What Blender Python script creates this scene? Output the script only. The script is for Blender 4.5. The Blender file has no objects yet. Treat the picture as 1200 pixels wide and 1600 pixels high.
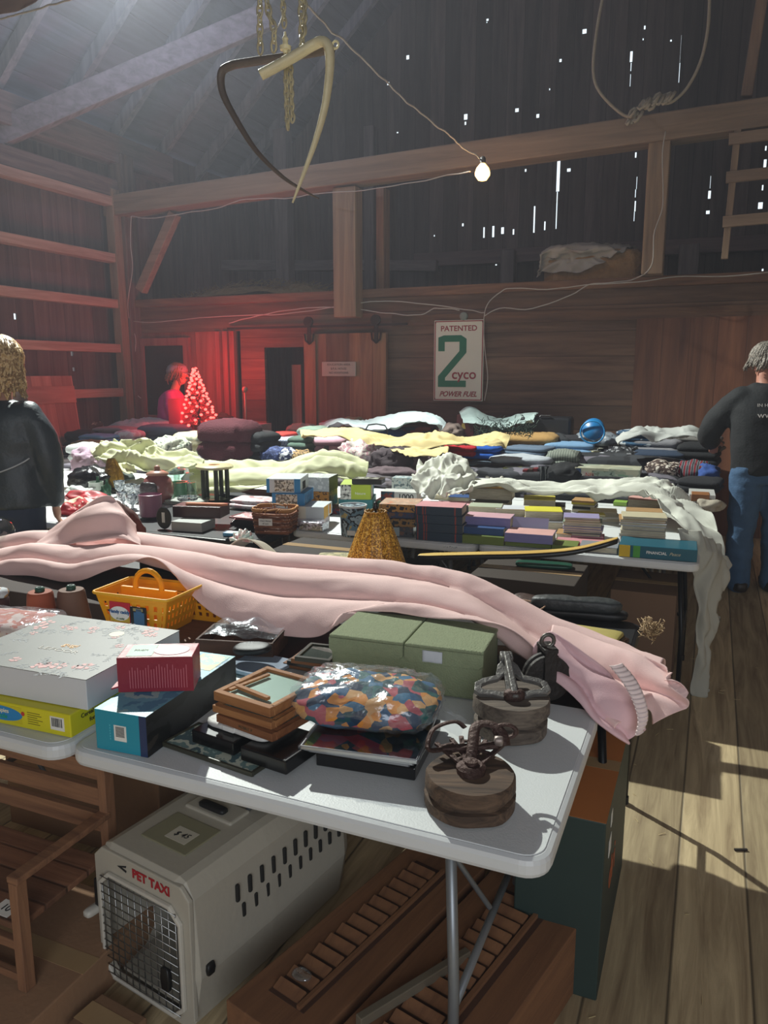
import bpy, bmesh, math, random
from mathutils import Vector, Matrix, noise
random.seed(7)
S = bpy.context.scene
COL = S.collection
PI = math.pi
# ------------------------------------------------------------------ camera
H, PITCH, YAW, FPX = 1.65, math.radians(10.3), math.radians(23), 1200.0
cam = bpy.data.cameras.new('camera'); cam_o = bpy.data.objects.new('camera', cam); COL.objects.link(cam_o)
cam.sensor_fit = 'VERTICAL'; cam.sensor_height = 32; cam.lens = 32 * FPX / 1600; cam.clip_start = .05
cam_o.location = (0, 0, H); cam_o.rotation_euler = (PI/2 - PITCH, 0, YAW)
S.camera = cam_o
S.view_settings.view_transform = 'Standard'; S.view_settings.look = 'None'
S.view_settings.gamma = 1; S.view_settings.exposure = 0.0; S.view_settings.use_curve_mapping = False
# ------------------------------------------------------------------ world (daylight seen only through the gaps of the siding)
w = bpy.data.worlds.new('daylight'); S.world = w; w.use_nodes = True
w.node_tree.nodes['Background'].inputs[0].default_value = (.80, .92, 1, 1)
w.node_tree.nodes['Background'].inputs[1].default_value = 1.4
# ------------------------------------------------------------------ lights
def light(name, typ, loc, energy, color, target=None, **k):
    l = bpy.data.lights.new(name, typ); l.energy = energy; l.color = color
    for a, b in k.items(): setattr(l, a, b)
    o = bpy.data.objects.new(name, l); COL.objects.link(o); o.location = loc
    if target is not None:
        o.rotation_euler = (Vector(target) - Vector(loc)).to_track_quat('-Z', 'Y').to_euler()
    return o
FLOOD = (-5.3, 6.2, 5.7)
light('flood_lamp', 'SPOT', FLOOD, 3200, (.95, 1, .93), (-.7, 1.4, .7), spot_size=math.radians(116), spot_blend=.2, shadow_soft_size=.05)
light('roof_fill', 'POINT', (-4.7, 6.3, 5.5), 85, (.62, .72, 1), shadow_soft_size=.12)  # added bluish point fill that lifts the roof boards
light('warm_bulb', 'POINT', (-2.12, 7.28, 3.42), 26, (1, .50, .20), shadow_soft_size=.06)
light('red_tree_glow', 'POINT', (-5.5, 7.75, 1.7), 40, (1, .03, .03), shadow_soft_size=.25)
light('camera_side_fill', 'AREA', (1.3, -2.6, 2.3), 105, (.86, .93, 1), (-1.5, 5, 1.2), shape='RECTANGLE', size=3.2, size_y=2.6)  # added soft fill behind the camera; no door opens there
# ------------------------------------------------------------------ pixel rays -> world points (1200 x 1600 frame)
FW = Vector((-math.sin(YAW)*math.cos(PITCH), math.cos(YAW)*math.cos(PITCH), -math.sin(PITCH)))
RT = Vector((math.cos(YAW), math.sin(YAW), 0)); UP = RT.cross(FW); CP = Vector((0, 0, H))
def ray(x, y): return (FW*FPX + RT*(x-600) + UP*(800-y)) / FPX
def PZ(x, y, z=.74): d = ray(x, y); return CP + d*((z-H)/d.z)
def PY(x, y, Y): d = ray(x, y); return CP + d*(Y/d.y)
def PX(x, y, X): d = ray(x, y); return CP + d*(X/d.x)
def PK(x, y, k): return CP + ray(x, y)*k
def depth(p): return (Vector(p)-CP).dot(FW)
# ------------------------------------------------------------------ materials
MATS = {}
def new_mat(name):
    m = bpy.data.materials.new(name); m.use_nodes = True
    return m, m.node_tree.nodes, m.node_tree.links, m.node_tree.nodes['Principled BSDF']
def plain(c, rough=.6, metal=0., var=.12, scale=8, bump=0., bscale=40, emit=0, alpha=1, trans=0, coat=0):
    key = ('p', c, rough, metal, var, scale, bump, bscale, emit, alpha, trans, coat)
    if key in MATS: return MATS[key]
    m, N, L, B = new_mat('surface_%03d' % len(MATS))
    tc = N.new('ShaderNodeTexCoord')
    nz = N.new('ShaderNodeTexNoise'); nz.inputs['Scale'].default_value = scale; nz.inputs['Detail'].default_value = 4
    L.new(tc.outputs['Object'], nz.inputs['Vector'])
    mx = N.new('ShaderNodeMix'); mx.data_type = 'RGBA'
    mx.inputs[6].default_value = (*[max(0, v*(1-var)) for v in c], 1); mx.inputs[7].default_value = (*[min(1, v*(1+var)) for v in c], 1)
    L.new(nz.outputs[0], mx.inputs[0]); L.new(mx.outputs[2], B.inputs['Base Color'])
    B.inputs['Roughness'].default_value = rough; B.inputs['Metallic'].default_value = metal
    if coat: B.inputs['Coat Weight'].default_value = coat
    if emit:
        B.inputs['Emission Color'].default_value = (*c, 1); B.inputs['Emission Strength'].default_value = emit
    if trans: B.inputs['Transmission Weight'].default_value = trans
    if alpha < 1: B.inputs['Alpha'].default_value = alpha
    if bump:
        n2 = N.new('ShaderNodeTexNoise'); n2.inputs['Scale'].default_value = bscale; n2.inputs['Detail'].default_value = 5
        L.new(tc.outputs['Object'], n2.inputs['Vector'])
        b = N.new('ShaderNodeBump'); b.inputs['Strength'].default_value = bump; b.inputs['Distance'].default_value = .01
        L.new(n2.outputs[0], b.inputs['Height']); L.new(b.outputs[0], B.inputs['Normal'])
    MATS[key] = m; return m
def cloth_m(c, rough=.9, bump=.35, bscale=60, var=.1): return plain(c, rough, 0, var, 14, bump, bscale)
def wood(c1, c2, axis='X', scale=3, board=0, board_axis='Z', rough=.75, gap=.6):
    """grain runs along axis; board>0 adds plank joints that far apart along board_axis"""
    key = ('w', c1, c2, axis, scale, board, board_axis, rough, gap)
    if key in MATS: return MATS[key]
    m, N, L, B = new_mat('wood_%03d' % len(MATS))
    tc = N.new('ShaderNodeTexCoord'); mp = N.new('ShaderNodeMapping'); L.new(tc.outputs['Object'], mp.inputs[0])
    sc = {'X': (.07, 1, 1), 'Y': (1, .07, 1), 'Z': (1, 1, .07)}[axis]
    mp.inputs['Scale'].default_value = [s*scale*6 for s in sc]
    vec = mp.outputs[0]
    if board:
        sep = N.new('ShaderNodeSeparateXYZ'); L.new(tc.outputs['Object'], sep.inputs[0])
        dv = N.new('ShaderNodeMath'); dv.operation = 'DIVIDE'; dv.inputs[1].default_value = board
        L.new(sep.outputs['XYZ'.index(board_axis)], dv.inputs[0])
        fl = N.new('ShaderNodeMath'); fl.operation = 'FLOOR'; L.new(dv.outputs[0], fl.inputs[0])
        fr = N.new('ShaderNodeMath'); fr.operation = 'FRACT'; L.new(dv.outputs[0], fr.inputs[0])
        wn = N.new('ShaderNodeTexWhiteNoise'); wn.noise_dimensions = '1D'; L.new(fl.outputs[0], wn.inputs['W'])
        cm = N.new('ShaderNodeVectorMath'); cm.operation = 'MULTIPLY_ADD'
        L.new(wn.outputs['Color'], cm.inputs[0]); cm.inputs[1].default_value = (40, 40, 40); L.new(vec, cm.inputs[2]); vec = cm.outputs[0]
    nz = N.new('ShaderNodeTexNoise'); nz.inputs['Detail'].default_value = 8; nz.inputs['Roughness'].default_value = .62; nz.inputs['Scale'].default_value = 1.2
    nz.inputs['Distortion'].default_value = .6; L.new(vec, nz.inputs['Vector'])
    rp = N.new('ShaderNodeValToRGB'); rp.color_ramp.elements[0].position = .32; rp.color_ramp.elements[1].position = .68
    rp.color_ramp.elements[0].color = (*c1, 1); rp.color_ramp.elements[1].color = (*c2, 1)
    L.new(nz.outputs[0], rp.inputs[0]); col = rp.outputs[0]
    bh = nz.outputs[0]
    if board:
        hs = N.new('ShaderNodeMapRange'); hs.inputs[3].default_value = .62; hs.inputs[4].default_value = 1.25; L.new(wn.outputs['Value'], hs.inputs[0])
        m1 = N.new('ShaderNodeVectorMath'); m1.operation = 'SCALE'; L.new(col, m1.inputs[0]); L.new(hs.outputs[0], m1.inputs['Scale'])
        pg = N.new('ShaderNodeMath'); pg.operation = 'PINGPONG'; pg.inputs[1].default_value = .5; L.new(fr.outputs[0], pg.inputs[0])
        st = N.new('ShaderNodeMapRange'); st.inputs[1].default_value = .0; st.inputs[2].default_value = .006/board; st.inputs[3].default_value = 1-gap; st.inputs[4].default_value = 1
        L.new(pg.outputs[0], st.inputs[0])
        m2 = N.new('ShaderNodeVectorMath'); m2.operation = 'SCALE'; L.new(m1.outputs[0], m2.inputs[0]); L.new(st.outputs[0], m2.inputs['Scale'])
        col = m2.outputs[0]
        ad = N.new('ShaderNodeMath'); ad.operation = 'ADD'; L.new(st.outputs[0], ad.inputs[0]); L.new(nz.outputs[0], ad.inputs[1]); bh = ad.outputs[0]
    L.new(col, B.inputs['Base Color']); B.inputs['Roughness'].default_value = rough
    b = N.new('ShaderNodeBump'); b.inputs['Strength'].default_value = .5; b.inputs['Distance'].default_value = .006
    L.new(bh, b.inputs['Height']); L.new(b.outputs[0], B.inputs['Normal'])
    MATS[key] = m; return m
def pattern(cols, kind='VORONOI', scale=20, rough=.8, stretch=(1, 1, 1), bump=.2, coat=0):
    key = ('v', tuple(cols), kind, scale, rough, stretch, bump, coat)
    if key in MATS: return MATS[key]
    m, N, L, B = new_mat('print_%03d' % len(MATS))
    tc = N.new('ShaderNodeTexCoord'); mp = N.new('ShaderNodeMapping'); mp.inputs['Scale'].default_value = stretch; L.new(tc.outputs['Object'], mp.inputs[0])
    rp = N.new('ShaderNodeValToRGB'); rp.color_ramp.interpolation = 'CONSTANT'
    for i, c in enumerate(cols):
        if i == 0: e = rp.color_ramp.elements[0]
        elif i == 1: rp.color_ramp.elements.remove(rp.color_ramp.elements[1]); e = rp.color_ramp.elements.new(i/len(cols))
        else: e = rp.color_ramp.elements.new(i/len(cols))
        e.color = (*c, 1)
    if kind == 'VORONOI':
        t = N.new('ShaderNodeTexVoronoi'); t.inputs['Scale'].default_value = scale
        sp = N.new('ShaderNodeSeparateColor'); L.new(mp.outputs[0], t.inputs['Vector']); L.new(t.outputs['Color'], sp.inputs[0]); L.new(sp.outputs[0], rp.inputs[0])
    elif kind == 'NOISE':
        t = N.new('ShaderNodeTexNoise'); t.inputs['Scale'].default_value = scale; t.inputs['Detail'].default_value = 5; L.new(mp.outputs[0], t.inputs['Vector'])
        mr = N.new('ShaderNodeMapRange'); mr.inputs[1].default_value = .3; mr.inputs[2].default_value = .7; L.new(t.outputs[0], mr.inputs[0]); L.new(mr.outputs[0], rp.inputs[0])
    elif kind == 'CHECK':
        t = N.new('ShaderNodeTexChecker'); t.inputs['Scale'].default_value = scale; L.new(mp.outputs[0], t.inputs['Vector']); L.new(t.outputs[1], rp.inputs[0])
    else:
        t = N.new('ShaderNodeTexWave'); t.inputs['Scale'].default_value = scale; t.bands_direction = kind; t.inputs['Distortion'].default_value = .3
        L.new(mp.outputs[0], t.inputs['Vector']); L.new(t.outputs[1], rp.inputs[0])
    L.new(rp.outputs[0], B.inputs['Base Color']); B.inputs['Roughness'].default_value = rough
    if coat: B.inputs['Coat Weight'].default_value = coat
    if bump:
        n2 = N.new('ShaderNodeTexNoise'); n2.inputs['Scale'].default_value = 50; L.new(tc.outputs['Object'], n2.inputs['Vector'])
        b = N.new('ShaderNodeBump'); b.inputs['Strength'].default_value = bump; b.inputs['Distance'].default_value = .01
        L.new(n2.outputs[0], b.inputs['Height']); L.new(b.outputs[0], B.inputs['Normal'])
    MATS[key] = m; return m
def film(c=(.9, .95, 1), alpha=.25, rough=.12):
    """thin clear plastic: a glossy coat over see-through film"""
    key = ('f', c, alpha, rough)
    if key in MATS: return MATS[key]
    m, N, L, B = new_mat('film_%03d' % len(MATS))
    nz = N.new('ShaderNodeTexNoise'); nz.inputs['Scale'].default_value = 22; nz.inputs['Detail'].default_value = 3
    tc = N.new('ShaderNodeTexCoord'); L.new(tc.outputs['Object'], nz.inputs['Vector'])
    b = N.new('ShaderNodeBump'); b.inputs['Strength'].default_value = .8; b.inputs['Distance'].default_value = .01
    gl = N.new('ShaderNodeBsdfGlossy'); gl.inputs['Color'].default_value = (*c, 1); gl.inputs['Roughness'].default_value = rough
    tr = N.new('ShaderNodeBsdfTransparent'); tr.inputs[0].default_value = (*[.5+.5*v for v in c], 1)
    mx = N.new('ShaderNodeMixShader'); mx.inputs[0].default_value = alpha
    df = N.new('ShaderNodeBsdfDiffuse'); df.inputs[0].default_value = (*c, 1); m0 = N.new('ShaderNodeMixShader'); m0.inputs[0].default_value = .05
    L.new(tr.outputs[0], m0.inputs[1]); L.new(df.outputs[0], m0.inputs[2]); L.new(b.outputs[0], df.inputs['Normal'])
    L.new(nz.outputs[0], b.inputs['Height']); L.new(b.outputs[0], gl.inputs['Normal'])
    L.new(m0.outputs[0], mx.inputs[1]); L.new(gl.outputs[0], mx.inputs[2]); L.new(mx.outputs[0], N['Material Output'].inputs[0])
    MATS[key] = m; return m
def glass_m(c=(.95, 1, .98), rough=.03):
    key = ('g', c, rough)
    if key in MATS: return MATS[key]
    m, N, L, B = new_mat('glass_%03d' % len(MATS))
    fr = N.new('ShaderNodeFresnel'); fr.inputs[0].default_value = 1.5
    ad = N.new('ShaderNodeMath'); ad.operation = 'ADD'; ad.inputs[1].default_value = .04; ge = N.new('ShaderNodeNewGeometry'); iv = N.new('ShaderNodeMath'); iv.operation = 'SUBTRACT'; iv.inputs[0].default_value = 1; L.new(ge.outputs['Backfacing'], iv.inputs[1])
    mu = N.new('ShaderNodeMath'); mu.operation = 'MULTIPLY'; L.new(fr.outputs[0], mu.inputs[0]); L.new(iv.outputs[0], mu.inputs[1]); L.new(mu.outputs[0], ad.inputs[0])
    gl = N.new('ShaderNodeBsdfGlossy'); gl.inputs['Roughness'].default_value = rough
    tr = N.new('ShaderNodeBsdfTransparent'); tr.inputs[0].default_value = (*c, 1)
    mx = N.new('ShaderNodeMixShader'); L.new(ad.outputs[0], mx.inputs[0]); L.new(tr.outputs[0], mx.inputs[1]); L.new(gl.outputs[0], mx.inputs[2])
    L.new(mx.outputs[0], N['Material Output'].inputs[0])
    MATS[key] = m; return m
def hexc(h):
    h = h.lstrip('#'); v = [int(h[i:i+2], 16)/255 for i in (0, 2, 4)]
    return tuple(round(x/12.92 if x <= .04045 else ((x+.055)/1.055)**2.4, 4) for x in v)
# ------------------------------------------------------------------ objects
def T(name, label=None, cat=None, loc=(0, 0, 0), rot=(0, 0, 0), group=None, kind=None):
    o = bpy.data.objects.new(name, None); COL.objects.link(o); o.empty_display_size = .05
    o.location = loc; o.rotation_euler = rot if not isinstance(rot, (int, float)) else (0, 0, rot)
    return tag(o, label, cat, group, kind)
def tag(o, label=None, cat=None, group=None, kind=None):
    if label: o['label'] = label
    if cat: o['category'] = cat
    if group: o['group'] = group
    if kind: o['kind'] = kind
    return o
class MB:
    def __init__(s): s.bm = bmesh.new()
    def box(s, c, size, rot=None, M=None):
        r = bmesh.ops.create_cube(s.bm, size=1)['verts']
        mt = Matrix.Translation(c) @ (rot.to_4x4() if rot else Matrix.Identity(4)) @ Matrix.Diagonal((*size, 1))
        if M: mt = M @ mt
        for v in r: v.co = mt @ v.co
        return s
    def b2(s, a, b):
        a, b = Vector(a), Vector(b); return s.box((a+b)/2, [abs(q) for q in (b-a)])
    def beam(s, a, b, w, h, up=(0, 0, 1)):
        a, b = Vector(a), Vector(b); d = (b-a); L_ = d.length; d.normalize()
        x = d; y = Vector(up).cross(x)
        if y.length < 1e-4: y = Vector((0, 1, 0)).cross(x)
        y.normalize(); z = x.cross(y)
        R = Matrix((x, y, z)).transposed()
        return s.box((a+b)/2, (L_, w, h), R)
    def tube(s, pts, r, n=8, cap=True, closed=False, flat=1):
        pts = [Vector(p) for p in pts]; N_ = len(pts); rs = r if isinstance(r, (list, tuple)) else [r]*N_
        rings = []; pu = None
        for i, p in enumerate(pts):
            a = pts[(i-1) % N_] if closed else pts[max(0, i-1)]; b = pts[(i+1) % N_] if closed else pts[min(N_-1, i+1)]
            t = (b-a)
            if t.length < 1e-9: t = Vector((0, 0, 1))
            t.normalize()
            if pu is None:
                u = t.orthogonal().normalized() if abs(t.z) > .9 else Vector((0, 0, 1)).cross(t).normalized()
            else:
                u = (pu - t*pu.dot(t))
                u = u.normalized() if u.length > 1e-6 else t.orthogonal().normalized()
            pu = u; v = t.cross(u)
            rings.append([s.bm.verts.new(p + (u*math.cos(2*PI*k/n) + v*math.sin(2*PI*k/n)*flat)*rs[i]) for k in range(n)])
        for i in range(N_ if closed else N_-1):
            A, B_ = rings[i], rings[(i+1) % N_]
            for k in range(n): s.bm.faces.new((A[k], A[(k+1) % n], B_[(k+1) % n], B_[k]))
        if cap and not closed:
            s.bm.faces.new(rings[0][::-1]); s.bm.faces.new(rings[-1])
        return s
    def lathe(s, prof, c=(0, 0, 0), n=32, M=None, wob=0, sx=1, sy=1):
        c = Vector(c); rings = []
        for i, (r, z) in enumerate(prof):
            ring = []
            for k in range(n):
                a = 2*PI*k/n; rr = max(r, 1e-4)*(1+wob*noise.noise(Vector((math.cos(a)*1.7, math.sin(a)*1.7, z*20))))
                p = Vector((rr*math.cos(a)*sx, rr*math.sin(a)*sy, z)); p = (M @ p if M else p) + c
                ring.append(s.bm.verts.new(p))
            rings.append(ring)
        for A, B_ in zip(rings, rings[1:]):
            for k in range(n): s.bm.faces.new((A[k], A[(k+1) % n], B_[(k+1) % n], B_[k]))
        if prof[0][0] > 1e-3: s.bm.faces.new(rings[0][::-1])
        if prof[-1][0] > 1e-3: s.bm.faces.new(rings[-1])
        return s
    def prism(s, pts, z0, z1, M=None):
        """outline in x,y pulled from z0 to z1"""
        A = [Vector((x, y, z0)) for x, y in pts]; B_ = [Vector((x, y, z1)) for x, y in pts]
        if M: A = [M @ p for p in A]; B_ = [M @ p for p in B_]
        A = [s.bm.verts.new(p) for p in A]; B_ = [s.bm.verts.new(p) for p in B_]; n = len(A)
        s.bm.faces.new(A[::-1]); s.bm.faces.new(B_)
        for k in range(n): s.bm.faces.new((A[k], A[(k+1) % n], B_[(k+1) % n], B_[k]))
        return s
    def grid(s, f, nu, nv, closed_u=False):
        V = [[s.bm.verts.new(f(u/(nu if closed_u else nu-1), v/(nv-1))) for v in range(nv)] for u in range(nu)]
        for i in range(nu if closed_u else nu-1):
            for j in range(nv-1):
                s.bm.faces.new((V[i][j], V[(i+1) % nu][j], V[(i+1) % nu][j+1], V[i][j+1]))
        return s
    def ball(s, c, r, n=12, sc=(1, 1, 1)):
        v = bmesh.ops.create_uvsphere(s.bm, u_segments=n, v_segments=max(6, n*2//3), radius=r)['verts']
        for q in v: q.co = Vector((q.co.x*sc[0], q.co.y*sc[1], q.co.z*sc[2])) + Vector(c)
        return s
    def slab(s, w, d, h, c=(0, 0, 0), e=.35, n=22, amp=.004, seed=0, fs=9, ez=.55, groove=0):
        """soft rounded slab with creases, sitting on z = c.z"""
        c = Vector(c)
        def sp(v, ee): return math.copysign(abs(v)**ee, v)
        rings = []
        m = n//2+1
        for j in range(m):
            ph = -PI/2 + PI*j/(m-1); ring = []
            for i in range(n*2):
                th = 2*PI*i/(n*2)
                x = sp(math.cos(ph), ez)*sp(math.cos(th), e); y = sp(math.cos(ph), ez)*sp(math.sin(th), e); z = sp(math.sin(ph), ez)
                p = Vector((x*w/2, y*d/2, z*h/2+h/2))
                q = Vector((p.x*fs+seed*7.3, p.y*fs*1.3, p.z*fs*2.5+seed))
                r = 1-abs(noise.noise(q))*2
                dz = amp*(r+noise.noise(q*2.3)*.8)
                nn = Vector((x, y, z)).normalized() if (x or y or z) else Vector((0, 0, 1))
                p += nn*dz
                if groove: p += nn*(-abs(math.sin(PI*groove*p.z/h))**6*.012*(1 if abs(z) < .95 else 0))
                if j == 0: p.z = 0
                p.z = max(p.z, 0)
                ring.append(s.bm.verts.new(p+c))
            rings.append(ring)
        for A, B_ in zip(rings, rings[1:]):
            for k in range(n*2): s.bm.faces.new((A[k], A[(k+1) % (n*2)], B_[(k+1) % (n*2)], B_[k]))
        return s
    def xf(s, M):
        for v in s.bm.verts: v.co = M @ v.co
        return s
    def build(s, name, mat, parent=None, smooth=False, bevel=0, label=None, loc=None, rot=None, center=False, solid=0, sub=0, auto=None):
        bmesh.ops.remove_doubles(s.bm, verts=s.bm.verts, dist=1e-6)
        bmesh.ops.recalc_face_normals(s.bm, faces=s.bm.faces)
        if center:
            xs = [v.co for v in s.bm.verts]
            c = Vector((sum(p.x for p in xs)/len(xs), sum(p.y for p in xs)/len(xs), min(p.z for p in xs)))
            for v in s.bm.verts: v.co -= c
            loc = c
        me = bpy.data.meshes.new(name); s.bm.to_mesh(me); s.bm.free()
        if smooth:
            for p in me.polygons: p.use_smooth = True
            if auto: me.set_sharp_from_angle(angle=math.radians(auto))
        me.materials.append(mat)
        o = bpy.data.objects.new(name, me); COL.objects.link(o)
        if parent: o.parent = parent
        if loc is not None: o.location = loc
        if rot is not None: o.rotation_euler = rot
        if label: o['label'] = label
        if solid: q = o.modifiers.new('thickness', 'SOLIDIFY'); q.thickness = solid; q.offset = -1
        if sub: q = o.modifiers.new('smooth', 'SUBSURF'); q.levels = sub; q.render_levels = sub
        if bevel: q = o.modifiers.new('edge', 'BEVEL'); q.width = bevel; q.segments = 2; q.limit_method = 'ANGLE'; q.angle_limit = math.radians(40)
        return o
def text(s_, size, mat, parent, loc, rot=(0, 0, 0), name='lettering', ext=.0006, shear=0, sx=1, align='CENTER', bold=0, space=1, label=None):
    cu = bpy.data.curves.new('lettering', 'FONT'); cu.body = s_; cu.size = size; cu.extrude = ext; cu.align_x = align; cu.align_y = 'CENTER'
    cu.shear = shear; cu.offset = bold; cu.space_character = space
    t = bpy.data.objects.new('tmp', cu); COL.objects.link(t)
    dg = bpy.context.evaluated_depsgraph_get(); me = bpy.data.meshes.new_from_object(t.evaluated_get(dg))
    bpy.data.objects.remove(t); bpy.data.curves.remove(cu)
    for v in me.vertices: v.co.x *= sx
    me.materials.clear(); me.materials.append(mat)
    o = bpy.data.objects.new(name, me); COL.objects.link(o); o.parent = parent; o.location = loc; o.rotation_euler = rot
    if label: o['label'] = label
    return o
FR = (PI/2, 0, 0)          # lettering that stands on a front face
def copy_tree(o, parent=None):
    c = o.copy(); COL.objects.link(c)
    if parent: c.parent = parent
    for ch in [q for q in o.children]: copy_tree(ch, c)
    return c
def cr(P, t):
    """Catmull-Rom through P, t in 0..1"""
    n = len(P)-1; f = min(max(t, 0), 1)*n; i = min(int(f), n-1); u = f-i
    p0, p1, p2, p3 = P[max(i-1, 0)], P[i], P[i+1], P[min(i+2, n)]
    return .5*((2*p1) + (p2-p0)*u + (2*p0-5*p1+4*p2-p3)*u*u + (3*p1-p0-3*p2+p3)*u*u*u)
def smooth_pts(P, n=50): P = [Vector(p) for p in P]; return [cr(P, i/(n-1)) for i in range(n)]
def sheet_mb(rows, nu=90, nv=30, folds=4, amp=.02, wr=.008, seed=0, fs=3, an=(3, 9, 9)):
    """cloth surface through rows of world points, with lengthwise folds and creases"""
    rows = [[Vector(p) for p in r] for r in rows]
    def base(u, v): return cr([cr(r, u) for r in rows], v)
    def f(u, v):
        p = base(u, v); a = base(min(u+.01, 1), v)-base(max(u-.01, 0), v); b = base(u, min(v+.02, 1))-base(u, max(v-.02, 0))
        n = a.cross(b); n = n.normalized() if n.length > 1e-9 else Vector((0, 0, 1))
        if n.z < 0: n = -n
        ph = v*folds*PI*2 + 2.2*noise.noise(Vector((u*fs+seed, v*1.5, seed)))*2
        e = math.sin(PI*min(max(v, .0), 1))**.5 if folds else 1
        d = amp*(abs(math.sin(ph/2))**.7*2-1)*.5*(.5+e*.5)
        q = Vector((p.x*an[0], p.y*an[1], p.z*an[2]))+Vector((seed*3.1, 0, 0)); q += Vector((noise.noise(p*2.5), noise.noise(p*2.5+Vector((7, 0, 0))), noise.noise(p*2.5+Vector((0, 7, 0)))))*1.3
        w1 = noise.noise(q); w2 = noise.noise(q*2.3+Vector((9, 0, 0)))
        d += wr*((1-abs(w1)*4.5)*1.2+(1-abs(w2)*4)*.4)
        return p + n*d
    m = MB(); m.grid(f, nu, nv); return m
def sheet(name, label, cat, rows, mat, parent=None, group=None, **k):
    m = sheet_mb(rows, **k)
    o = m.build(name, mat, parent, smooth=True, center=parent is None, solid=.0025)
    if parent is None: tag(o, label, cat, group)
    return o
# =================================================================== SETTING
WY, LX = 8.5, -7.3
BR1, BR2 = hexc('6a4530'), hexc('8f6446')
def struct(o, label=None): o['kind'] = 'structure'; 
def smesh(name, mb, mat, **k):
    o = mb.build(name, mat, **k); o['kind'] = 'structure'; return o
m = MB(); m.b2((-8, -3.2, -.12), (3.2, 12.2, 0)); smesh('floor', m, wood(hexc('9a8464'), hexc('d8c298'), 'Y', 3.2, .21, 'X', .7, .75))
# boards across the back of the threshing floor (solid up to the loft sill), with doorway and feed door
dk = wood(hexc('4a362b'), hexc('735845'), 'X', 1.6, .26, 'Z', .8, .7)
d0 = PY(413, 543, WY); d1 = PY(478, 545, WY)
z_sill = 2.50; DX0, DX1, DZ = d0.x, d1.x+.12, d0.z
RX0 = PY(203, 505, WY).x; RX1 = PY(352, 510, WY).x
m = MB()
m.b2((LX-.2, WY, 2.17), (3.2, WY+.05, z_sill+.02)); m.b2((RX1+.22, WY, 0), (DX0, WY+.05, 2.17)); m.b2((DX0, WY, DZ), (DX1, WY+.05, 2.17))
m.b2((DX1, WY, 0), (3.2, WY+.05, 2.17)); m.b2((LX-.2, WY, 0), (RX0, WY+.05, 2.17))
smesh('wall_back', m, dk)
# recess left of the doorway: painted door with a window, red in the tree's light
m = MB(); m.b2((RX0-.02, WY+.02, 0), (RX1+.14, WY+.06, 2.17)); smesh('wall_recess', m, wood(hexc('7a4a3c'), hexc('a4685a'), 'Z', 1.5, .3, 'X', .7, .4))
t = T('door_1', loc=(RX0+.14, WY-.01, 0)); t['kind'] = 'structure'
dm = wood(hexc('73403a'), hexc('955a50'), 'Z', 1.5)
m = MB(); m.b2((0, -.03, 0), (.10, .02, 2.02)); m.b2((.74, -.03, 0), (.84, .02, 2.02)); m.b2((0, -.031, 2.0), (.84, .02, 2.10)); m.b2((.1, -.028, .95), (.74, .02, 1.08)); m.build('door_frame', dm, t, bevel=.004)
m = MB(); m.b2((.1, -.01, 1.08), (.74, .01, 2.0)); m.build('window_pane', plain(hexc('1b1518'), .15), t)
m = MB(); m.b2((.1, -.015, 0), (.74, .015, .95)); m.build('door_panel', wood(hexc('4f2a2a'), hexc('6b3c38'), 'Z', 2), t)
for i, x in enumerate((RX1-.14, RX1-.02, RX1+.08)):
    m = MB(); m.b2((x, WY-.05, 0), (x+.07, WY+.02, 2.17)); smesh('trim_%d' % (i+1), m, dm, bevel=.004)
# dark space behind the doorway
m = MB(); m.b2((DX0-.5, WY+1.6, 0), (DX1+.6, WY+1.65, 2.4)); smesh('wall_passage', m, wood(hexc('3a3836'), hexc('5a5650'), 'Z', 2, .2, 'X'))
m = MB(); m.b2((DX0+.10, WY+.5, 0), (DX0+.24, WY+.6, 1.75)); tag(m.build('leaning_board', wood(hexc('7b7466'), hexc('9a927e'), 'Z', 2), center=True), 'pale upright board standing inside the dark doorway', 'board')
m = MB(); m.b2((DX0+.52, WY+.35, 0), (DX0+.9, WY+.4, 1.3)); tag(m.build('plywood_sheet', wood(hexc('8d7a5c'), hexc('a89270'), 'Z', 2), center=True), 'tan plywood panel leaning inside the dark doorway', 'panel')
# sill beam of the loft and loft floor
m = MB(); m.b2((LX-.2, WY-.10, z_sill), (3.2, WY+.12, z_sill+.10)); smesh('trim_4', m, wood(hexc('4c3222'), hexc('7a563a'), 'X', 2), bevel=.01)
m = MB(); m.b2((LX-.2, WY+.05, z_sill-.08), (3.2, 12, z_sill)); smesh('floor_loft', m, wood(hexc('5b4632'), hexc('7d6548'), 'X', 2, .2, 'Y'))
m = MB(); m.b2((-3.5, WY-.03, 2.18), (3.2, WY, 2.30)); smesh('trim_5', m, wood(hexc('3f2a1e'), hexc('6d4c34'), 'X', 2), bevel=.006)
# wide upright boards on the right of the back wall
px = PY(990, 600, WY).x
m = MB(); m.b2((px, WY-.045, 0), (3.2, WY-.002, 2.19)); smesh('door_2', m, wood(hexc('5a3424'), hexc('84543a'), 'Z', 1.5, .26, 'X', .75, .35))
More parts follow.
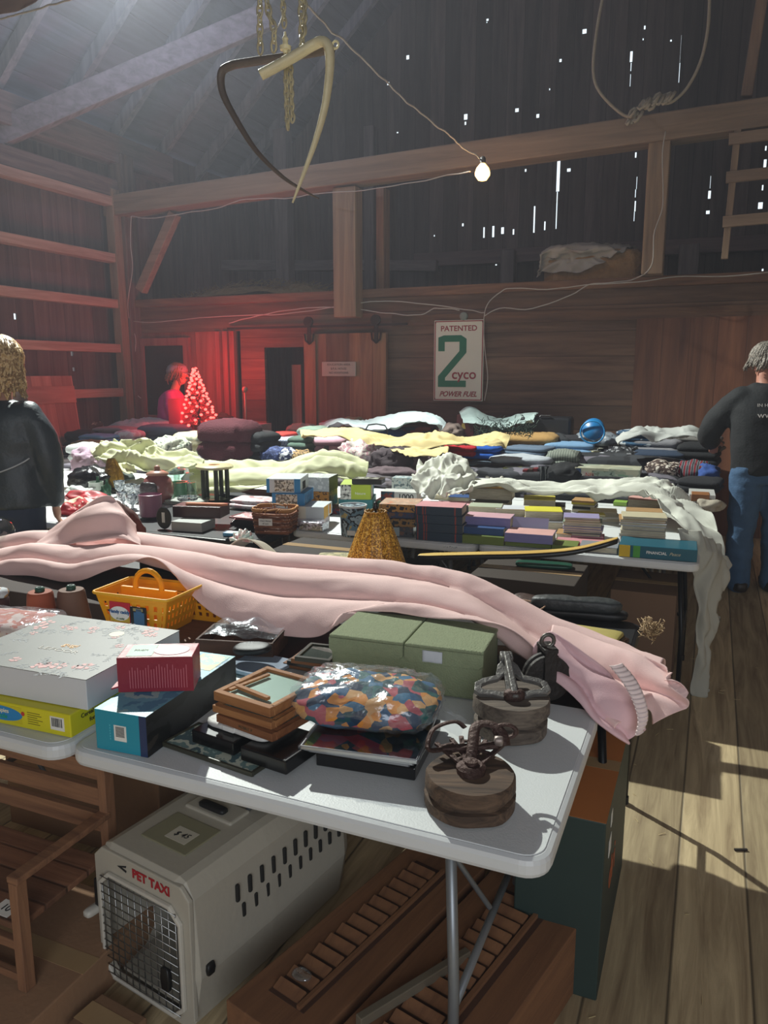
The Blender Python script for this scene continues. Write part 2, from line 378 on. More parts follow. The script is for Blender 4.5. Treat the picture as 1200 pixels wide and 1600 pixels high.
# gable siding with gaps that show the daylight
GY = 12.0
holes = [(874,92,878,98),(874,115,877,202),(869,250,876,300),(868,300,872,358),(833,322,837,364),(850,346,853,360),(755,355,758,372),(769,353,773,371),(783,355,788,366),(801,358,804,367),(774,410,777,415),(635,86,640,94),(760,29,764,34),(760,34,762,37),(910,45,917,54),(984,80,989,98),(985,98,987,112),(984,116,986,136),(1062,55,1065,98),(1060,98,1063,130),(1006,40,1009,47),(725,178,731,188),(726,190,729,196),(805,169,811,176),(838,178,843,185),(605,128,609,134),(620,206,623,209),(886,263,892,269),(820,264,823,269),(992,238,995,247),(994,276,996,296),(992,296,994,309),(991,314,994,331),(990,331,992,346),(1109,275,1111,295),(1106,298,1111,311),(1103,329,1109,335),(1153,232,1155,290),(1149,293,1151,322),(1192,249,1198,269),(1190,289,1193,298),(1184,316,1192,327),(1195,228,1198,236),(1047,62,1050,66),(1190,420,1193,424),(722,349,725,354),(678,367,680,370),(1004,60,1006,64),(928,120,930,124),(858,138,860,142)]
def holed(holes3, axis, fixed, lo, hi, name, mat, th=.02):
    """wall plate with rectangular gaps; holes3 = (a0,a1,z0,z1)"""
    A = sorted({lo[0], hi[0]} | {round(h[0], 4) for h in holes3} | {round(h[1], 4) for h in holes3})
    Z = sorted({lo[1], hi[1]} | {round(h[2], 4) for h in holes3} | {round(h[3], 4) for h in holes3})
    m = MB()
    V = {}
    def v(i, j):
        if (i, j) not in V:
            V[(i, j)] = m.bm.verts.new((A[i], fixed, Z[j]) if axis == 'Y' else (fixed, A[i], Z[j]))
        return V[(i, j)]
    for i in range(len(A)-1):
        for j in range(len(Z)-1):
            ca, cz = (A[i]+A[i+1])/2, (Z[j]+Z[j+1])/2
            if any(h[0] < ca < h[1] and h[2] < cz < h[3] for h in holes3): continue
            m.bm.faces.new((v(i, j), v(i+1, j), v(i+1, j+1), v(i, j+1)))
    o = m.build(name, mat, solid=th); o['kind'] = 'structure'; return o
h3 = []
for (x0, y0, x1, y1) in holes:
    a, b = PY(x0, y1, GY), PY(x1, y0, GY); h3.append((a.x, b.x, a.z, b.z))
holed(h3, 'Y', GY, (-12, 0), (3.4, 10.5), 'wall_gable', wood(hexc('4a403e'), hexc('6b5c58'), 'Z', 1.2, .24, 'X', .9, .8))
lh = []
for (x0, y0, x1, y1) in [(20,490,24,499),(109,545,112,556),(112,574,115,580),(57,541,60,545),(111,540,112,544)]:
    a, b = PX(x0, y1, LX-.16), PX(x1, y0, LX-.16); lh.append((a.y, b.y, a.z, b.z))
holed(lh, 'X', LX-.16, (-3.2, 0), (12, 4.7), 'wall_left', wood(hexc('4a3a3a'), hexc('6e5854'), 'Z', 1.2, .24, 'Y', .85, .7))
m = MB(); m.b2((3.15, -3.2, 0), (3.2, 12, 10)); smesh('wall_right', m, wood(hexc('4a3a32'), hexc('6e584c'), 'Z', 1.2, .24, 'Y', .85, .7))
m = MB(); m.b2((-8, -3.2, 0), (3.2, -3.15, 10)); smesh('wall_front', m, wood(hexc('4a3a32'), hexc('6e584c'), 'Z', 1.2, .24, 'X', .85, .7))
# roof
rm = wood(hexc('50505c'), hexc('6f6f80'), 'Y', 1.2, .28, 'X', .9, .6)
m = MB(); pl = [(-7.6, 4.6), (-7.6, 4.7), (-1.5, 10.4), (3.4, 6.2), (3.4, 6.1), (-1.5, 10.3)]
m.prism(pl, 3.3, -12.2, Matrix.Rotation(PI/2, 4, 'X')); o = smesh('ceiling', m, rm)
rf = wood(hexc('5c5c66'), hexc('85858f'), 'Z', 1.5)
for i in range(11):
    y = 2.0 + i*.92
    m = MB(); m.beam((-7.5, y, 4.55), (-1.5, y, 10.2), .09, .14); smesh('rafter', m, rf)
# left wall frame: post, girts, plates and brace
gm = wood(hexc('8a6a5a'), hexc('b3927e'), 'Y', 2)
pm = wood(hexc('6e5a4a'), hexc('92795f'), 'Z', 2)
m = MB(); m.beam((-7.22, 8.22, 0), (-7.28, 8.22, 3.95), .14, .13); smesh('post', m, pm, bevel=.008)
for z in (3.80, 3.10, 2.53, 1.96, 1.39, .7):
    m = MB(); m.b2((-7.36, -3.1, z-.055), (-7.22, 8.3, z+.055)); smesh('girt', m, gm, bevel=.006)
m = MB(); m.b2((-7.46, -3.1, 4.28), (-7.2, 9.4, 4.62)); smesh('wall_plate', m, wood(hexc('55494a'), hexc('7a6a68'), 'Y', 2), bevel=.01)
m = MB(); m.b2((-7.42, -3.1, 3.86), (-7.24, 8.3, 4.08)); smesh('wall_plate', m, wood(hexc('4d3f3d'), hexc('75605a'), 'Y', 2), bevel=.01)
m = MB(); m.b2((-7.40, 8.3, 0), (-7.16, 8.52, 4.4)); smesh('post', m, wood(hexc('4d3c36'), hexc('705a4e'), 'Z', 2), bevel=.01)
# the great tie beam and its posts
tb = wood(hexc('6e5a4a'), hexc('8e7660'), 'X', 1.6)
m = MB(); m.beam((-7.4, 8.3, 3.75), (.4, 8.3, 3.96), .26, .25); m.beam((.4, 8.3, 3.96), (3.1, 8.3, 4.04), .26, .27); smesh('tie_beam', m, tb, bevel=.012)
def post(x0, x1, y, z0, z1, n='post', mat=None):
    m = MB(); m.b2((x0, y-.1, z0), (x1, y+.1, z1)); smesh(n, m, mat or pm, bevel=.01)
a = PY(525, 400, 8.3).x; b = PY(560, 400, 8.3).x; post(a, b, 8.32, 2.28, 3.70)
pr_ = PY(1015, 300, 8.3).x; post(pr_-.03, pr_+.17, 8.32, 2.60, 3.83)
post(b, b+.1, 8.9, 2.5, 3.8, mat=wood(hexc('6d5444'), hexc('8f7058'), 'Z', 2))
m = MB(); m.beam((-7.0, 8.35, 2.7), (-6.4, 8.35, 3.62), .11, .13); smesh('brace', m, tb, bevel=.008)
for (x, y, z1, wd) in ((-6.3, 10.6, 5.2, .22), (-5.0, 11.0, 5.2, .16), (-3.0, 11.4, 3.4, .2), (-.55, 11.2, 3.3, .25)):
    m = MB(); m.b2((x, y, 2.5), (x+wd, y+.2, z1)); smesh('post', m, wood(hexc('4f4644'), hexc('6d625e'), 'Z', 2), bevel=.01)
m = MB(); m.beam((-8.6, 10.8, 3.4), (-3.9, 11.2, 3.2), .14, .16); smesh('brace', m, wood(hexc('4f4644'), hexc('6d625e'), 'X', 2), bevel=.01)
m = MB(); m.beam((-4.4, 11.6, 3.35), (2.5, 11.6, 3.3), .14, .2); smesh('girt', m, wood(hexc('4f4040'), hexc('685450'), 'X', 2), bevel=.01)
m = MB(); m.beam(PY(1166, 152, 8.5), PY(1192, -10, 8.5), .1, .1); smesh('brace', m, wood(hexc('6d5444'), hexc('8f7058'), 'Z', 2), bevel=.01)
# sloping members high on the left
p0 = PY(-30, 222, 6.5); p1 = PY(420, 25, 8.5)
m = MB(); m.beam(p0, p1, .16, .26); smesh('brace', m, wood(hexc('5e5358'), hexc('857880'), 'X', 2), bevel=.01)
# ladder of rails on the right of the tie beam
lad = T('loft_ladder', 'rough wooden rail ladder rising to the loft at the far right', 'ladder', PY(1132, 405, 8.2)); q0 = lad.location
m = MB(); m.beam((0, 0, -.0), (.03, 0, 1.15), .05, .06); m.build('rail', pm, lad, bevel=.004)
m = MB(); m.beam((.75, 0, 0), (.78, 0, 1.15), .05, .06); m.build('rail', pm, lad, bevel=.004)
for z in (.33, .72, 1.05):
    m = MB(); m.beam((-.04, -.03, z), (.82, -.03, z+.02), .04, .10); m.build('rung', tb, lad, bevel=.004)
# =================================================================== TABLES
WHITE = plain(hexc('d2d4d4'), .42, 0, .04, 6, .05, 90)
GREYMET = plain(hexc('8b9095'), .4, .6); BLACKMET = plain(hexc('101113'), .4, .5)
BLACKTOP = plain(hexc('1c1d20'), .45)
def folding_table(x0, x1, y0, y1, label, top=WHITE, legm=GREYMET, z=.74, group=None, legs=True, inset=.14, lip=.045, ysl=None):
    t = T('folding_table', label, 'table', ((x0+x1)/2, (y0+y1)/2, 0), group=group)
    W_, D_ = (x1-x0), (y1-y0); r = .055
    def rr(w, d, r, n=7):
        P = []
        for cx, cy, a0 in ((w/2-r, d/2-r, 0), (-w/2+r, d/2-r, 90), (-w/2+r, -d/2+r, 180), (w/2-r, -d/2+r, 270)):
            for k in range(n): a = math.radians(a0+90*k/(n-1)); P.append((cx+r*math.cos(a), cy+r*math.sin(a)))
        return P
    m = MB(); m.prism(rr(W_, D_, r), z-lip, z-.002)
    m.build('tabletop', top, t, bevel=.012)
    m = MB()
    m.prism(rr(W_-.03, D_-.03, r*.8), z-.003, z); m.build('top_panel', plain(hexc('d8dbda'), .5, 0, .03, 9, .12, 240) if top is WHITE else top, t)
    if legs:
        for sx in (-1, 1):
            xx = sx*(W_/2-inset)
            for sy in (-1, 1):
                m = MB(); m.tube([(xx-sx*.03, sy*(D_/2-.12), z-lip), (xx, sy*(D_/2-.07), .35), (xx, sy*(D_/2-.07), .012)], .0125, 10)
                if ysl and sx == ysl[0] and sy < 0:
                    for v in m.bm.verts: v.co.y += ysl[1]
                lg = m.build('leg', legm, t, smooth=True)
                yo = ysl[1] if ysl and sx == ysl[0] and sy < 0 else 0
                m = MB(); m.tube([(xx, sy*(D_/2-.07)+yo, 0), (xx, sy*(D_/2-.07)+yo, .03)], .016, 10); m.build('foot_cap', plain(hexc('151515'), .6), lg)
            yo = ysl[1] if ysl and sx == ysl[0] else 0
            m = MB(); m.tube([(xx, -(D_/2-.08)+yo, .30), (xx, (D_/2-.08), .30)], .010, 8); m.build('stretcher', legm, t, smooth=True)
            m = MB(); m.tube([(xx, -(D_/2-.2), z-lip-.01), (xx, (D_/2-.2), z-lip-.01)], .010, 8)
            m.tube([(xx, 0, z-lip-.02), (xx-sx*.3, 0, z-lip)], .007, 8); m.tube([(xx, 0, .33), (xx-sx*.3, 0, z-lip)], .007, 8); m.build('brace', legm, t, smooth=True)
    return t
tA = folding_table(-1.416, -.225, 1.315, 2.05, 'white plastic folding table in the foreground holding the two pulleys and picture frames', ysl=(-1, .42), inset=.20)
folding_table(-2.62, -1.422, 1.30, 2.035, 'white folding table at the lower left edge under the floral box', inset=.42, ysl=(1, .5))
folding_table(-1.40, -.19, 2.085, 2.96, 'black folding table behind the foreground table, under the pink sheet', BLACKTOP, BLACKMET, .715, inset=.02)
folding_table(-2.65, -1.43, 2.085, 3.00, 'dark folding table under the red pots and yarn cones at left', BLACKTOP, BLACKMET, .715)
folding_table(-2.24, -1.12, 3.86, 4.665, 'white folding table carrying jigsaw boxes, second row')
folding_table(-1.115, -.005, 3.90, 4.665, 'white folding table carrying the stacked books, second row', legm=BLACKMET, inset=.06)
folding_table(-3.40, -2.27, 3.50, 4.64, 'dark folding table under the wicker basket and picture frames', BLACKTOP, BLACKMET, .735)
folding_table(-4.64, -3.42, 3.48, 4.64, 'white folding table at left holding red ornaments and glassware')
rows = [4.67, 5.43, 6.19, 6.95, 7.71]
names = ['third', 'fourth', 'fifth', 'sixth', 'wall-side']
for r_, y in enumerate(rows):
    for c_, x in enumerate((-.12, -1.955, -3.79, -5.625)):
        if c_ == 3 and r_ > 3: continue
        folding_table(x-1.83 if c_ < 3 else -7.05, x, y, y+(.76 if r_ < 4 else .55), 'folding table in the %s row covered with clothes, %s' % (names[r_], ('at its right end', 'right of centre', 'left of centre', 'at its left end')[c_]), z=.74)
# =================================================================== BOXY HELPERS
def panel(p, face, u0, v0, u1, v1, mat, name='print', W=0, D=0, Hh=0, label=None, e=.0007):
    """thin printed label on a carton whose front-left-bottom corner is the local origin"""
    m = MB()
    if face == 'front': m.b2((u0, -e, v0), (u1, .0002, v1))
    elif face == 'right': m.b2((W-.0002, u0, v0), (W+e, u1, v1))
    elif face == 'left': m.b2((-e, u0, v0), (.0002, u1, v1))
    else: m.b2((u0, v0, Hh-.0002), (u1, v1, Hh+e))
    return m.build(name, mat, p, label=label)
def carton(name, label, cat, pos, size, rot, mat, lid=None, lidh=.3, group=None, bev=.003):
    """closed box; origin at its front left bottom corner"""
    W, D, Hh = size
    t = T(name, label, cat, pos, math.radians(rot), group)
    if lid:
        m = MB(); m.b2((.002, .002, 0), (W-.002, D-.002, Hh*(1-lidh)+.002)); m.build('base', mat, t, bevel=bev)
        m = MB(); m.b2((0, 0, Hh*(1-lidh)), (W, D, Hh)); m.build('lid', lid, t, bevel=bev)
    else:
        m = MB(); m.b2((0, 0, 0), (W, D, Hh)); m.build('box_body', mat, t, bevel=bev)
    return t
PAPER = plain(hexc('e6e4dc'), .8, 0, .06, 20, .1, 60)
INK = plain(hexc('1a1a1c'), .7); INKW = plain(hexc('f2f2f0'), .6)
def barcode(p, face, u, v, w_, h_, W=0, D=0, Hh=0):
    b = panel(p, face, u, v, u+w_, v+h_, PAPER, 'barcode_label', W, D, Hh)
    m = MB(); x = u+.12*w_; rnd = random.Random(5)
    while x < u+.85*w_:
        q = rnd.choice((.02, .035, .06))*w_
        if face == 'front': m.b2((x, -.0012, v+.25*h_), (x+q, -.0005, v+.9*h_))
        else: m.b2((W+.0005, x, v+.25*h_), (W+.0012, x+q, v+.9*h_))
        x += q+rnd.choice((.03, .05))*w_
    m.build('bars', INK, b)
# =================================================================== NEAR TABLE, LEFT: game boxes
rk = 2
g = carton('game_box', 'yellow game box at the left edge under the floral white box', 'game box', (-1.93, 1.335, .742), (.50, .30, .062), rk, plain(hexc('d9cf1d'), .45, 0, .05))
panel(g, 'front', .10, .010, .34, .055, plain(hexc('cfc21a'), .5), 'print', .5, .3, .062)
m = MB(); m.lathe([(.0, 0), (.02, 0), (.02, .0009), (0, .0009)], n=36, M=Matrix.Rotation(PI/2, 4, 'X') @ Matrix.Diagonal((3.6, 1, 1, 1))); m.build('oval_logo', plain(hexc('1f86c4'), .5), g, loc=(.27, 0, .032))
text('Crispies', .017, plain(hexc('f5e9c8'), .5), g, (.27, -.0015, .040), FR); text('Puzzle', .017, plain(hexc('27a06a'), .5), g, (.27, -.0015, .024), FR)
barcode(g, 'front', .435, .014, .045, .036)
m = MB()
for i in range(6): m.b2((.36, -.0008, .016+i*.006), (.36+random.uniform(.03, .06), 0, .018+i*.006))
m.build('small_print', plain(hexc('8a7f18'), .5), g)
text('Cereal', .017, INK, g, (.5005, .06, .042), (PI/2, 0, PI/2)); text('for Kid', .017, INK, g, (.5005, .09, .022), (PI/2, 0, PI/2))
m = MB()
for (x, z) in ((.19, .03), (.345, .04), (.20, .05)): m.ball((x, -.001, z), .006, 8, (1, .12, 1))
m.build('red_flower', plain(hexc('c0362a'), .5), g)
# white floral gift box
fl = carton('gift_box', 'large white gift box with grey and pink flowers on the lid', 'gift box', (-1.86, 1.365, .806), (.455, .40, .082), 3, plain(hexc('d5d6da'), .55, 0, .03), bev=.0015)
WB, DB, HB = .455, .40, .082
text('gugi', .032, plain(hexc('b08a62'), .4, .4), fl, (.245, .185, HB+.0006), (0, 0, 0)); text('LEFOOR', .026, plain(hexc('c9c2b6'), .4), fl, (.235, .145, HB+.0006), (0, 0, 0), sx=1.3, space=1.1)
rnd = random.Random(3)
def floral(parent, W, D, z, n, rnd, keep):
    for _ in range(n):
        petal = MB(); stem = MB()
        while True:
            x, y = rnd.uniform(.02, W-.02), rnd.uniform(.02, D-.02)
            if keep(x, y): break
        k = rnd.random()
        if k < .28:
            r = rnd.uniform(.010, .022)
            for q in range(6):
                a = q*PI/3+rnd.random()
                petal.prism([(x+r*math.cos(a)*.2, y+r*math.sin(a)*.2), (x+r*math.cos(a+.4), y+r*math.sin(a+.4)), (x+r*1.2*math.cos(a), y+r*1.2*math.sin(a)), (x+r*math.cos(a-.4), y+r*math.sin(a-.4))], z, z+.0005+.0001*q)
        else:
            a = rnd.uniform(0, 2*PI); L_ = rnd.uniform(.03, .06)
            c, s_ = math.cos(a), math.sin(a)
            stem.prism([(x, y), (x+c*L_, y+s_*L_), (x+c*L_-s_*.001, y+s_*L_+c*.001), (x-s_*.001, y+c*.001)], z, z+.0005)
            for q in range(5):
                t_ = (q+1)/6*L_; b = a+(1 if q % 2 else -1)*.8; bx, by = x+c*t_, y+s_*t_; l2 = L_*.3
                stem.prism([(bx, by), (bx+math.cos(b+.35)*l2*.5, by+math.sin(b+.35)*l2*.5), (bx+math.cos(b)*l2, by+math.sin(b)*l2), (bx+math.cos(b-.35)*l2*.5, by+math.sin(b-.35)*l2*.5)], z, z+.0006)
        if k < .28: petal.build('printed_flower', plain(hexc('d9a3a0'), .6), parent); stem.bm.free()
        else: stem.build('printed_sprig', plain(hexc('8f9296'), .6), parent); petal.bm.free()
floral(fl, WB, DB, HB, 85, rnd, lambda x, y: ((x-WB/2)/(WB*.36))**2+((y-DB*.42)/(DB*.3))**2 > 1 and x > .02)
m = MB(); m.lathe([(0, 0), (.022, 0), (.022, .0008), (0, .0008)], n=24); m.build('price_sticker', plain(hexc('e8e4c8'), .6), fl, loc=(.30, .31, HB))
m = MB(); m.b2((-.0005, -.0005, HB-.0016), (WB+.0005, DB+.0005, HB+.0002)); m.build('lid_edge', plain(hexc('6b6a66'), .5), fl)
# teal board-game box with dark side
bl = carton('board_game_box', 'teal board game box with a pale sky lid beside the floral box', 'game box', (-1.334, 1.338, .742), (.148, .42, .103), 4, plain(hexc('1590a8'), .45, 0, .03), bev=.0015)
BW, BD, BH = .148, .42, .103
panel(bl, 'right', .0, .0, BD, BH, pattern([hexc('141618'), hexc('26282a'), hexc('0d0f12'), hexc('34302c')], 'NOISE', 9, .5, (1, .6, 1), 0), 'side_print', BW, BD, BH)
panel(bl, 'front', .128, 0, BW, BH, plain(hexc('22345c'), .5), 'corner_stripe')
panel(bl, 'top', 0, 0, BW, BD, pattern([hexc('3a8fae'), hexc('5fb0c4'), hexc('9cc8c8'), hexc('2b7fa3')], 'NOISE', 11, .35, (1, 1, 1), 0), 'lid_print', BW, BD, BH)
panel(bl, 'top', .05, .30, BW-.01, BD-.01, pattern([hexc('d7c65a'), hexc('c9b96a'), hexc('7db0a0'), hexc('e4dc9a')], 'NOISE', 24, .4, (1, 1, 1), 0), 'sun_print', BW, BD, BH+.0006)
m = MB(); m.b2((.055, -.0012, .030), (.090, 0, .070)); m.build('price_label', PAPER, bl, rot=(0, 0, 0))
m = MB()
for i in range(9): m.b2((.060, -.0018, .041+i*.003), (.085, -.001, .0425+i*.003))
m.build('barcode', INK, bl)
m = MB()
for i in range(6): m.b2((.042, -.0008, .03+i*.007), (.044, 0, .034+i*.007))
m.build('small_print', plain(hexc('5fc0cf'), .5), bl)
# crimson ornament box lying on the teal box
rd = carton('ornament_box', 'crushed crimson ornament box lying on the teal game box', 'box', (-1.345, 1.435, .847), (.19, .10, .092), 26, plain(hexc('a01c33'), .42, 0, .1, 5, .3, 12), bev=.002)
panel(rd, 'front', .0, .0, .19, .092, plain(hexc('8d1830'), .45, 0, .15, 6, .3, 14), 'front_print')
m = MB()
for i in range(22): m.b2((.03+i*.0068, -.0014, .010), (.0315+i*.0068, -.0007, .012+random.uniform(.045, .062)))
m.build('small_print', plain(hexc('c9707c'), .6), rd)
panel(rd, 'top', .02, .01, .085, .09, plain(hexc('1f8f5a'), .4), 'green_print', .19, .10, .092)
m = MB(); m.lathe([(0, 0), (.045, 0), (.045, .0009), (0, .0009)], n=28, sx=1, sy=.8); m.build('round_print', plain(hexc('e3b9bd'), .5), rd, loc=(.128, .05, .0922))
m = MB(); m.prism([(.0, 0), (-.014, -.012), (-.012, .03), (.0, .05)], .012, .016); m.build('torn_flap', plain(hexc('b0283e'), .5), rd)
text('PRISM', .014, PAPER, rd, (.05, .05, .0932), (0, 0, 0))
# =================================================================== YELLOW CADDIES AND YARN CONES
def caddy(pos, rot, label, lab=True):
    t = T('storage_caddy', label, 'caddy', pos, math.radians(rot), 'yellow plastic caddies'); y = plain(hexc('f0a30c'), .38, 0, .04)
    w0, w1, d0_, d1_, h = .115, .148, .08, .10, .135
    m = MB()
    def wall(a0, a1, b0, b1, nm=8, rowsn=3):
        # one lattice side as bars and slots
        a0, a1, b0, b1 = map(Vector, (a0, a1, b0, b1))
        def P(u, v): return (a0+(a1-a0)*u)*(1-v)+(b0+(b1-b0)*u)*v
        nrm = (a1-a0).cross(b0-a0).normalized()*.0015
        def q(u0, v0, u1, v1):
            c = [P(u0, v0), P(u1, v0), P(u1, v1), P(u0, v1)]
            A = [m.bm.verts.new(x+nrm) for x in c]; B_ = [m.bm.verts.new(x-nrm) for x in c]
            m.bm.faces.new(A); m.bm.faces.new(B_[::-1])
            for k in range(4): m.bm.faces.new((A[k], A[(k+1) % 4], B_[(k+1) % 4], B_[k]))
        q(0, 0, 1, .18); q(0, .86, 1, 1)
        for j in range(rowsn):
            v0 = .18+j*.23
            for i in range(nm): q((i+.0)/nm, v0, (i+.58)/nm, v0+.14)
            q(0, v0+.14, 1, v0+.23)
            q(1-.3/nm, v0, 1, v0+.14)
    c0 = [(-w0, -d0_, 0), (w0, -d0_, 0), (w0, d0_, 0), (-w0, d0_, 0)]; c1 = [(-w1, -d1_, h), (w1, -d1_, h), (w1, d1_, h), (-w1, d1_, h)]
    for i in range(4): wall(c0[i], c0[(i+1) % 4], c1[i], c1[(i+1) % 4])
    m.b2((-w0, -d0_, 0), (w0, d0_, .004)); m.build('basket', y, t)
    m = MB(); P = []
    for cx, cy, a0 in ((w1-.01, d1_-.01, 0), (-w1+.01, d1_-.01, 90), (-w1+.01, -d1_+.01, 180), (w1-.01, -d1_+.01, 270)):
        for k in range(5): a = math.radians(a0+90*k/4); P.append((cx+.02*math.cos(a), cy+.02*math.sin(a), h))
    m.tube(P, .0055, 6, closed=True); m.build('rim', plain(hexc('f7b52a'), .35), t, smooth=True)
    m = MB(); m.b2((-w0, -.006, 0), (w0, .006, .135))
    if lab: m.tube([(-.055, 0, .13)]+[(-.055+.0*0+.055*(1-math.cos(a)), 0, .145+.055*math.sin(a)) for a in [PI*k/10 for k in range(11)]]+[(.055, 0, .13)], .010, 10); m.build('divider_handle', y, t, smooth=False)
    if lab:
        l = MB(); l.b2((-.09, -d1_-.002, .035), (-.005, -d1_+.001, .108)); k = l.build('paper_label', plain(hexc('c4283a'), .5), t)
        l = MB(); l.b2((-.088, -d1_-.003, .037), (-.007, -d1_-.001, .060)); l.build('yellow_band', plain(hexc('d6b63c'), .5), k)
        l = MB(); l.lathe([(0, 0), (.041, 0), (.041, .002), (0, .002)], n=24, M=Matrix.Rotation(PI/2, 4, 'X') @ Matrix.Diagonal((1, .62, 1, 1))); l.build('white_oval', INKW, k, loc=(-.048, -d1_-.0015, .068))
        text('Handy caddy', .0165, plain(hexc('1c5f9a'), .5), k, (-.048, -d1_-.0042, .074), FR, bold=.0005); text('it\'s useful', .009, plain(hexc('3a6a2a'), .5), k, (-.045, -d1_-.0042, .050), FR)
        l = MB(); l.b2((-.003, -d1_-.003, .020), (.062, -d1_+.001, .098)); k = l.build('photo_card', plain(hexc('131a24'), .4), t)
        l = MB(); l.b2((.012, -d1_-.004, .03), (.055, -d1_-.002, .08)); l.b2((.022, -d1_-.004, .08), (.045, -d1_-.002, .092)); l.build('caddy_picture', plain(hexc('3f6f9c'), .4), k)
        l = MB(); l.b2((.010, -d1_-.004, .084), (.050, -d1_-.002, .094)); l.build('gold_sticker', plain(hexc('a89a6a'), .4), k)
    return t
cp = PZ(212, 985, .76)
caddy((-1.80, 2.10, .76), 3, 'yellow plastic caddy with a paper label, nearer of the two')
caddy((-1.66, 2.29, .76), 3, 'yellow plastic caddy without a label, tucked behind the labelled one', lab=False).scale = (.95, .95, .78)
m = MB(); m.b2((-1.98, 2.0, .742), (-1.45, 2.44, .758)); tag(m.build('tray', wood(hexc('5a3a28'), hexc('7d5236'), 'X', 3), center=True, bevel=.003), 'flat brown wooden tray under the yellow caddies', 'tray')
def cone(px_, py_, z, r0, r1, h, col, label, tip=True):
    p = PZ(px_, py_, z); t = T('yarn_cone', label, 'yarn cone', p, 0, 'cones of yarn')
    prof = [(r0*.6, 0), (r0*.96, .003), (r0, .012)]+[(r0+(r1-r0)*k/14, .012+(h-.02)*k/14) for k in range(1, 15)]+[(r1*.9, h), (.018, h+.001)]
    MB().lathe(prof, n=40).build('thread', pattern([tuple(c*.85 for c in col), col, tuple(min(1, c*1.1) for c in col)], 'Z', 90, .75, (1, 1, 1), .1), t, smooth=True, auto=50)
    if tip: MB().lathe([(.016, h-.01), (.016, h+.012), (.012, h+.016), (.007, h+.016), (.007, h+.004)], n=20).build('core', plain(hexc('1c4a3a'), .5), t, smooth=True, auto=40)
    return t
cone(68, 992, .742, .056, .043, .158, hexc('93482c'), 'rust orange yarn cone with a green core beside the yellow caddy')
cone(116, 985, .742, .066, .046, .152, hexc('6f5040'), 'brown yarn cone standing right of the rust orange cone')
# =================================================================== GREEN FABRIC STORAGE BOX
gpos = PZ(518, 1064, .742)
GW, GD, GH = .455, .235, .142
gb = T('fabric_storage_box', 'sage green linen storage box with two flap lids', 'storage box', gpos, math.radians(4))
gfab = plain(hexc('8b9474'), .95, 0, .10, 60, .5, 220)
m = MB(); m.b2((0, 0, 0), (GW, GD, GH-.004)); m.build('box_body', gfab, gb, bevel=.008)
for i, (x0, x1) in enumerate(((-.004, GW*.5-.002), (GW*.5+.002, GW+.004))):
    f = T('lid', None, None); f.parent = gb
    m = MB(); m.b2((x0, -.006, GH-.004), (x1, GD+.004, GH+.006)); m.build('lid_top', gfab, f, bevel=.004)
    P = [(x0, GH-.002), (x1, GH-.002), (x1, GH-.035), (x1-.012, GH-.047), (x0+.012, GH-.047), (x0, GH-.035)]
    m = MB(); m.prism(P, .0, .010, Matrix.Translation((0, .001, 0)) @ Matrix.Rotation(PI/2, 4, 'X')); m.build('lid_flap', gfab, f, bevel=.002)
m = MB(); m.grid(lambda u, v: Vector((.285+.058*u, -.0125-.002*noise.noise(Vector((u*5, v*5, 2))), GH-.04+.034*v)), 8, 6); m.build('paper_tag', plain(hexc('c9ccd2'), .7), gb, smooth=True, solid=.0006)
# =================================================================== PICTURE FRAMES AND PILLOW STACK
OAK = wood(hexc('8c5a34'), hexc('b5804e'), 'X', 6); OAKD = wood(hexc('6e4226'), hexc('95603a'), 'X', 6)
def frame(label, pos, w_, d, h, rot, mat, fill, bw=.018, name='framed_picture', group=None, tilt=(0, 0), cat='picture frame', glass=True):
    t = T(name, label, cat, pos, (math.radians(tilt[0]), math.radians(tilt[1]), math.radians(rot)), group)
    m = MB(); m.b2((0, 0, 0), (w_, bw, h)); m.b2((0, d-bw, 0), (w_, d, h)); m.b2((0, bw, 0), (bw, d-bw, h)); m.b2((w_-bw, bw, 0), (w_, d-bw, h)); m.build('frame', mat, t, bevel=.0018)
    m = MB(); m.b2((bw*.8, bw*.8, h*.45), (w_-bw*.8, d-bw*.8, h*.66)); m.build('picture', fill, t)
    if glass: m = MB(); m.b2((bw*.9, bw*.9, h*.67), (w_-bw*.9, d-bw*.9, h*.70)); m.build('glass', glass_m(), t)
    return t
FG = 'picture frames piled on the foreground table'
# glass-like landscape plaque at the front, pale reflection put into its picture colours
p = PZ(252, 1166, .742)
frame('flat landscape picture with rounded corners at the table front', p, .29, .13, .012, -8, plain(hexc('3b3a2e'), .3), pattern([hexc('b5cfc6'), hexc('7f9c98'), hexc('d5dbc8'), hexc('5a7478'), hexc('a8bca8')], 'NOISE', 16, .45, (1, 1, 1), 0, 0), .006, group=FG, glass=False)
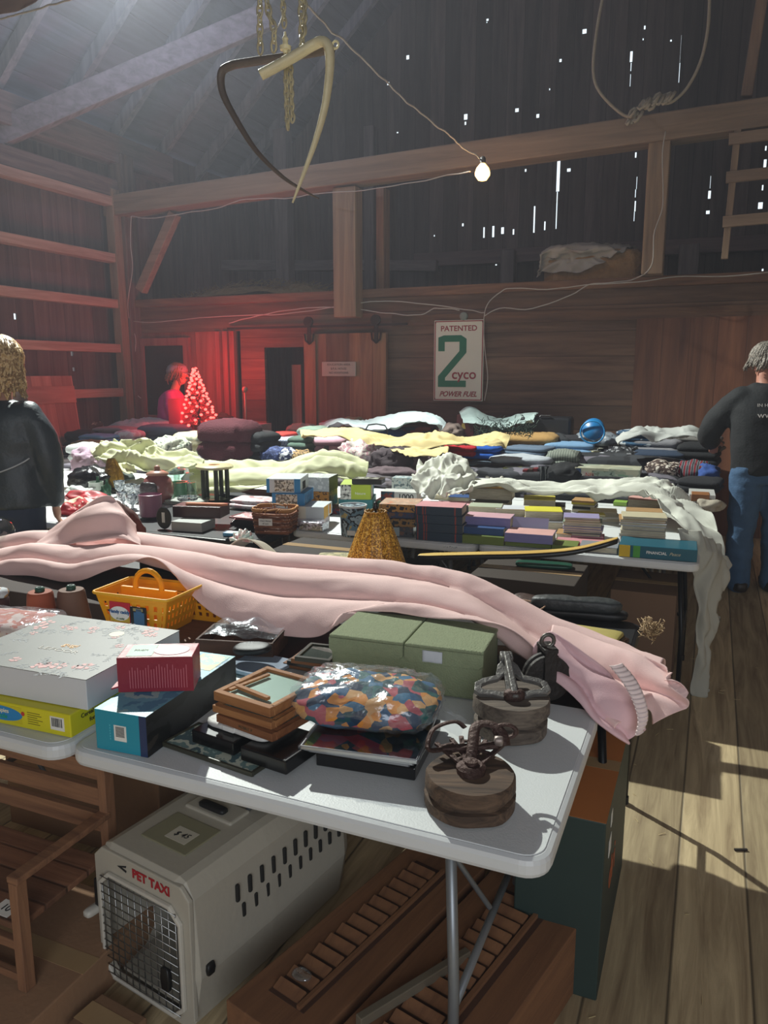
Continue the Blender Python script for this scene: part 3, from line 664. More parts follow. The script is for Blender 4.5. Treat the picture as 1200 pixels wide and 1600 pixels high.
# dark boxed frames
for i, (px_, py_, lab_) in enumerate(((300, 1160, 'black boxed frame under the white wrapping, left one'), (376, 1188, 'black boxed frame under the white wrapping, right one'))):
    p = PZ(px_, py_, .756)
    carton('shadow_box', lab_, 'frame box', p, (.135, .15, .034), -8, plain(hexc('0e0f11'), .25, 0, .3, 10), group='black boxed frames')
p = PZ(318, 1132, .79)
wb = T('wrapped_parcel', 'flat white paper-wrapped frame below the wooden frames', 'parcel', p, math.radians(-10))
m = MB(); m.slab(.20, .16, .016, (.10, .08, 0), .25, 18, .003, 2, 14); m.build('wrapping', plain(hexc('d9d7d2'), .6, 0, .04, 10, .5, 30), wb, smooth=True)
m = MB(); m.b2((.07, -.004, .006), (.105, .012, .018)); m.build('tape', plain(hexc('e6e6e2'), .3), wb)
for i, (dz, px_, py_, w_, d, h, rot, nm) in enumerate(((.807, 338, 1128, .185, .175, .020, -12, 'oak frame with a bronze nameplate, lowest of the wooden frames'), (.828, 332, 1112, .188, .18, .018, -9, 'dark oak frame in the middle of the wooden frame pile'), (.847, 334, 1094, .185, .20, .024, -10, 'deep oak frame on top of the pile, tilted wooden insert inside'))):
    p = PZ(px_, py_, dz)
    f = frame(nm, p, w_, d, h, rot, (OAKD, OAK, OAK)[i], plain(hexc('c8cfca'), .3), .016, group='wooden picture frames')
    if i == 0: text('MOBILE  P', .010, plain(hexc('5c4a34'), .4), f, (.10, -.0005, .010), FR)
    if i == 2:
        m = MB(); m.b2((.02, .02, .02), (.03, .15, .026)); m.b2((.02, .04, .02), (.14, .052, .028)); m.build('insert', OAK, f, rot=(0, 0, -.12), loc=(0, .012, .0))
# broad thin frames under the pillow
for i in range(3):
    p = PZ(462, 1172, .775+i*.011)
    frame(('wide silver-edged frame under the bagged pillow, bottom one', 'wide silver-edged frame under the bagged pillow, middle one', 'wide picture with a silver edge and red poster under the bagged pillow')[i], p+Vector((.004*i, .003*i, 0)), .275, .30, .010, 6+i*1.2, plain(hexc('b8babc'), .22, .7), pattern([hexc('1a1a18'), hexc('4a1718'), hexc('8d1e22'), hexc('5f5a20'), hexc('23282c')], 'VORONOI', 9, .15, (1, 1, 1), 0, 1), .004, group=FG)
p = PZ(490, 1200, .742)
ab = carton('acrylic_case', 'low black acrylic case under the wide frames', 'case', p+Vector((0, .012, 0)), (.24, .26, .031), 6, plain(hexc('17181a'), .12, 0, .2))
# bagged patchwork pillow
pl_ = T('bagged_pillow', 'multicoloured patchwork pillow inside a clear plastic bag', 'pillow', PZ(562, 1128, .808)+Vector((0, .02, 0)), math.radians(8))
m = MB(); m.slab(.345, .235, .080, (0, .03, 0), .55, 34, .012, 4, 15, .85)
m.build('pillow', pattern([hexc('1c3f5c'), hexc('d98e3c'), hexc('225f5c'), hexc('b9555f'), hexc('16304a'), hexc('2a5a80'), hexc('d8a468'), hexc('1c4a50'), hexc('3a6f90')], 'VORONOI', 34, .8), pl_, smooth=True)
m = MB(); m.slab(.36, .245, .095, (.002, .03, -.001), .55, 40, .013, 9, 21, .75); m.grid(lambda u, v: Vector((.14+.11*u, -.03+.10*v-.02*u, .05-.045*u+.010*noise.noise(Vector((u*5, v*6, 1))))), 12, 10)
m.build('plastic_bag', film((.95, .97, 1), .09, .25), pl_, smooth=True)
# blue grey plastic folder, behind the teal box
p = PZ(372, 1052, .745)
m = MB(); m.b2((0, 0, 0), (.17, .16, .012)); tag(m.build('plastic_folder', plain(hexc('9ca8b8'), .15, 0, .3, 12, .3, 20), loc=p+Vector((-.06, 0, 0)), rot=(0, 0, -.12), bevel=.003), 'pale grey-blue plastic sleeve lying behind the teal game box', 'folder')
# eye mask / slipper and dark frames
p = PZ(395, 1018, .79)
m = MB(); m.slab(.125, .07, .022, (0, 0, 0), .8, 16, .002, 1); tag(m.build('hair_brush', plain(hexc('0b0b0d'), .55), loc=p, rot=(.1, -.1, .1), smooth=True), 'black oval brush lying left of the green storage box', 'brush')
for i in range(4):
    p = PZ(442+i*6, 1042-i*3, .745+i*.017)
    frame(('lowest dark wooden frame', 'second dark wooden frame from the bottom', 'third dark wooden frame from the bottom', 'topmost dark wooden frame')[i]+' in the pile left of the green box', p, .115, .13, .015, -3+i*3, (OAKD, plain(hexc('1d1512'), .3), OAKD, plain(hexc('2d2a1c'), .3))[i], plain(hexc('3a3a34'), .2), .012, group='dark frames beside the green box')
p = PZ(300, 1030, .742)
bt = T('wooden_box', 'open brown wooden box under clear plastic behind the teal game box', 'box', p+Vector((.0, .02, 0)), math.radians(14))
m = MB(); m.b2((0, 0, 0), (.26, .008, .06)); m.b2((0, .16, 0), (.26, .168, .06)); m.b2((0, .008, 0), (.008, .16, .06)); m.b2((.252, .008, 0), (.26, .16, .06)); m.b2((.008, .008, 0), (.252, .16, .006)); m.build('box_body', wood(hexc('3e261c'), hexc('5d3b2a'), 'X', 4), bt, bevel=.002)
m = MB(); m.grid(lambda u, v: Vector((.02+.24*u, .02+.15*v, .07+.02*noise.noise(Vector((u*4, v*3, 5)))+.03*math.sin(PI*u)*math.sin(PI*v))), 18, 12); m.build('plastic_wrap', film(alpha=.14, rough=.25), bt, smooth=True)
# =================================================================== BARN PULLEYS
OLDW = wood(hexc('34271f'), hexc('6d5643'), 'X', 10, rough=.85); RUST = plain(hexc('4e3a34'), .6, .5, .35, 30, .6, 90); OLDD = wood(hexc('2a1c14'), hexc('553a26'), 'X', 9, rough=.6)
def hole_plate(outer, inner, z0, z1, M=None):
    m = MB(); n = len(outer)
    A = []
    for zz in (z0, z1):
        A.append(([m.bm.verts.new((M @ Vector((x, y, zz))) if M else (x, y, zz)) for x, y in outer], [m.bm.verts.new((M @ Vector((x, y, zz))) if M else (x, y, zz)) for x, y in inner]))
    for k in range(n):
        j = (k+1) % n
        for (o_, i_) in A: m.bm.faces.new((o_[k], o_[j], i_[j], i_[k]))
        m.bm.faces.new((A[0][0][k], A[0][0][j], A[1][0][j], A[1][0][k])); m.bm.faces.new((A[0][1][k], A[0][1][j], A[1][1][j], A[1][1][k]))
    return m
def pulley_near():
    c = PZ(725, 1274, .742); t = T('barn_pulley', 'dark round wooden pulley with rusty iron hook strap, nearest the table corner', 'pulley', c+Vector((0, .045, 0)), math.radians(18), 'old barn pulleys')
    R = .082
    m = MB(); m.lathe([(R*.9, 0), (R, .004), (R*1.0, .024), (R*.9, .026), (R*.9, .034), (R*.99, .036), (R*.99, .058), (R*.95, .063), (.0, .0635)], n=56, wob=.05); m.build('wooden_wheel', OLDW, t, smooth=True, auto=35)
    m = MB(); m.lathe([(.026, .062), (.027, .074), (.020, .080), (.012, .080), (.012, .086), (.0, .087)], n=20)
    m.build('hub', RUST, t, smooth=True, auto=40)
    # two-armed strap fanning from the hub to the back, with slots
    m = MB()
    for a, L_ in ((1.05, .090), (1.57, .098), (2.15, .092)):
        d = Vector((math.cos(a), math.sin(a), 0)); n_ = Vector((-d.y, d.x, 0))
        for s_ in (-1, 1): m.beam(Vector((0, 0, .076))+n_*.008*s_, Vector(d*L_)+n_*.017*s_+Vector((0, 0, .094)), .009, .009)
        for q in (.35, .62, .85): m.beam(d*L_*q-n_*.013+Vector((0, 0, .076+.018*q)), d*L_*q+n_*.015+Vector((0, 0, .076+.018*q)), .007, .007)
    m.build('strap', RUST, t, bevel=.0015)
    m = MB(); m.beam((-.052, .05, .090), (.05, .062, .100), .014, .014)
    m.tube(smooth_pts([(-.050, .050, .09), (-.078, .035, .10), (-.07, .07, .135), (-.03, .095, .145), (-.01, .09, .13)], 24), .008, 8, flat=.6)
    m.build('crossbar', RUST, t, smooth=True, auto=40)
    m = MB(); m.tube(smooth_pts([(.0, .02, .080), (.004, .045, .112), (.010, .080, .142), (.034, .090, .146), (.058, .078, .132), (.066, .062, .10)], 30), .0105, 10, flat=.6); m.build('loop_arm', RUST, t, smooth=True)
    m = MB(); m.tube([(.066+.020*math.cos(a), .088+.006*math.sin(a)*0, .125+.022*math.sin(a)) for a in [2*PI*k/16 for k in range(16)]], .0055, 8, closed=True); m.build('ring', RUST, t, smooth=True)
    m = MB(); m.slab(.018, .014, .03, (.052, .06, .10), .5, 8, 0, 0); m.build('worn_tip', plain(hexc('9b8d86'), .5, .6), t, smooth=True)
    t.scale = (1.18,)*3
    for ch in t.children:
        if ch.name.split('.')[0] not in ('wooden_wheel', 'hub'): ch.scale.z = .62; ch.location.z = .063*.38
pulley_near()
def pulley_far():
    c = PZ(802, 1160, .742); t = T('barn_pulley', 'round wooden pulley with a grey iron T-shaped frame, behind the nearest one', 'pulley', c+Vector((-.022, .065, 0)), math.radians(24), 'old barn pulleys')
    R = .082
    m = MB(); m.lathe([(R*.88, 0), (R*.95, .004), (R*.95, .028), (R*.85, .032), (R*.85, .045), (R, .048), (R, .074), (R*.97, .08), (.0, .081)], n=52, wob=.05); m.build('wooden_wheel', wood(hexc('3f3630'), hexc('7a6d60'), 'X', 11, rough=.85), t, smooth=True, auto=35)
    IR = plain(hexc('7d7a76'), .5, .55, .2, 30, .4, 90)
    # iron yoke: flat plate outline with two windows, leaning back over the wheel
    M = Matrix.Translation((0, -.015, .084)) @ Matrix.Rotation(math.radians(24), 4, 'X')
    o1 = [(-.082, .012), (-.072, .002), (-.045, .000), (-.020, -.010), (0, -.018), (0, .10), (-.012, .098), (-.022, .085), (-.030, .055), (-.060, .046), (-.078, .034)]
    i1 = [(-.066, .020), (-.060, .014), (-.044, .012), (-.026, .008), (-.013, .010), (-.011, .060), (-.014, .058), (-.018, .052), (-.026, .044), (-.050, .036), (-.062, .030)]
    for s_ in (1, -1):
        hole_plate([(x*s_, y) for x, y in o1], [(x*s_, y) for x, y in i1], -.005, .006, M).build('yoke_plate', IR, t, bevel=.0015)
    m = MB(); m.b2((-.007, -.02, .005), (.007, .112, .022)); m.b2((-.014, .095, -.004), (.014, .118, .016)); m.xf(M); m.build('yoke_rib', IR, t, bevel=.003)
    m = MB(); m.slab(.045, .030, .024, (0, -.025, .078), .8, 10, .001, 1); m.build('hub', RUST, t, smooth=True)
    t.scale = (1.2,)*3
pulley_far()
def pulley_dark():
    t = T('barn_pulley', 'blackened iron pulley in shadow between green box and pink sheet', 'pulley', PZ(850, 1108, .742)+Vector((-.01, .07, 0)), math.radians(30), 'old barn pulleys')
    BK = plain(hexc('2c2724'), .6, .4, .3, 20, .5, 60)
    m = MB(); m.lathe([(.055, -.022), (.066, -.02), (.066, -.008), (.052, 0), (.066, .008), (.066, .02), (.055, .022)], n=36, M=Matrix.Rotation(PI/2, 4, 'X'), c=(0, 0, .067)); m.build('iron_wheel', BK, t, smooth=True, auto=40)
    m = MB(); m.beam((0, -.032, .06), (0, -.032, .15), .035, .008); m.beam((0, .032, .06), (0, .032, .15), .035, .008); m.b2((-.02, -.036, .146), (.02, .036, .158)); m.build('side_plates', BK, t, bevel=.002)
    m = MB(); m.tube([(.0+.018*math.cos(a), 0, .172+.018*math.sin(a)) for a in [2*PI*k/14 for k in range(14)]], .006, 8, closed=True); m.build('eye', plain(hexc('6a655f'), .45, .6), t, smooth=True)
pulley_dark()
# =================================================================== PINK SHEET
PINK = plain(hexc('edc9c4'), .8, 0, .04, 5, .12, 300)
def R_(*a): return [PY(*q) for q in a]
ps = T('pink_sheet', 'long pale pink bed sheet heaped across the back of the foreground table', 'bed sheet', (-1.2, 2.3, .75))
def child_sheet(rows_, mat, parent, name, **k):
    m = sheet_mb(rows_, **k); off = parent.location
    for v in m.bm.verts: v.co -= off
    return m.build(name, mat, parent, smooth=True, solid=.0025)
top_ = R_((-40,858,2.55),(40,838,2.55),(110,838,2.6),(200,838,2.6),(300,850,2.55),(420,868,2.5),(540,878,2.5),(640,888,2.5),(720,902,2.5),(800,938,2.48),(870,975,2.45),(960,1010,2.4),(1035,1040,2.3))
bk_ = [p+Vector((0, .10, -.10)) for p in top_]
m1_ = R_((-40,868,2.45),(40,852,2.45),(110,855,2.45),(200,855,2.45),(300,868,2.4),(420,890,2.38),(540,900,2.38),(640,912,2.38),(720,930,2.36),(790,968,2.34),(850,1005,2.3),(940,1045,2.25),(1020,1078,2.15))
m2_ = R_((-40,885,2.33),(40,872,2.33),(110,882,2.3),(200,872,2.3),(290,898,2.27),(420,930,2.25),(530,935,2.25),(640,940,2.24),(720,955,2.23),(775,985,2.2),(840,1035,2.16),(920,1085,2.1),(985,1118,2.02))
lo_ = R_((-40,900,2.28),(40,898,2.28),(110,908,2.25),(190,880,2.22),(250,872,2.2),(330,955,2.14),(430,990,2.12),(505,990,2.12),(545,955,2.16),(660,962,2.16),(780,978,2.14),(840,1020,2.1),(905,1090,2.04),(960,1140,1.98))
child_sheet([bk_, top_, m1_, m2_, lo_], PINK, ps, 'sheet_body', nu=200, nv=64, folds=2.6, amp=.045, wr=.0022, seed=1, fs=1.6)
# tail that hangs over the end of the table
ta = R_((865,972,2.42),(930,1000,2.35),(1000,1022,2.25),(1045,1045,2.2),(1040,1060,2.15)); tb_ = R_((860,1005,2.3),(925,1035,2.26),(990,1070,2.2),(1030,1085,2.15),(1078,1098,2.12)); tc_ = R_((880,1040,2.2),(935,1070,2.16),(985,1100,2.14),(1015,1110,2.12),(1020,1132,2.1)); 
child_sheet([ta, tb_, tc_], PINK, ps, 'hanging_corner', nu=50, nv=24, folds=1.8, amp=.03, wr=.002, seed=3, fs=2)
sa = R_((860,985,2.16),(905,1015,2.12),(945,1045,2.1),(975,1075,2.08),(1000,1100,2.06),(1010,1138,2.04)); sb = R_((835,1015,2.12),(870,1040,2.08),(915,1070,2.05),(950,1100,2.02),(975,1125,2.0),(990,1150,2.0)); sc_ = R_((830,1040,2.08),(880,1075,2.03),(905,1100,2.0),(925,1125,1.98),(955,1148,1.97),(980,1164,1.98))
child_sheet([sa, sb, sc_], plain(hexc('e3bcc0'), .8, 0, .05, 5, .12, 300), ps, 'sheet_tail', nu=50, nv=26, folds=1.4, amp=.03, wr=.0025, seed=5, fs=2)
# gathered hem on the tail
m = MB()
ha = [PY(952, 1040, 2.03), PY(972, 1066, 2.01), PY(988, 1095, 1.985), PY(996, 1125, 1.965), PY(992, 1150, 1.955)]
hb = [PY(972, 1036, 2.05), PY(994, 1062, 2.03), PY(1008, 1092, 2.0), PY(1013, 1122, 1.98), PY(1004, 1146, 1.965)]
m.grid(lambda u, v: cr(ha, u).lerp(cr(hb, u), v)+Vector((0, -.006*math.sin(PI*v)-.004*abs(math.sin(u*PI*17)), .003*abs(math.sin(u*PI*17)))), 120, 8)
for v in m.bm.verts: v.co -= ps.location
m.build('elastic_hem', plain(hexc('f0dcd8'), .8), ps, smooth=True, solid=.003)
# peaked bundle of the same sheet by the red pots
pk = [R_((70,842,2.62),(110,805,2.6),(165,775,2.58),(190,790,2.6),(205,815,2.62)), R_((60,850,2.5),(105,822,2.5),(150,800,2.5),(188,806,2.52),(212,835,2.55)), R_((60,856,2.42),(100,850,2.42),(150,845,2.42),(190,842,2.44),(222,850,2.45))]
child_sheet(pk, PINK, ps, 'peaked_fold', nu=40, nv=24, folds=1.0, amp=.03, wr=.003, seed=8, fs=1.5)
bp = [R_((170,780,2.62),(190,782,2.64),(208,800,2.66),(222,828,2.68)), R_((180,800,2.6),(195,805,2.6),(210,822,2.62),(226,842,2.64)), R_((195,825,2.56),(205,835,2.56),(215,842,2.58),(224,846,2.6))]
sheet('brown_cloth', 'crumpled rust brown cloth peeking out behind the pink sheet peak', 'cloth', bp, plain(hexc('5e2e22'), .8), nu=24, nv=16, folds=1, amp=.015, wr=.01, seed=4)
# =================================================================== UNDER THE TABLES
def rrect(w, d, r, n=5, taper=0):
    P = []
    for cx, cy, a0 in ((w/2-r, d-r, 0), (-w/2+r, d-r, 90), (-w/2+r, r, 180), (w/2-r, r, 270)):
        for k in range(n): a = math.radians(a0+90*k/(n-1)); P.append((cx+r*math.cos(a), cy+r*math.sin(a)))
    return P
PT = plain(hexc('b3ad9f'), .5, 0, .05, 8, .1, 60); PTD = plain(hexc('9a9588'), .5, 0, .05)
pc = T('pet_carrier', 'beige plastic pet carrier with wire door under the foreground table', 'pet carrier', (-1.262, 1.385, 0), math.radians(-10))
CW, CH, CL = .38, .425, .66
# profile (x,z) cross-section, wide at the seam; lofted along y
def sec(s_, top, bot=0):
    w2 = CW/2*s_
    return [(-w2*.86, .02+bot), (w2*.86, .02+bot), (w2*1.0, .16), (w2*1.0, .175), (w2*.93, top-.05), (w2*.80, top-.008), (w2*.68, top), (-w2*.68, top), (-w2*.80, top-.008), (-w2*.93, top-.05), (-w2*1.0, .175), (-w2*1.0, .16)]
m = MB(); prev = None
for (y, s_, tp) in ((0, .94, CH-.012), (.012, 1.0, CH), (.28, 1.03, CH+.004), (CL-.04, 1.0, CH-.01), (CL, .90, CH-.05)):
    ring = [m.bm.verts.new((x, y, z)) for x, z in sec(s_, tp)]
    if prev:
        for k in range(12): m.bm.faces.new((prev[k], prev[(k+1) % 12], ring[(k+1) % 12], ring[k]))
    prev = ring
m.bm.faces.new(prev)
m.build('shell', PT, pc, bevel=.012, solid=.005)
# front surround with door opening
def octo(w_, z0, z1, c): return [(-w_+c, z0), (w_-c, z0), (w_, z0+c), (w_, z1-c), (w_-c, z1), (-w_+c, z1), (-w_, z1-c), (-w_, z0+c)]
MF = Matrix.Rotation(PI/2, 4, 'X')
hole_plate(octo(.180, .018, CH-.012, .03), octo(.148, .045, .345, .035), -.006, .008, MF).build('door_surround', PT, pc, bevel=.003)
hole_plate(octo(.157, .036, .355, .038), octo(.147, .046, .345, .035), .008, .020, MF).build('door_rim', plain(hexc('c9c4b8'), .45), pc, bevel=.003)
m = MB()
for i in range(12): x = -.140+.28*i/11; m.tube([(x, -.018, .05), (x, -.018, .342)], .0016, 6)
for i in range(13): z = .055+.285*i/12; m.tube([(-.144, -.020, z), (.144, -.020, z)], .0016, 6)
m.build('wire_door', plain(hexc('9a9a98'), .3, .9), pc, smooth=True)
m = MB(); m.slab(.032, .014, .07, (.108, -.030, .12), .3, 8, 0, 0); m.build('latch', plain(hexc('151617'), .4), pc, smooth=True)
m = MB(); m.b2((-.11, .01, .05), (.11, .35, .06)); m.build('inner_floor', PTD, pc)
m = MB(); m.slab(.03, .06, .022, (-.195, -.01, .20), .5, 10, 0, 0); m.build('side_lug', plain(hexc('c4c0b6'), .5), pc, smooth=True)
m = MB(); m.b2((-.198, -.005, .215), (-.18, .02, .30)); m.build('side_clip', plain(hexc('141414'), .5), pc, bevel=.003)
m = MB(); m.slab(.016, .028, .034, (.193, .04, .158), .5, 8, 0, 0); m.build('seam_bolt', plain(hexc('141414'), .5), pc, smooth=True)
# top hatch, handle, price tag, side vents
m = MB(); m.b2((-.085, .07, CH+.001), (.085, .20, CH+.006)); m.build('top_hatch', plain(hexc('8e8a70'), .5), pc, bevel=.003)
m = MB(); m.b2((-.025, .10, CH+.0055), (.05, .155, CH+.0068)); tg = m.build('price_tag', plain(hexc('c9c3b2'), .7), pc, rot=(0, 0, 0))
text('$ 45', .026, INK, tg, (.012, .127, CH+.0072), (0, 0, .1), shear=.3)
m = MB(); m.b2((-.09, .23, CH-.0), (.09, .31, CH+.012)); m.build('handle_base', PT, pc, bevel=.006)
m = MB(); m.slab(.10, .03, .016, (0, .255, CH+.012), .4, 10, 0, 0); m.build('handle', plain(hexc('1a1b1c'), .5), pc, smooth=True)
sx_ = CW/2*.97
for i in range(10):
    for j, (z0, z1) in enumerate(((.29, .34), (.235, .275))):
        y = .15+i*.047+(.02 if j else 0)
        m = MB(); m.box((sx_+.0035, y, (z0+z1)/2), (.010, .012, z1-z0)); m.build('side_vent', plain(hexc('1b1a17'), .8), pc, bevel=.004)
RED = plain(hexc('a8202a'), .5)
text('PET TAXI', .034, RED, pc, (.045, -.0095, .385), FR, bold=.0012, sx=1.0)
m = MB(); m.prism([(-.096, .372), (-.060, .384), (-.062, .378), (-.08, .374), (-.060, .370), (-.062, .364)], .0, .001, Matrix.Translation((.012, -.0085, .012)) @ MF); m.build('swoosh', INK, pc)
# slatted wooden child's bench at the left
CH1 = wood(hexc('74503a'), hexc('9c7050'), 'X', 5); CH2 = wood(hexc('74503a'), hexc('9c7050'), 'Z', 5)
b_ = T('slatted_chair', 'brown wooden slat-back chair standing under the left table', 'chair', (-1.81, 1.215, .117), math.radians(0))
for i, z in enumerate((.485, .405, .325, .245)):
    m = MB(); m.b2((-.20, .30, z), (.30, .318, z+.055)); m.build('back_slat', CH1, b_, bevel=.002)
for x in (-.22, .30):
    m = MB(); m.b2((x, .29, 0), (x+.028, .325, .55)); m.build('leg', CH2, b_, bevel=.002)
    m = MB(); m.b2((x, -.02, 0), (x+.028, .012, .30)); m.build('leg', CH2, b_, bevel=.002)
    m = MB(); m.b2((x-.004, -.02, .30), (x+.032, .30, .318)); m.build('arm_rest', CH1, b_, bevel=.003)
m = MB(); m.b2((-.20, -.01, .16), (.31, .29, .178)); m.build('seat', wood(hexc('6a4632'), hexc('8a6046'), 'X', 4, .075, 'Y'), b_, bevel=.003)
m = MB(); m.b2((-.20, -.015, .11), (.30, .005, .135)); m.b2((-.20, -.015, .02), (.30, .005, .04)); m.build('stretcher', CH1, b_, bevel=.002)
m = MB(); m.b2((.20, .0, .1785), (.26, .05, .180)); tg = m.build('price_tag', PAPER, b_); text('10', .03, INK, tg, (.23, .025, .1805))
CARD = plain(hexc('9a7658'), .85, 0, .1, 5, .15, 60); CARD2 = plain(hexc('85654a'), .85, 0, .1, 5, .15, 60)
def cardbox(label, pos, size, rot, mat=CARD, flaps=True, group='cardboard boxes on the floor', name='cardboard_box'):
    t = carton(name, label, 'cardboard box', pos, size, rot, mat, group=group, bev=.004)
    W, D, Hh = size
    m = MB(); m.b2((W*.0, D/2-.03, Hh-.0005), (W, D/2+.03, Hh+.001)); m.build('tape', plain(hexc('a98c66'), .3), t)
    return t
c1 = cardbox('wide low cardboard box at the bottom left below the wooden chair', (-2.22, 1.08, 0), (.82, .50, .115), 0)
m = MB(); 
for i in range(5): m.b2((.70, -.001, .03+i*.014), (.755, 0, .036+i*.014))
m.build('printed_marks', INK, c1)
cardbox('small cardboard box with black printed symbols in front of the pet carrier', (-1.37, 1.20, 0), (.16, .12, .06), -6, CARD2)
cardbox('cardboard box behind the wooden chair under the left table', (-2.3, 1.86, 0), (.7, .3, .35), 0, CARD2)
# long slatted panels in cartons, lower middle
for i, (x, y, w_, lab_) in enumerate(((-.955, 1.30, .24, 'long brown louvered shutter box lying next to the pet carrier'), (-.69, 1.28, .30, 'long brown louvered shutter box lying behind the table leg'))):
    t = T('louvered_box', lab_, 'box', (x, y, 0), math.radians(-14), 'louvered boxes under the table')
    bw_ = wood(hexc('6e4a32'), hexc('8a6040'), 'Y', 3)
    m = MB(); m.b2((0, 0, 0), (w_, .80, .20)); m.build('box_body', bw_, t, bevel=.003)
    m = MB(); m.b2((w_*.25, .08, .1995), (w_*.72, .70, .2012)); m.build('louver_recess', plain(hexc('4a2f20'), .8), t)
    for k in range(13):
        m = MB(); m.box((w_*.44, .105+k*.046, .208), (w_*.34, .030, .006), Matrix.Rotation(.35, 3, 'X')); m.build('slat', bw_, t)
    m = MB(); m.b2((w_*.63, .08, .2), (w_*.67, .70, .212)); m.build('tilt_rod', bw_, t)
    if i == 0: m = MB(); m.slab(.05, .04, .006, (w_*.42, .15, .212), .9, 8, .004, 3); m.build('clear_sticker', film(alpha=.3), t, smooth=True)
# big dark printed cartons below the right end
t = cardbox('tall dark green printed carton with orange letters under the table end', (-.405, 1.86, 0), (.23, .62, .52), 0, plain(hexc('2a3a36'), .6), name='printed_carton')
panel(t, 'top', 0, 0, .23, .62, plain(hexc('b5713a'), .7), 'top_panel', .23, .62, .52)
text('dri', .13, plain(hexc('a8562e'), .6), t, (.2312, .22, .26), (PI/2, 0, PI/2))
m = MB(); m.b2((.2305, .10, .36), (.2315, .15, .41)); m.b2((.2305, .12, .44), (.2315, .15, .48)); m.build('paper_label', PAPER, t)
cardbox('plain cardboard box under the book table at the right', (-.42, 3.98, 0), (.32, .45, .55), 0, plain(hexc('6e5440'), .85, 0, .1))
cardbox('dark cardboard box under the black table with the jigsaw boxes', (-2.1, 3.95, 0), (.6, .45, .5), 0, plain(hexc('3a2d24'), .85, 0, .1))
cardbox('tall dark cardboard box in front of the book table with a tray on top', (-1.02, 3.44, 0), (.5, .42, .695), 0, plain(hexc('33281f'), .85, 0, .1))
m = MB(); m.b2((0, 0, 0), (.35, .02, .025)); tag(m.build('metal_rod', plain(hexc('8a8272'), .5, .5), loc=(-.62, 1.33, .22), rot=(0, .05, 1.1), bevel=.002), 'pale metal rod lying on the louvered box by the table leg', 'rod')
# straw bits on the boards
m = MB(); rr_ = random.Random(9)
for i in range(70):
    x, y = rr_.uniform(-.2, 1.0), rr_.uniform(1.6, 4.8); a = rr_.uniform(0, PI); L_ = rr_.uniform(.01, .035)
    m.beam((x, y, .003), (x+L_*math.cos(a), y+L_*math.sin(a), .004), .0014, .0014)
tag(m.build('straw_bits', plain(hexc('cdb98a'), .8), center=False), 'bits of pale straw scattered on the floor boards', 'straw', kind='stuff')
m = MB(); m.b2((0, 0, 0), (.045, .008, .006)); tag(m.build('wood_splinter', plain(hexc('2a211c'), .8), loc=(.18, 2.72, .001), rot=(0, 0, .4)), 'small dark splinter on the sunlit-looking floor boards', 'splinter')
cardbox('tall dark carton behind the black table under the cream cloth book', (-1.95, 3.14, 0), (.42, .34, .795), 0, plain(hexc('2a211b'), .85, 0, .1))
tc = carton('tool_case', 'long dark tool case with an orange handle behind the pink sheet', 'tool case', (-2.36, 2.70, .7165), (.66, .26, .118), 0, plain(hexc('17181a'), .5))
m = MB(); m.tube([(.27, .14, .115), (.27, .14, .145), (.282, .14, .157), (.315, .14, .157), (.325, .14, .145), (.325, .14, .115)], .008, 8); m.build('handle', plain(hexc('d9803f'), .4), tc, smooth=True, label='orange carrying handle')
# =================================================================== THINGS ON THE BLACK TABLES BEHIND THE SHEET
# golden pleated lampshade
lp = T('table_lamp', 'gold glitter pleated lampshade on a small lamp behind the pink sheet', 'lamp', PY(587, 905, 2.72)); 
lk = depth(lp.location)/1200; LH = 92*lk; zb = .04
GOLD = pattern([hexc('7a5210'), hexc('c08a22'), hexc('e0b24a'), hexc('9a6a18')], 'VORONOI', 220, .45)
def pleat(u, v):
    a = 2*PI*u; s_ = 1+.03*math.cos(a*14); r = (49*lk*(1-v)+16*lk*v+.004*math.sin(PI*v))*s_
    return Vector((r*math.cos(a), r*math.sin(a), zb+LH*v))
m = MB(); m.grid(pleat, 112, 14, closed_u=True); sh = m.build('shade', GOLD, lp, smooth=True, solid=.002)
TR = plain(hexc('a9771c'), .6, 0, .3, 60)
for z, r in ((zb+.002, 49*lk), (zb+LH, 16*lk)):
    m = MB(); m.tube([(r*1.02*math.cos(a), r*1.02*math.sin(a), z+.002*math.cos(a*14)) for a in [2*PI*k/56 for k in range(56)]], .0035, 6, closed=True); m.build('braid_trim', TR, sh, smooth=True)
for k in range(14):
    a = 2*PI*(k+.5)/14; m = MB(); m.tube([((49*lk*(1-v)+16*lk*v)*.985*math.cos(a), (49*lk*(1-v)+16*lk*v)*.985*math.sin(a), zb+LH*v) for v in (0, .33, .66, 1)], .0016, 5); m.build('rib', TR, sh)
m = MB(); m.lathe([(.004, 0), (.004, .02), (.011, .022), (.012, .03), (.006, .034), (.010, .04), (.004, .05)], c=(0, 0, zb+LH-.012), n=16); m.build('finial', plain(hexc('1e1a16'), .4), lp, smooth=True)
m = MB(); m.lathe([(.05, .0), (.052, .01), (.02, .02), (.012, .04), (.010, zb+LH)], n=20); m.build('lamp_base', plain(hexc('2b2018'), .5), lp, smooth=True)
ZB = .716
def thing_slab(name, label, cat, px_, py_, z, w, d, h, mat, rot=0, e=.35, amp=.003, seed=1, group=None, n=18, ez=.5):
    o = MB().slab(w, d, h, (0, 0, 0), e, n, amp, seed, 9, ez).build(name, mat, smooth=True, loc=PZ(px_, py_, z), rot=(0, 0, math.radians(rot)))
    return tag(o, label, cat, group)
thing_slab('book', 'cream cloth book lying in front of the jigsaw table, left of the lampshade', 'book', 525, 874, .796, .17, .14, .018, pattern([hexc('c8bc92'), hexc('8f8a6a'), hexc('b9ad80')], 'NOISE', 30), 20, .1)
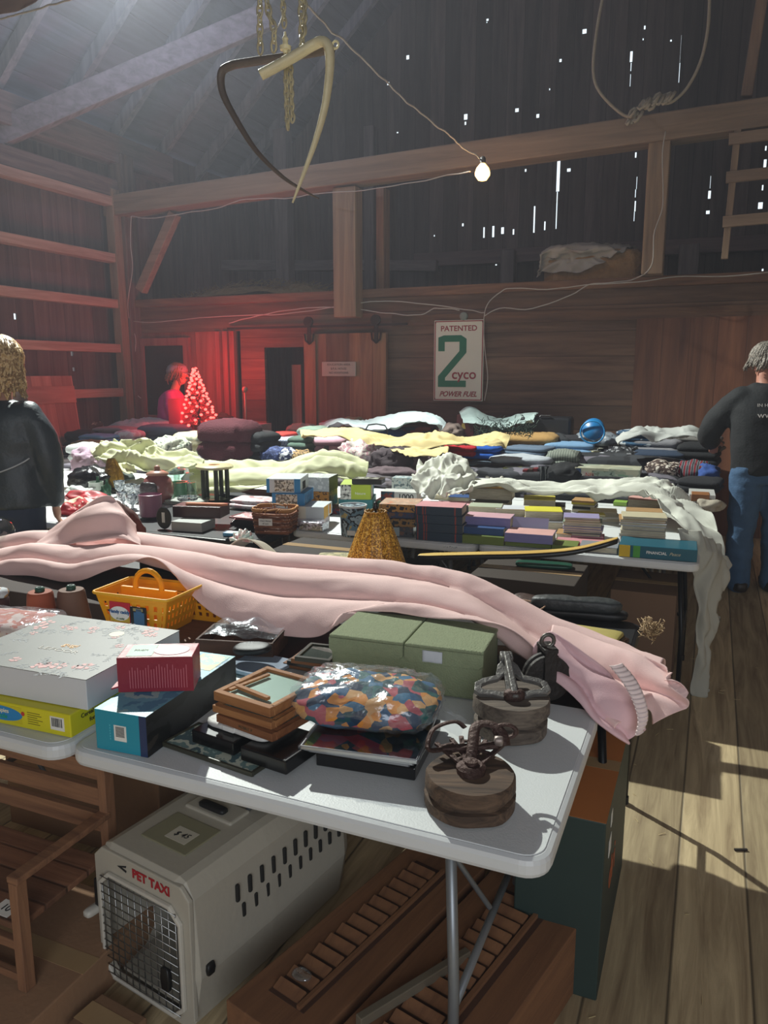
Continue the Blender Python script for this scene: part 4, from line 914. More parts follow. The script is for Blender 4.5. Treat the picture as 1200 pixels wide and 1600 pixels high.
# shells on a dish
sd = T('shell_ornament', 'iridescent pink and white seashells heaped on a curved dish', 'shell', (-1.86, 2.83, .836))
m = MB(); m.grid(lambda u, v: Vector((-.08+.22*u, -.06+.1*v, .045+.06*math.sin(PI*u)-.03*v)), 14, 8); m.build('curved_shell', plain(hexc('cfc6b4'), .4, 0, .15, 30), sd, smooth=True, solid=.004)
MS = pattern([hexc('d9b8b4'), hexc('b7d0c8'), hexc('e6dad2'), hexc('c79a98')], 'NOISE', 40, .25, (1, 1, 1), .5)
def fan(c, r, tl, mat, parent):
    m = MB(); M = Matrix.Translation(c) @ Matrix.Rotation(tl, 4, 'X')
    m.grid(lambda u, v: M @ Vector((v*r*math.cos(PI*u)*(1+.05*math.cos(u*40)), v*r*math.sin(PI*u)*(1+.05*math.cos(u*40)), .25*r*(1-v*v)+.006*math.cos(u*40)*v)), 41, 6); m.build('fan_shell', mat, parent, smooth=True, solid=.002)
fan((-.02, -.02, .075), .062, 1.0, MS, sd); fan((.08, -.05, .02), .045, .5, MS, sd); fan((-.10, -.03, .03), .04, .4, MS, sd)
# orange clip handle
# ski with yellow top
sk = T('wooden_ski', 'long black ski with a yellow top resting against the book table', 'ski', (-1.45, 3.60, .70))
kp = [PY(655, 868, 3.62), PY(740, 866, 3.66), PY(830, 864, 3.7), PY(900, 858, 3.74), PY(965, 842, 3.78)]
for nm, dz, mt, w_, t_ in (('ski_base', -.010, plain(hexc('131211'), .35), .04, .026), ('ski_top', .0045, pattern([hexc('d9b869'), hexc('cfa95a'), hexc('e0c67a')], 'NOISE', 6, .35, (.3, 1, 1), 0), .038, .005)):
    m = MB()
    def fs(u, v, t_=t_, w_=w_, dz=dz):
        p = cr(kp, u); a = 2*PI*v; tp = min(1, .35+6*min(u, 1-u)+.2)
        return p + Vector((0, math.copysign(abs(math.sin(a))**.4, math.sin(a))*w_*tp*.9, dz+math.copysign(abs(math.cos(a))**.4, math.cos(a))*t_/2)) - sk.location
    m.grid(fs, 40, 17); m.build(nm, mt, sk, smooth=True)
text('ALTAIR', .022, INK, sk, PY(705, 858, 3.625)-sk.location+Vector((0, -.01, .012)), (.35, 0, .02))
# leather bags, rope, tool cover, magazines on the right end of the black table
BRN = plain(hexc('3a251c'), .5, 0, .3, 15, .4, 60)
def bag(px_, py_, z, w, d, h, mat, label, rot, strap=True):
    t = T('handbag', label, 'handbag', PZ(px_, py_, z), math.radians(rot), 'handbags behind the pink sheet')
    MB().slab(w, d, h, (0, 0, 0), .5, 16, .006, rot, 9).build('bag_body', mat, t, smooth=True)
    if strap: MB().tube([(-w*.3, 0, h), (-w*.2, -.01, h+.05), (0, -.02, h+.065), (w*.2, -.01, h+.05), (w*.3, 0, h)], .005, 8).build('strap', plain(hexc('241813'), .5), t, smooth=True)
    return t
bag(828, 950, .717, .16, .12, .045, BRN, 'brown leather handbag with pale piping behind the pink sheet', -12, False)
m = MB(); m.tube([(.07*math.copysign(abs(math.cos(a))**.5, math.cos(a)), .045*math.copysign(abs(math.sin(a))**.5, math.sin(a)), 0) for a in [2*PI*k/24 for k in range(24)]], .003, 6, closed=True)
tag(m.build('wooden_hoop', plain(hexc('c9a48a'), .4), loc=PZ(822, 945, .762), rot=(.05, 0, -.25)), 'pale oval hoop lying on the brown leather handbag', 'hoop')
bag(706, 940, .717, .14, .10, .06, plain(hexc('14110f'), .4), 'small black purse behind the sheet below the ski', 5)
thing_slab('umbrella_case', 'long dark green-grey folded umbrella case behind the handbag', 'umbrella', 900, 952, .748, .34, .07, .045, plain(hexc('35393a'), .5, 0, .2, 20, .6, 25), 8, .6, .007, 5)
thing_slab('tool_case', 'black vinyl tool roll under the folded umbrella case', 'tool roll', 897, 962, .717, .40, .09, .03, plain(hexc('191a1b'), .5, 0, .2), 8, .4, .005, 6)
for i in range(4):
    thing_slab('magazine', ('lowest creased brown magazine in the pile right of the handbag', 'second creased magazine in the pile right of the handbag', 'third curling magazine in the pile right of the handbag', 'yellow-topped booklet on top of the magazine pile')[i], 'magazine', 930-3*i, 1000-2*i, .72+i*.016, .20, .12, .015, (BRN, plain(hexc('5b4030'), .6), plain(hexc('2c201a'), .5), plain(hexc('b7a860'), .6))[i], -18+4*i, .2, .006, i+3, group='magazines beside the handbag')
m = MB()
rr_ = random.Random(4)
for i in range(90):
    a = rr_.uniform(0, 2*PI); r = rr_.uniform(.0, .035); y = rr_.uniform(-.06, .06)
    m.tube([(r*math.cos(a), y, .04+r*math.sin(a)), (r*math.cos(a)+rr_.uniform(-.02, .02), y+.05, .04+r*math.sin(a)+rr_.uniform(-.02, .01)), (r*1.3*math.cos(a), y+.08, .035+r*math.sin(a))], .0016, 4)
tag(m.build('straw_brush', plain(hexc('a58a66'), .8), loc=PZ(1012, 1005, .72), smooth=True), 'frayed straw whisk at the right end of the black table', 'whisk')
m = MB(); m.tube([(.03*math.cos(a), 0, .03+.03*math.sin(a)) for a in [PI*k/10 for k in range(11)]]+[(-.03, 0, 0)], .0025, 6).xf(Matrix.Diagonal((1, 1, 1.6, 1))); tag(m.build('wire_loop', plain(hexc('8a8a88'), .3, .9), loc=PZ(672, 934, .717), smooth=True), 'thin bright wire loop standing behind the lampshade', 'wire')
thing_slab('green_tray', 'dark green tray under the ski at the book table edge', 'tray', 850, 885, .696, .28, .10, .02, plain(hexc('0f4a38'), .35), 8, .4, .001)
# =================================================================== LEFT EDGE CLUTTER
def pot(px_, py_, z, r, h, lab):
    t = T('red_pot', lab, 'pot', PZ(px_, py_, z), 0, 'red enamel pots'); RE = plain(hexc('7c0f18'), .12, .3, .1, 5, 0, 40, 0, 1, 0, 1)
    MB().lathe([(r*.85, 0), (r*.95, .01), (r, h*.9), (r*1.03, h), (r*.98, h), (r*.93, h*.85), (r*.85, .015), (0, .012)], n=40).build('pot_body', RE, t, smooth=True, auto=40)
    MB().tube([(r*1.0*math.cos(a)+0, r*1.0*math.sin(a), h) for a in [2*PI*k/40 for k in range(40)]], .003, 6, closed=True).build('rim', plain(hexc('9a1c24'), .1), t, smooth=True)
    MB().tube([(-r, 0, h*.8), (-r-.025, 0, h*.8), (-r-.03, 0, h*.5), (-r-.02, 0, h*.25), (-r*.97, 0, h*.2)], .007, 8).build('handle', RE, t, smooth=True)
    return t
q = pot(62, 868, .80, .075, .085, 'dark red enamel pot with a white price label, right one')
m = MB(); m.grid(lambda u, v: Vector((.0765*math.cos(-1.45+.6*u), .0765*math.sin(-1.45+.6*u), .03+.03*v)), 8, 4); m.build('price_label', PAPER, q, smooth=True)
pot(12, 868, .80, .062, .075, 'dark red enamel pot half hidden at the left edge')
m = MB(); m.b2((-2.9, 2.12, .7165), (-2.02, 2.6, .80)); tag(m.build('cardboard_tray', plain(hexc('3b2c26'), .8), center=True, bevel=.004), 'dark low carton holding up the red pots', 'carton')
t = T('glass_dome', 'clear glass dome with a paper label at the left edge', 'glass dome', PZ(-4, 845, .87)); MB().lathe([(.062, 0), (.078, .02), (.08, .05), (.066, .085), (.035, .108), (0, .115)], n=32).build('dome', glass_m((.85, .9, .88)), t, smooth=True)
m = MB(); m.grid(lambda u, v: Vector((.081*math.cos(-1.2+.45*u), .081*math.sin(-1.2+.45*u), .035+.03*v)), 6, 4); m.build('paper_label', PAPER, t, smooth=True)
t = T('fluted_bowl', 'white fluted china bowl in front of the red pots', 'bowl', PZ(2, 872, .80)+Vector((0, -.08, 0)))
m = MB(); m.grid(lambda u, v: Vector(((.02+.038*v)*(1+.06*math.cos(16*2*PI*u))*math.cos(2*PI*u), (.02+.038*v)*(1+.06*math.cos(16*2*PI*u))*math.sin(2*PI*u), .06*v**.7)), 96, 8, closed_u=True); m.build('bowl_body', plain(hexc('cfcbbd'), .3), t, smooth=True, solid=.003)
t = T('notions_jar', 'jar of sewing notions at the left edge beside the yarn', 'jar', PZ(-8, 960, .742)); MB().lathe([(.05, 0), (.055, .01), (.055, .06), (.048, .07)], n=24).build('jar_body', plain(hexc('4a2f30'), .3), t, smooth=True); MB().slab(.09, .09, .03, (0, 0, .068), .7, 12, .008, 3).build('contents', pattern([hexc('c9ccd0'), hexc('6a4d40'), hexc('b98a5a')], 'VORONOI', 60), t, smooth=True)
t = T('thread_spool', 'small spool with a red and white label left of the rust yarn cone', 'spool', PZ(22, 985, .742)); MB().lathe([(.017, 0), (.017, .022)], n=20).build('thread', plain(hexc('8a8c90'), .6), t, smooth=True, auto=40)
MB().lathe([(.018, .022), (.018, .027)], n=20).build('red_band', plain(hexc('b01c2c'), .4), t, smooth=True, auto=40); MB().lathe([(.017, .027), (.017, .029), (.004, .0291)], n=20).build('white_top', INKW, t, smooth=True, auto=40)
t = T('bagged_cloth', 'pink patterned cloth in a clear bag behind the floral gift box', 'bag', PZ(28, 1015, .80)+Vector((-.1, .06, 0)), .2)
MB().slab(.30, .20, .075, (0, 0, 0), .6, 20, .010, 8, 12).build('folded_cloth', pattern([hexc('e0a49c'), hexc('d98d7c'), hexc('e8cfc6'), hexc('c98a86')], 'NOISE', 14), t, smooth=True)
MB().slab(.33, .22, .085, (.01, 0, -.002), .6, 20, .012, 12, 15).build('plastic_bag', film(alpha=.16), t, smooth=True)
thing_slab('cloth_pile', 'folded dark cloths stacked behind the gift box', 'cloth', 30, 1012, .742, .34, .24, .055, plain(hexc('4d3a38'), .8), 12, .3, .006)
# =================================================================== SECOND ROW: BASKET, FRAMES, JIGSAWS
ZT = .742
def bx(name, label, cat, px_, py_, z, w, d, h, rot, mat, prints=(), group=None, lid=None):
    """carton by the pixel of its front left bottom corner"""
    P0 = PZ(px_, py_, z)
    if P0.y > 8.28-d: P0 = PY(px_, py_, 8.28-d)
    t = carton(name, label, cat, P0, (w, d, h), rot, mat, lid=lid, group=group, bev=.002)
    for (face, u0, v0, u1, v1, c) in prints:
        pm_ = c if not isinstance(c, tuple) else plain(c, .5)
        W = {'front': w, 'left': d, 'right': d, 'top': w}[face]; V = {'front': h, 'left': h, 'right': h, 'top': d}[face]
        panel(t, face, u0*W, v0*V, u1*W, v1*V, pm_, {'front': 'front_print', 'left': 'end_print', 'right': 'end_print', 'top': 'lid_print'}[face], w, d, h)
    return t
NZ = lambda *c, s=25: pattern([hexc(x) for x in c], 'NOISE', s, .4, (1, 1, 1), 0)
# dark stand in front: black table edge things
wk = T('wicker_basket', 'square woven wicker basket with a paper label on the dark table', 'basket', PZ(417, 836, .738)+Vector((0, .10, 0)), math.radians(14))
WK1 = plain(hexc('8a5230'), .7, 0, .25, 40, .5, 90); WK2 = plain(hexc('6a3c24'), .7, 0, .25, 40, .5, 90)
n_ = 40
for j in range(7):
    z = .012+j*.017; s_ = .082+.012*j/7; P = []
    for i in range(n_*2):
        a = 2*PI*i/(n_*2); c, s2 = math.cos(a), math.sin(a)
        x, y = math.copysign(abs(c)**.4, c)*s_*1.25, math.copysign(abs(s2)**.4, s2)*s_
        o_ = .004*math.sin(PI*i/2.5+j*PI); L_ = math.hypot(x, y); P.append((x+x/L_*o_, y+y/L_*o_, z))
    m = MB(); m.tube(P, .0085, 6, closed=True); m.build('weave', (WK1, WK2)[j % 2], wk, smooth=True)
m = MB(); m.b2((-.1, -.08, 0), (.1, .08, .01)); m.build('basket_base', WK2, wk)
P = []
m = MB()
for i in range(70):
    a = 2*PI*i/70; c, s2 = math.cos(a), math.sin(a); x, y = math.copysign(abs(c)**.4, c)*.118, math.copysign(abs(s2)**.4, s2)*.095
    a2 = a+.12; c, s2 = math.cos(a2), math.sin(a2); x2, y2 = math.copysign(abs(c)**.4, c)*.118, math.copysign(abs(s2)**.4, s2)*.095
    m.tube([(x*.97, y*.97, .128), (x*1.03, y*1.03, .138), (x2*1.0, y2*1.0, .148)], .0055, 5)
m.build('braided_rim', plain(hexc('b07a44'), .7, 0, .2, 50), wk, smooth=True)
m = MB(); m.b2((-.07, -.1005, .055), (.01, -.099, .095)); lb = m.build('paper_label', PAPER, wk)
text('Chart Notes', .013, INK, lb, (-.03, -.1010, .082), FR); text('.05 each', .011, INK, lb, (-.03, -.1010, .066), FR)
# frames stack
FNM = ['lowest', 'second', 'third', 'fourth', 'fifth', 'topmost']
for i in range(6):
    top_l = i == 5
    frame(FNM[i]+' thin black frame in the stack behind the wicker basket', PZ(352+2*i-(12 if top_l else 0), 822-i*2, .738+i*.0125)+Vector((0, .05, 0)), .21, .17, .011, 10-i*2, plain(hexc('141416'), .3) if i < 4 else plain(hexc('8a4a4a'), .4), pattern([hexc('dcd4d6'), hexc('c9a4a6'), hexc('e8e0de'), hexc('b98486')], 'NOISE', 14, .3, (1, 1, 1), 0), .008, group='thin frames behind the wicker basket', glass=False)
for i in range(2):
    bx('slide_box', ('lower', 'upper')[i]+' small blue and white carton left of the wicker basket', 'carton', 348, 838-i*1, .738+i*.018, .085, .06, .017, 10, plain(hexc('3f8fc0'), .4), [('top', .1, .1, .9, .9, hexc('cfd8dc'))], 'small blue cartons')
# jigsaw boxes
JG = 'jigsaw boxes on the second-row table'
gy = NZ('b5b0a4', '6f6a5e', 'd9d4c4', '8a7a5a', s=30)
def pile(x0, yb, items, group=JG, z0=ZT, name='jigsaw_box', cat='jigsaw box'):
    """boxes stacked on one spot: (label, x0 px, x1 px, height px, depth m, rot, material, prints)"""
    P = PZ(x0, yb, ZT); k = depth(P)/1200; z = z0; out = []
    for (lab, a, b, hp, d, rot, mt, prints) in items:
        x = PY(a, yb, P.y).x; w = (b-a)*k; h = hp*k
        t = carton(name, lab, cat, (x, P.y, z), (w, d, h), rot, mt, group=group, bev=.002)
        for (face, u0, v0, u1, v1, c) in prints:
            pm_ = c if not isinstance(c, tuple) else plain(c, .5)
            W = {'front': w, 'left': d, 'right': d, 'top': w}[face]; V = {'front': h, 'left': h, 'right': h, 'top': d}[face]
            panel(t, face, u0*W, v0*V, u1*W, v1*V, pm_, {'front': 'front_print', 'left': 'end_print', 'right': 'end_print', 'top': 'lid_print'}[face], w, d, h)
        out.append((t, w, d, h)); z += h+.0005
    return out
WHT = plain(hexc('c9d0d2'), .4)
pile(455, 822, [('grey photo-printed carton at the bottom of the jigsaw pile behind the basket', 450, 505, 12, .16, 8, plain(hexc('b8a8ac'), .4), []),
  ('yellow and white jigsaw box beneath the blue-ended ones', 450, 508, 19, .22, 14, WHT, [('front', 0, 0, .5, 1, hexc('d9d2c0')), ('right', .0, 0, .5, 1, hexc('d9a52c')), ('right', .62, .1, .85, .9, hexc('e0952a'))]),
  ('lower jigsaw box with blue end, behind the wicker basket', 426, 478, 19, .26, 16, plain(hexc('2c7fb5'), .4), [('front', .12, .1, .78, .9, gy), ('right', .05, .1, .9, .9, NZ('1f5f94', '2f78ac', s=30))]),
  ('upper white jigsaw box with blue corner, behind the wicker basket', 418, 472, 22, .27, 18, WHT, [('front', 0, 0, .09, 1, hexc('2c86bc')), ('front', .24, .1, .8, .9, gy), ('front', .82, 0, 1, 1, hexc('2c86bc')), ('right', .25, .15, .6, .7, INK)])])
pile(468, 800, [('dark red and blue carton at the bottom of the brown jigsaw pile', 472, 535, 9, .16, 4, NZ('1f2c4a', '7a1f24', '14182a'), []),
  ('brown and orange jigsaw box under a white one at the cream sheet', 468, 516, 24, .20, 10, NZ('8a5a20', 'b07830', '4a3018'), [('right', 0, 0, 1, 1, NZ('2c2018', '7a5424', '14100c'))]),
  ('white-fronted jigsaw box on top of the brown one', 464, 517, 22, .20, 10, NZ('c9cccb', 'b5b9b9', 'd6d8d6', s=20), [('right', 0, 0, 1, 1, hexc('1f1d1c')), ('front', .02, .3, .05, .8, INK)])])
g2 = pile(530, 800, [('teal jigsaw box below the lime green one', 529, 582, 20, .26, 18, plain(hexc('1f7f86'), .4), []),
  ('lime green jigsaw box with a black and white end', 532, 580, 23, .27, 20, plain(hexc('9aab2e'), .4), [('front', 0, 0, .35, 1, NZ('2c2a26', 'c9c8c0', 'f0f0e8', s=50)), ('front', .35, 0, .98, 1, hexc('b5c92e')), ('right', .0, .0, .6, 1, NZ('5a4a30', 'c9b98a', '3a2c1c', s=40)), ('right', .6, 0, 1, 1, hexc('3f8ab0')), ('top', .0, .0, .9, .9, hexc('a9b95a'))])])
text('Nature', .024, INKW, g2[1][0], (g2[1][1]*.65, -.0015, .04), FR)
pile(550, 800, [('flat black disc case on top of the lime green box', 550, 597, 8, .13, 12, plain(hexc('2b2c2a'), .2), [('top', .1, .15, .85, .85, NZ('a8a89a', '4a4a44', s=30))])], z0=ZT+44*depth(PZ(530, 800, ZT))/1200, name='disc_case', cat='disc case')
bq = pile(590, 792, [('green and red striped box under the one printed 1000', 584, 650, 9, .16, 8, NZ('2c6a4a', '7a3030', s=12), []),
  ('small box printed 1000 beside the white blanket', 595, 652, 16, .14, 8, plain(hexc('c6c6c2'), .4), [('front', 0, 0, .38, 1, NZ('8a3a30', '2c4a5a', s=40))])])[1]
text('1000', .055, INK, bq[0], (bq[1]*.7, -.0015, bq[3]/2), FR, bold=.0008)
pile(614, 776, [('pale blue-sided box behind the lime green one', 612, 645, 30, .12, 8, NZ('8aa4ac', 'b9c0be', '5a6a70', s=30), [])])
cs = T('cassette_case', 'clear hinged case with cassettes at the white table corner', 'case', PZ(466, 829, ZT), math.radians(5))
m = MB(); m.b2((.004, .004, .004), (.15, .10, .045)); m.build('contents', NZ('5a3a44', '2c2228', 'b8a0a8', 'd6ced0', s=60), cs)
m = MB(); m.b2((0, 0, 0), (.154, .104, .055)); m.build('clear_case', film(alpha=.28), cs, bevel=.006)
tn = T('round_tin', 'printed round tin bin with a white rim in front of the green jigsaw box', 'tin', PZ(547, 838, ZT)+Vector((0, .04, 0))); tn.scale = (1.35,)*3
MB().lathe([(.050, 0), (.056, .125)], n=32).build('tin_body', NZ('3a4a5a', '9fb4bc', '22282e', '6a8a9a', 'b9a86a', s=22), tn, smooth=True, auto=40)
MB().lathe([(.056, .122), (.059, .122), (.059, .130), (.054, .130), (.052, .05)], n=32).build('rim', plain(hexc('d9dcdc'), .3), tn, smooth=True, auto=40)
m = MB(); m.b2((.0, -.058, .01), (.035, -.05, .03)); m.build('price_label', PAPER, tn)
CM = NZ('c98a6a', 'b9a08a', 'd9b59a')
pile(590, 838, [('large flat picture book at the bottom, right of the round tin', 592, 646, 17, .22, 14, NZ('1c2228', '3a4048', '6a4a3c'), [('front', .1, .1, .6, .9, hexc('8a9aa0'))]),
  ('dark album in the middle of the picture book pile', 596, 650, 12, .22, 10, NZ('23303c', '8a6a3c', '141a22'), []),
  ('glossy annual above the dark album', 590, 648, 10, .22, 16, NZ('4a2c3c', '2c3a5a', '6a4a3a'), []),
  ('comic album with a salmon cover topping the picture book pile', 592, 652, 12, .22, 12, NZ('1f2c38', 'b08040', '141a22'), [('top', 0, 0, 1, 1, CM)])], group='picture books', name='picture_book', cat='book')
# =================================================================== BOOKS
COVS = {'navy': '24384a', 'green': '6a7a3a', 'purple': '7c78a8', 'blue': '2c4c7c', 'cream': 'c9bfa0', 'pink': 'c98a96', 'yellow': 'd2bf3e', 'grey': '8a8c90', 'tan': 'b08a5c', 'white': 'c9ccd0', 'red': '8f2c2c', 'teal': '1f6a7a', 'black': '1a1a1c', 'lilac': '9a92b8', 'sage': '8a9a86'}
PAGE = wood(hexc('a89e88'), hexc('cfc6b0'), 'X', 30, rough=.9)
def book(label, pos, w, d, h, rot, cov, group=None, bands=None, cover_top=None, name='book', pages_front=False):
    """closed book lying flat; spine or page edge faces the front"""
    t = T(name, label, 'book', pos, math.radians(rot), group); c = plain(hexc(COVS.get(cov, cov)), .45, 0, .1, 20)
    th = min(.003, h*.15)
    m = MB(); m.b2((0, 0, 0), (w, d, th)); m.b2((0, 0, h-th), (w, d, h))
    if pages_front: m.b2((0, d-th, th), (w, d, h-th))
    else: m.b2((0, 0, th), (w, th, h-th))
    m.build('cover', c, t, bevel=.0008)
    m = MB(); m.b2((.003, th+(.0 if not pages_front else .0), th), (w-.003, d-th-.002, h-th)); m.build('pages', PAGE, t)
    if cover_top: m = MB(); m.b2((.002, .002, h), (w-.002, d-.002, h+.0008)); m.build('cover_picture', cover_top, t)
    if bands and not pages_front:
        for (u0, u1) in bands[1]: m = MB(); m.b2((u0*w, -.0008, .001), (u1*w, .0005, h-.001)); m.build('spine_band', plain(hexc(bands[0]), .45), t)
    return t
ORD = ['bottom', 'second from the bottom', 'third from the bottom', 'fourth from the bottom', 'fifth from the bottom', 'sixth from the bottom', 'seventh from the bottom', 'eighth from the bottom', 'ninth from the bottom', 'tenth from the bottom', 'eleventh from the bottom']
def stack(where, px_, py_, w, d, specs, rot, group, z0=.7415, jit=.008, pf=True, first_over=None):
    P = PZ(px_, py_, z0); z = z0; r = random.Random(px_); n = len(specs)
    for i, (cov, h, sc) in enumerate(specs):
        pos = (ORD[i] if i < n-1 else 'top') + ' ' + {'24': 'dark'}.get(cov, cov if cov in COVS else 'coloured')
        book('%s book %s' % (pos, where), Vector((P.x+r.uniform(-jit, jit), P.y+r.uniform(-jit, jit)*.5, z)), w*sc, d*sc, h*1.3, rot+r.uniform(-4, 4)*(jit > .003), cov, group, pages_front=pf and r.random() < .8, cover_top=None)
        z += h*1.3+.0004
    return z
EB = ('8a3a34', ((.03, .05), (.16, .19), (.22, .24), (.84, .87)))
p = PZ(650, 843, .7415); zz = .7415; kk = depth(p)/1200
for i in range(4):
    book(('bottom', 'second', 'third', 'topmost')[i]+' volume of the navy encyclopedia stack with red bands', Vector((p.x-(.0, .0, .004, .009)[i], p.y, zz)), 74*kk, .17, 13.2*kk, 3+i*1.5, 'navy', 'navy encyclopedia volumes', EB, cover_top=plain(hexc('c98e92'), .5) if i == 3 else None); zz += 13.2*kk+.0004
def bk(label, x0, y1, x1, h_px, d, rot, cov, z=.7415, group='books on the second-row table', top=None, pf=False, bands=None):
    p = PZ(x0, y1, z); k = depth(p)/1200
    return book(label, p, (x1-x0)*k/max(.5, math.cos(math.radians(rot-0))), d, h_px*k, rot, cov, group, bands, plain(hexc(top), .5) if top else None, pages_front=pf)
bk('olive green book at the front edge of the book table, beneath the blue one', 719, 848, 787, 13, .16, 3, 'green')
bk('blue marbled book on the olive green one', 719, 836, 787, 14, .16, 3, 'blue', .775)
bk('purple book with a pink top on the blue marbled book', 724, 822, 797, 16, .15, 4, 'purple', .812, top='c9a0a8')
bk('second olive green book at the front edge, right of the first', 789, 852, 860, 10, .15, 3, 'green')
bk('lilac and purple book with pink top lying at the table front', 788, 846, 862, 14, .16, 4, 'purple', .770, top='d4a49c')
t = T('open_leaflet', 'lilac booklet propped open on the purple book', 'leaflet', PZ(797, 826, .80), math.radians(4)); m = MB(); m.box((.10, .03, .032), (.21, .003, .065), Matrix.Rotation(-.5, 3, 'X')); m.build('leaflet_cover', plain(hexc('a8a2c6'), .5), t)
m = MB()
for i in range(5): m.box((.15+i*.012, .029, .024), (.004, .002, .03), Matrix.Rotation(-.5, 3, 'X'))
m.build('printed_marks', INKW, t)
bk('pink-topped book behind the encyclopedia volumes', 681, 800, 735, 12, .16, 12, 'black', .775, top='d4a0a4')
bk('cream book behind the purple one', 731, 803, 782, 12, .15, 10, 'cream', .79, top='a8b09a', pf=True)
bk('orange-tan book right of the cream one', 774, 808, 825, 13, .15, 14, 'tan', .78, top='c9ccd2', pf=True)
bk('grey book under the orange-tan one', 767, 816, 830, 9, .15, 6, 'grey', .752, pf=True)
bk('white book at the bottom beneath the grey book', 768, 822, 840, 8, .15, 3, 'white', .7415, pf=True)
bk('thick grey boxed book with a tan top, largest on the book table', 732, 780, 798, 18, .20, 6, 'grey', .80, top='c9ac6a', pf=True)
bk('black-edged book beneath the thick grey boxed book', 739, 792, 792, 9, .19, 3, 'black', .765, pf=True)
bk('yellow-topped paperback behind the other yellow book', 818, 791, 866, 11, .18, 12, 'yellow', .79, top='cfc456', pf=True)
bk('thick yellow-covered book beside the lilac leaflet', 820, 813, 876, 15, .17, 14, 'yellow', .79, top='d4cc3a', pf=True)
bk('grey book under the thick yellow-covered one', 826, 828, 880, 14, .17, 10, 'grey', .7415, pf=True)
bk('black book below the yellow-topped paperback', 822, 797, 880, 8, .18, 8, 'black', .755, pf=True)
stack('in the magazine stack right of the yellow books', 880, 842, .21, .16, [('red', .008, 1), ('pink', .008, 1.02), ('grey', .010, .95), ('navy', .010, .95), ('lilac', .009, 1), ('purple', .010, .98), ('white', .009, .98), ('sage', .010, 1.0), ('tan', .010, .9), ('lilac', .008, .92)], 8, 'magazines stacked on the book table')
stack('in the tall right-hand pile', 968, 845, .235, .17, [('grey', .018, .92), ('white', .012, 1), ('cream', .016, .96), ('grey', .018, .92), ('white', .014, 1.0), ('tan', .010, .98), ('cream', .012, .96)], 5, 'books in the tall right-hand pile', z0=.772)
bk('brown-edged open paperback on top of the tall right-hand pile', 978, 806, 1032, 8, .13, 6, 'tan', .876, pf=True)
bk('thick red and white volume leaning beside the cream sheet', 980, 795, 1038, 16, .15, 2, 'red', .80, top='d4a49a', pf=True)
bk('grey hardback under the red and white volume', 978, 806, 1040, 12, .15, 2, 'grey', .765, pf=True)
stack('in the notebook pile behind the magazines', 893, 800, .15, .15, [('grey', .018, 1), ('black', .012, 1), ('grey', .010, .95), ('yellow', .010, .98), ('tan', .010, .95)], 0, 'notebooks behind the magazines')
stack('in the low pile behind the tan-topped boxed book', 905, 815, .16, .14, [('white', .016, 1), ('sage', .010, 1), ('yellow', .008, .95)], 12, 'low pile behind magazines')
bn = T('ring_binder', 'long teal FINANCIAL Peace binder with yellow and green bands at the table edge', 'binder', PZ(966, 869, .7415), math.radians(2)); kk = depth(bn.location)/1200; bw_, bh_ = 114*kk, 19*kk
m = MB(); m.b2((0, 0, 0), (bw_, .22, bh_)); m.build('binder_cover', plain(hexc('155a6c'), .35), bn, bevel=.003)
m = MB(); m.b2((.002, -.001, .001), (.15*bw_, .0, bh_-.001)); m.build('yellow_band', plain(hexc('d9b42a'), .4), bn)
m = MB(); m.b2((.19*bw_, -.001, .001), (.28*bw_, .0, bh_-.001)); m.build('green_band', plain(hexc('4a9a3a'), .4), bn)
text('FINANCIAL', .020, INKW, bn, (.49*bw_, -.0015, bh_/2), FR, bold=.0003, sx=.95); text('Peace', .022, plain(hexc('c9c0a0'), .4), bn, (.72*bw_, -.0015, bh_/2), FR, shear=.4)
# =================================================================== SECOND ROW LEFT: GLASS, CUP, STOOL, TRAY
cup = T('ceramic_cup', 'mauve ceramic cup at the corner of the left table', 'cup', PZ(228, 809, .745)+Vector((0, .05, 0))); kk = depth(cup.location)/1200
MB().lathe([(15*kk, 0), (17*kk, .006), (17.5*kk, 35*kk), (16.5*kk, 35.5*kk), (15*kk, 8*kk), (0, 8*kk)], n=36).build('cup_body', plain(hexc('9a6a80'), .35), cup, smooth=True, auto=40)
ov = T('hand_mirror', 'black oval hand mirror standing beside the mauve cup', 'mirror', PZ(257, 826, .738), math.radians(10)); kk = depth(ov.location)/1200
MB().lathe([(0, -.006), (12*kk, -.006), (13*kk, 0), (12*kk, .006), (0, .006)], n=36, M=Matrix.Rotation(PI/2, 4, 'X') @ Matrix.Diagonal((1, 1.35, 1, 1)), c=(0, 0, 17*kk)).build('mirror_body', plain(hexc('101112'), .3), ov, smooth=True, auto=40)
m = MB(); m.b2((-2.5*kk, -.0085, 10*kk), (2.5*kk, -.006, 26*kk)); m.build('paper_strip', PAPER, ov)
wb_ = bx('white_box', 'flat white box under the dark wooden tray box', 'box', 268, 829, .738, .20, .16, .055, 6, plain(hexc('a8aba6'), .5))
tb2 = bx('wooden_chest', 'dark maroon wooden tray box on the flat white box', 'box', 270, 808, .794, .30, .16, .068, 14, plain(hexc('3a1c20'), .35, 0, .1))
m = MB(); m.prism([(0, 0), (.22, .0), (.26, .02), (.22, .04), (0, .03)], 0, .012); tag(m.build('back_scratcher', plain(hexc('b8744a'), .5), loc=tb2.location+Vector((.06, .05, .070)), rot=(0, 0, .25)), 'orange-brown wooden paddle lying on the dark maroon box', 'paddle')
st = T('plant_stand', 'small stand with a cream marble top and dark green columns', 'stand', PZ(324, 785, .742)+Vector((0, .10, 0))); kk = depth(st.location)/1200
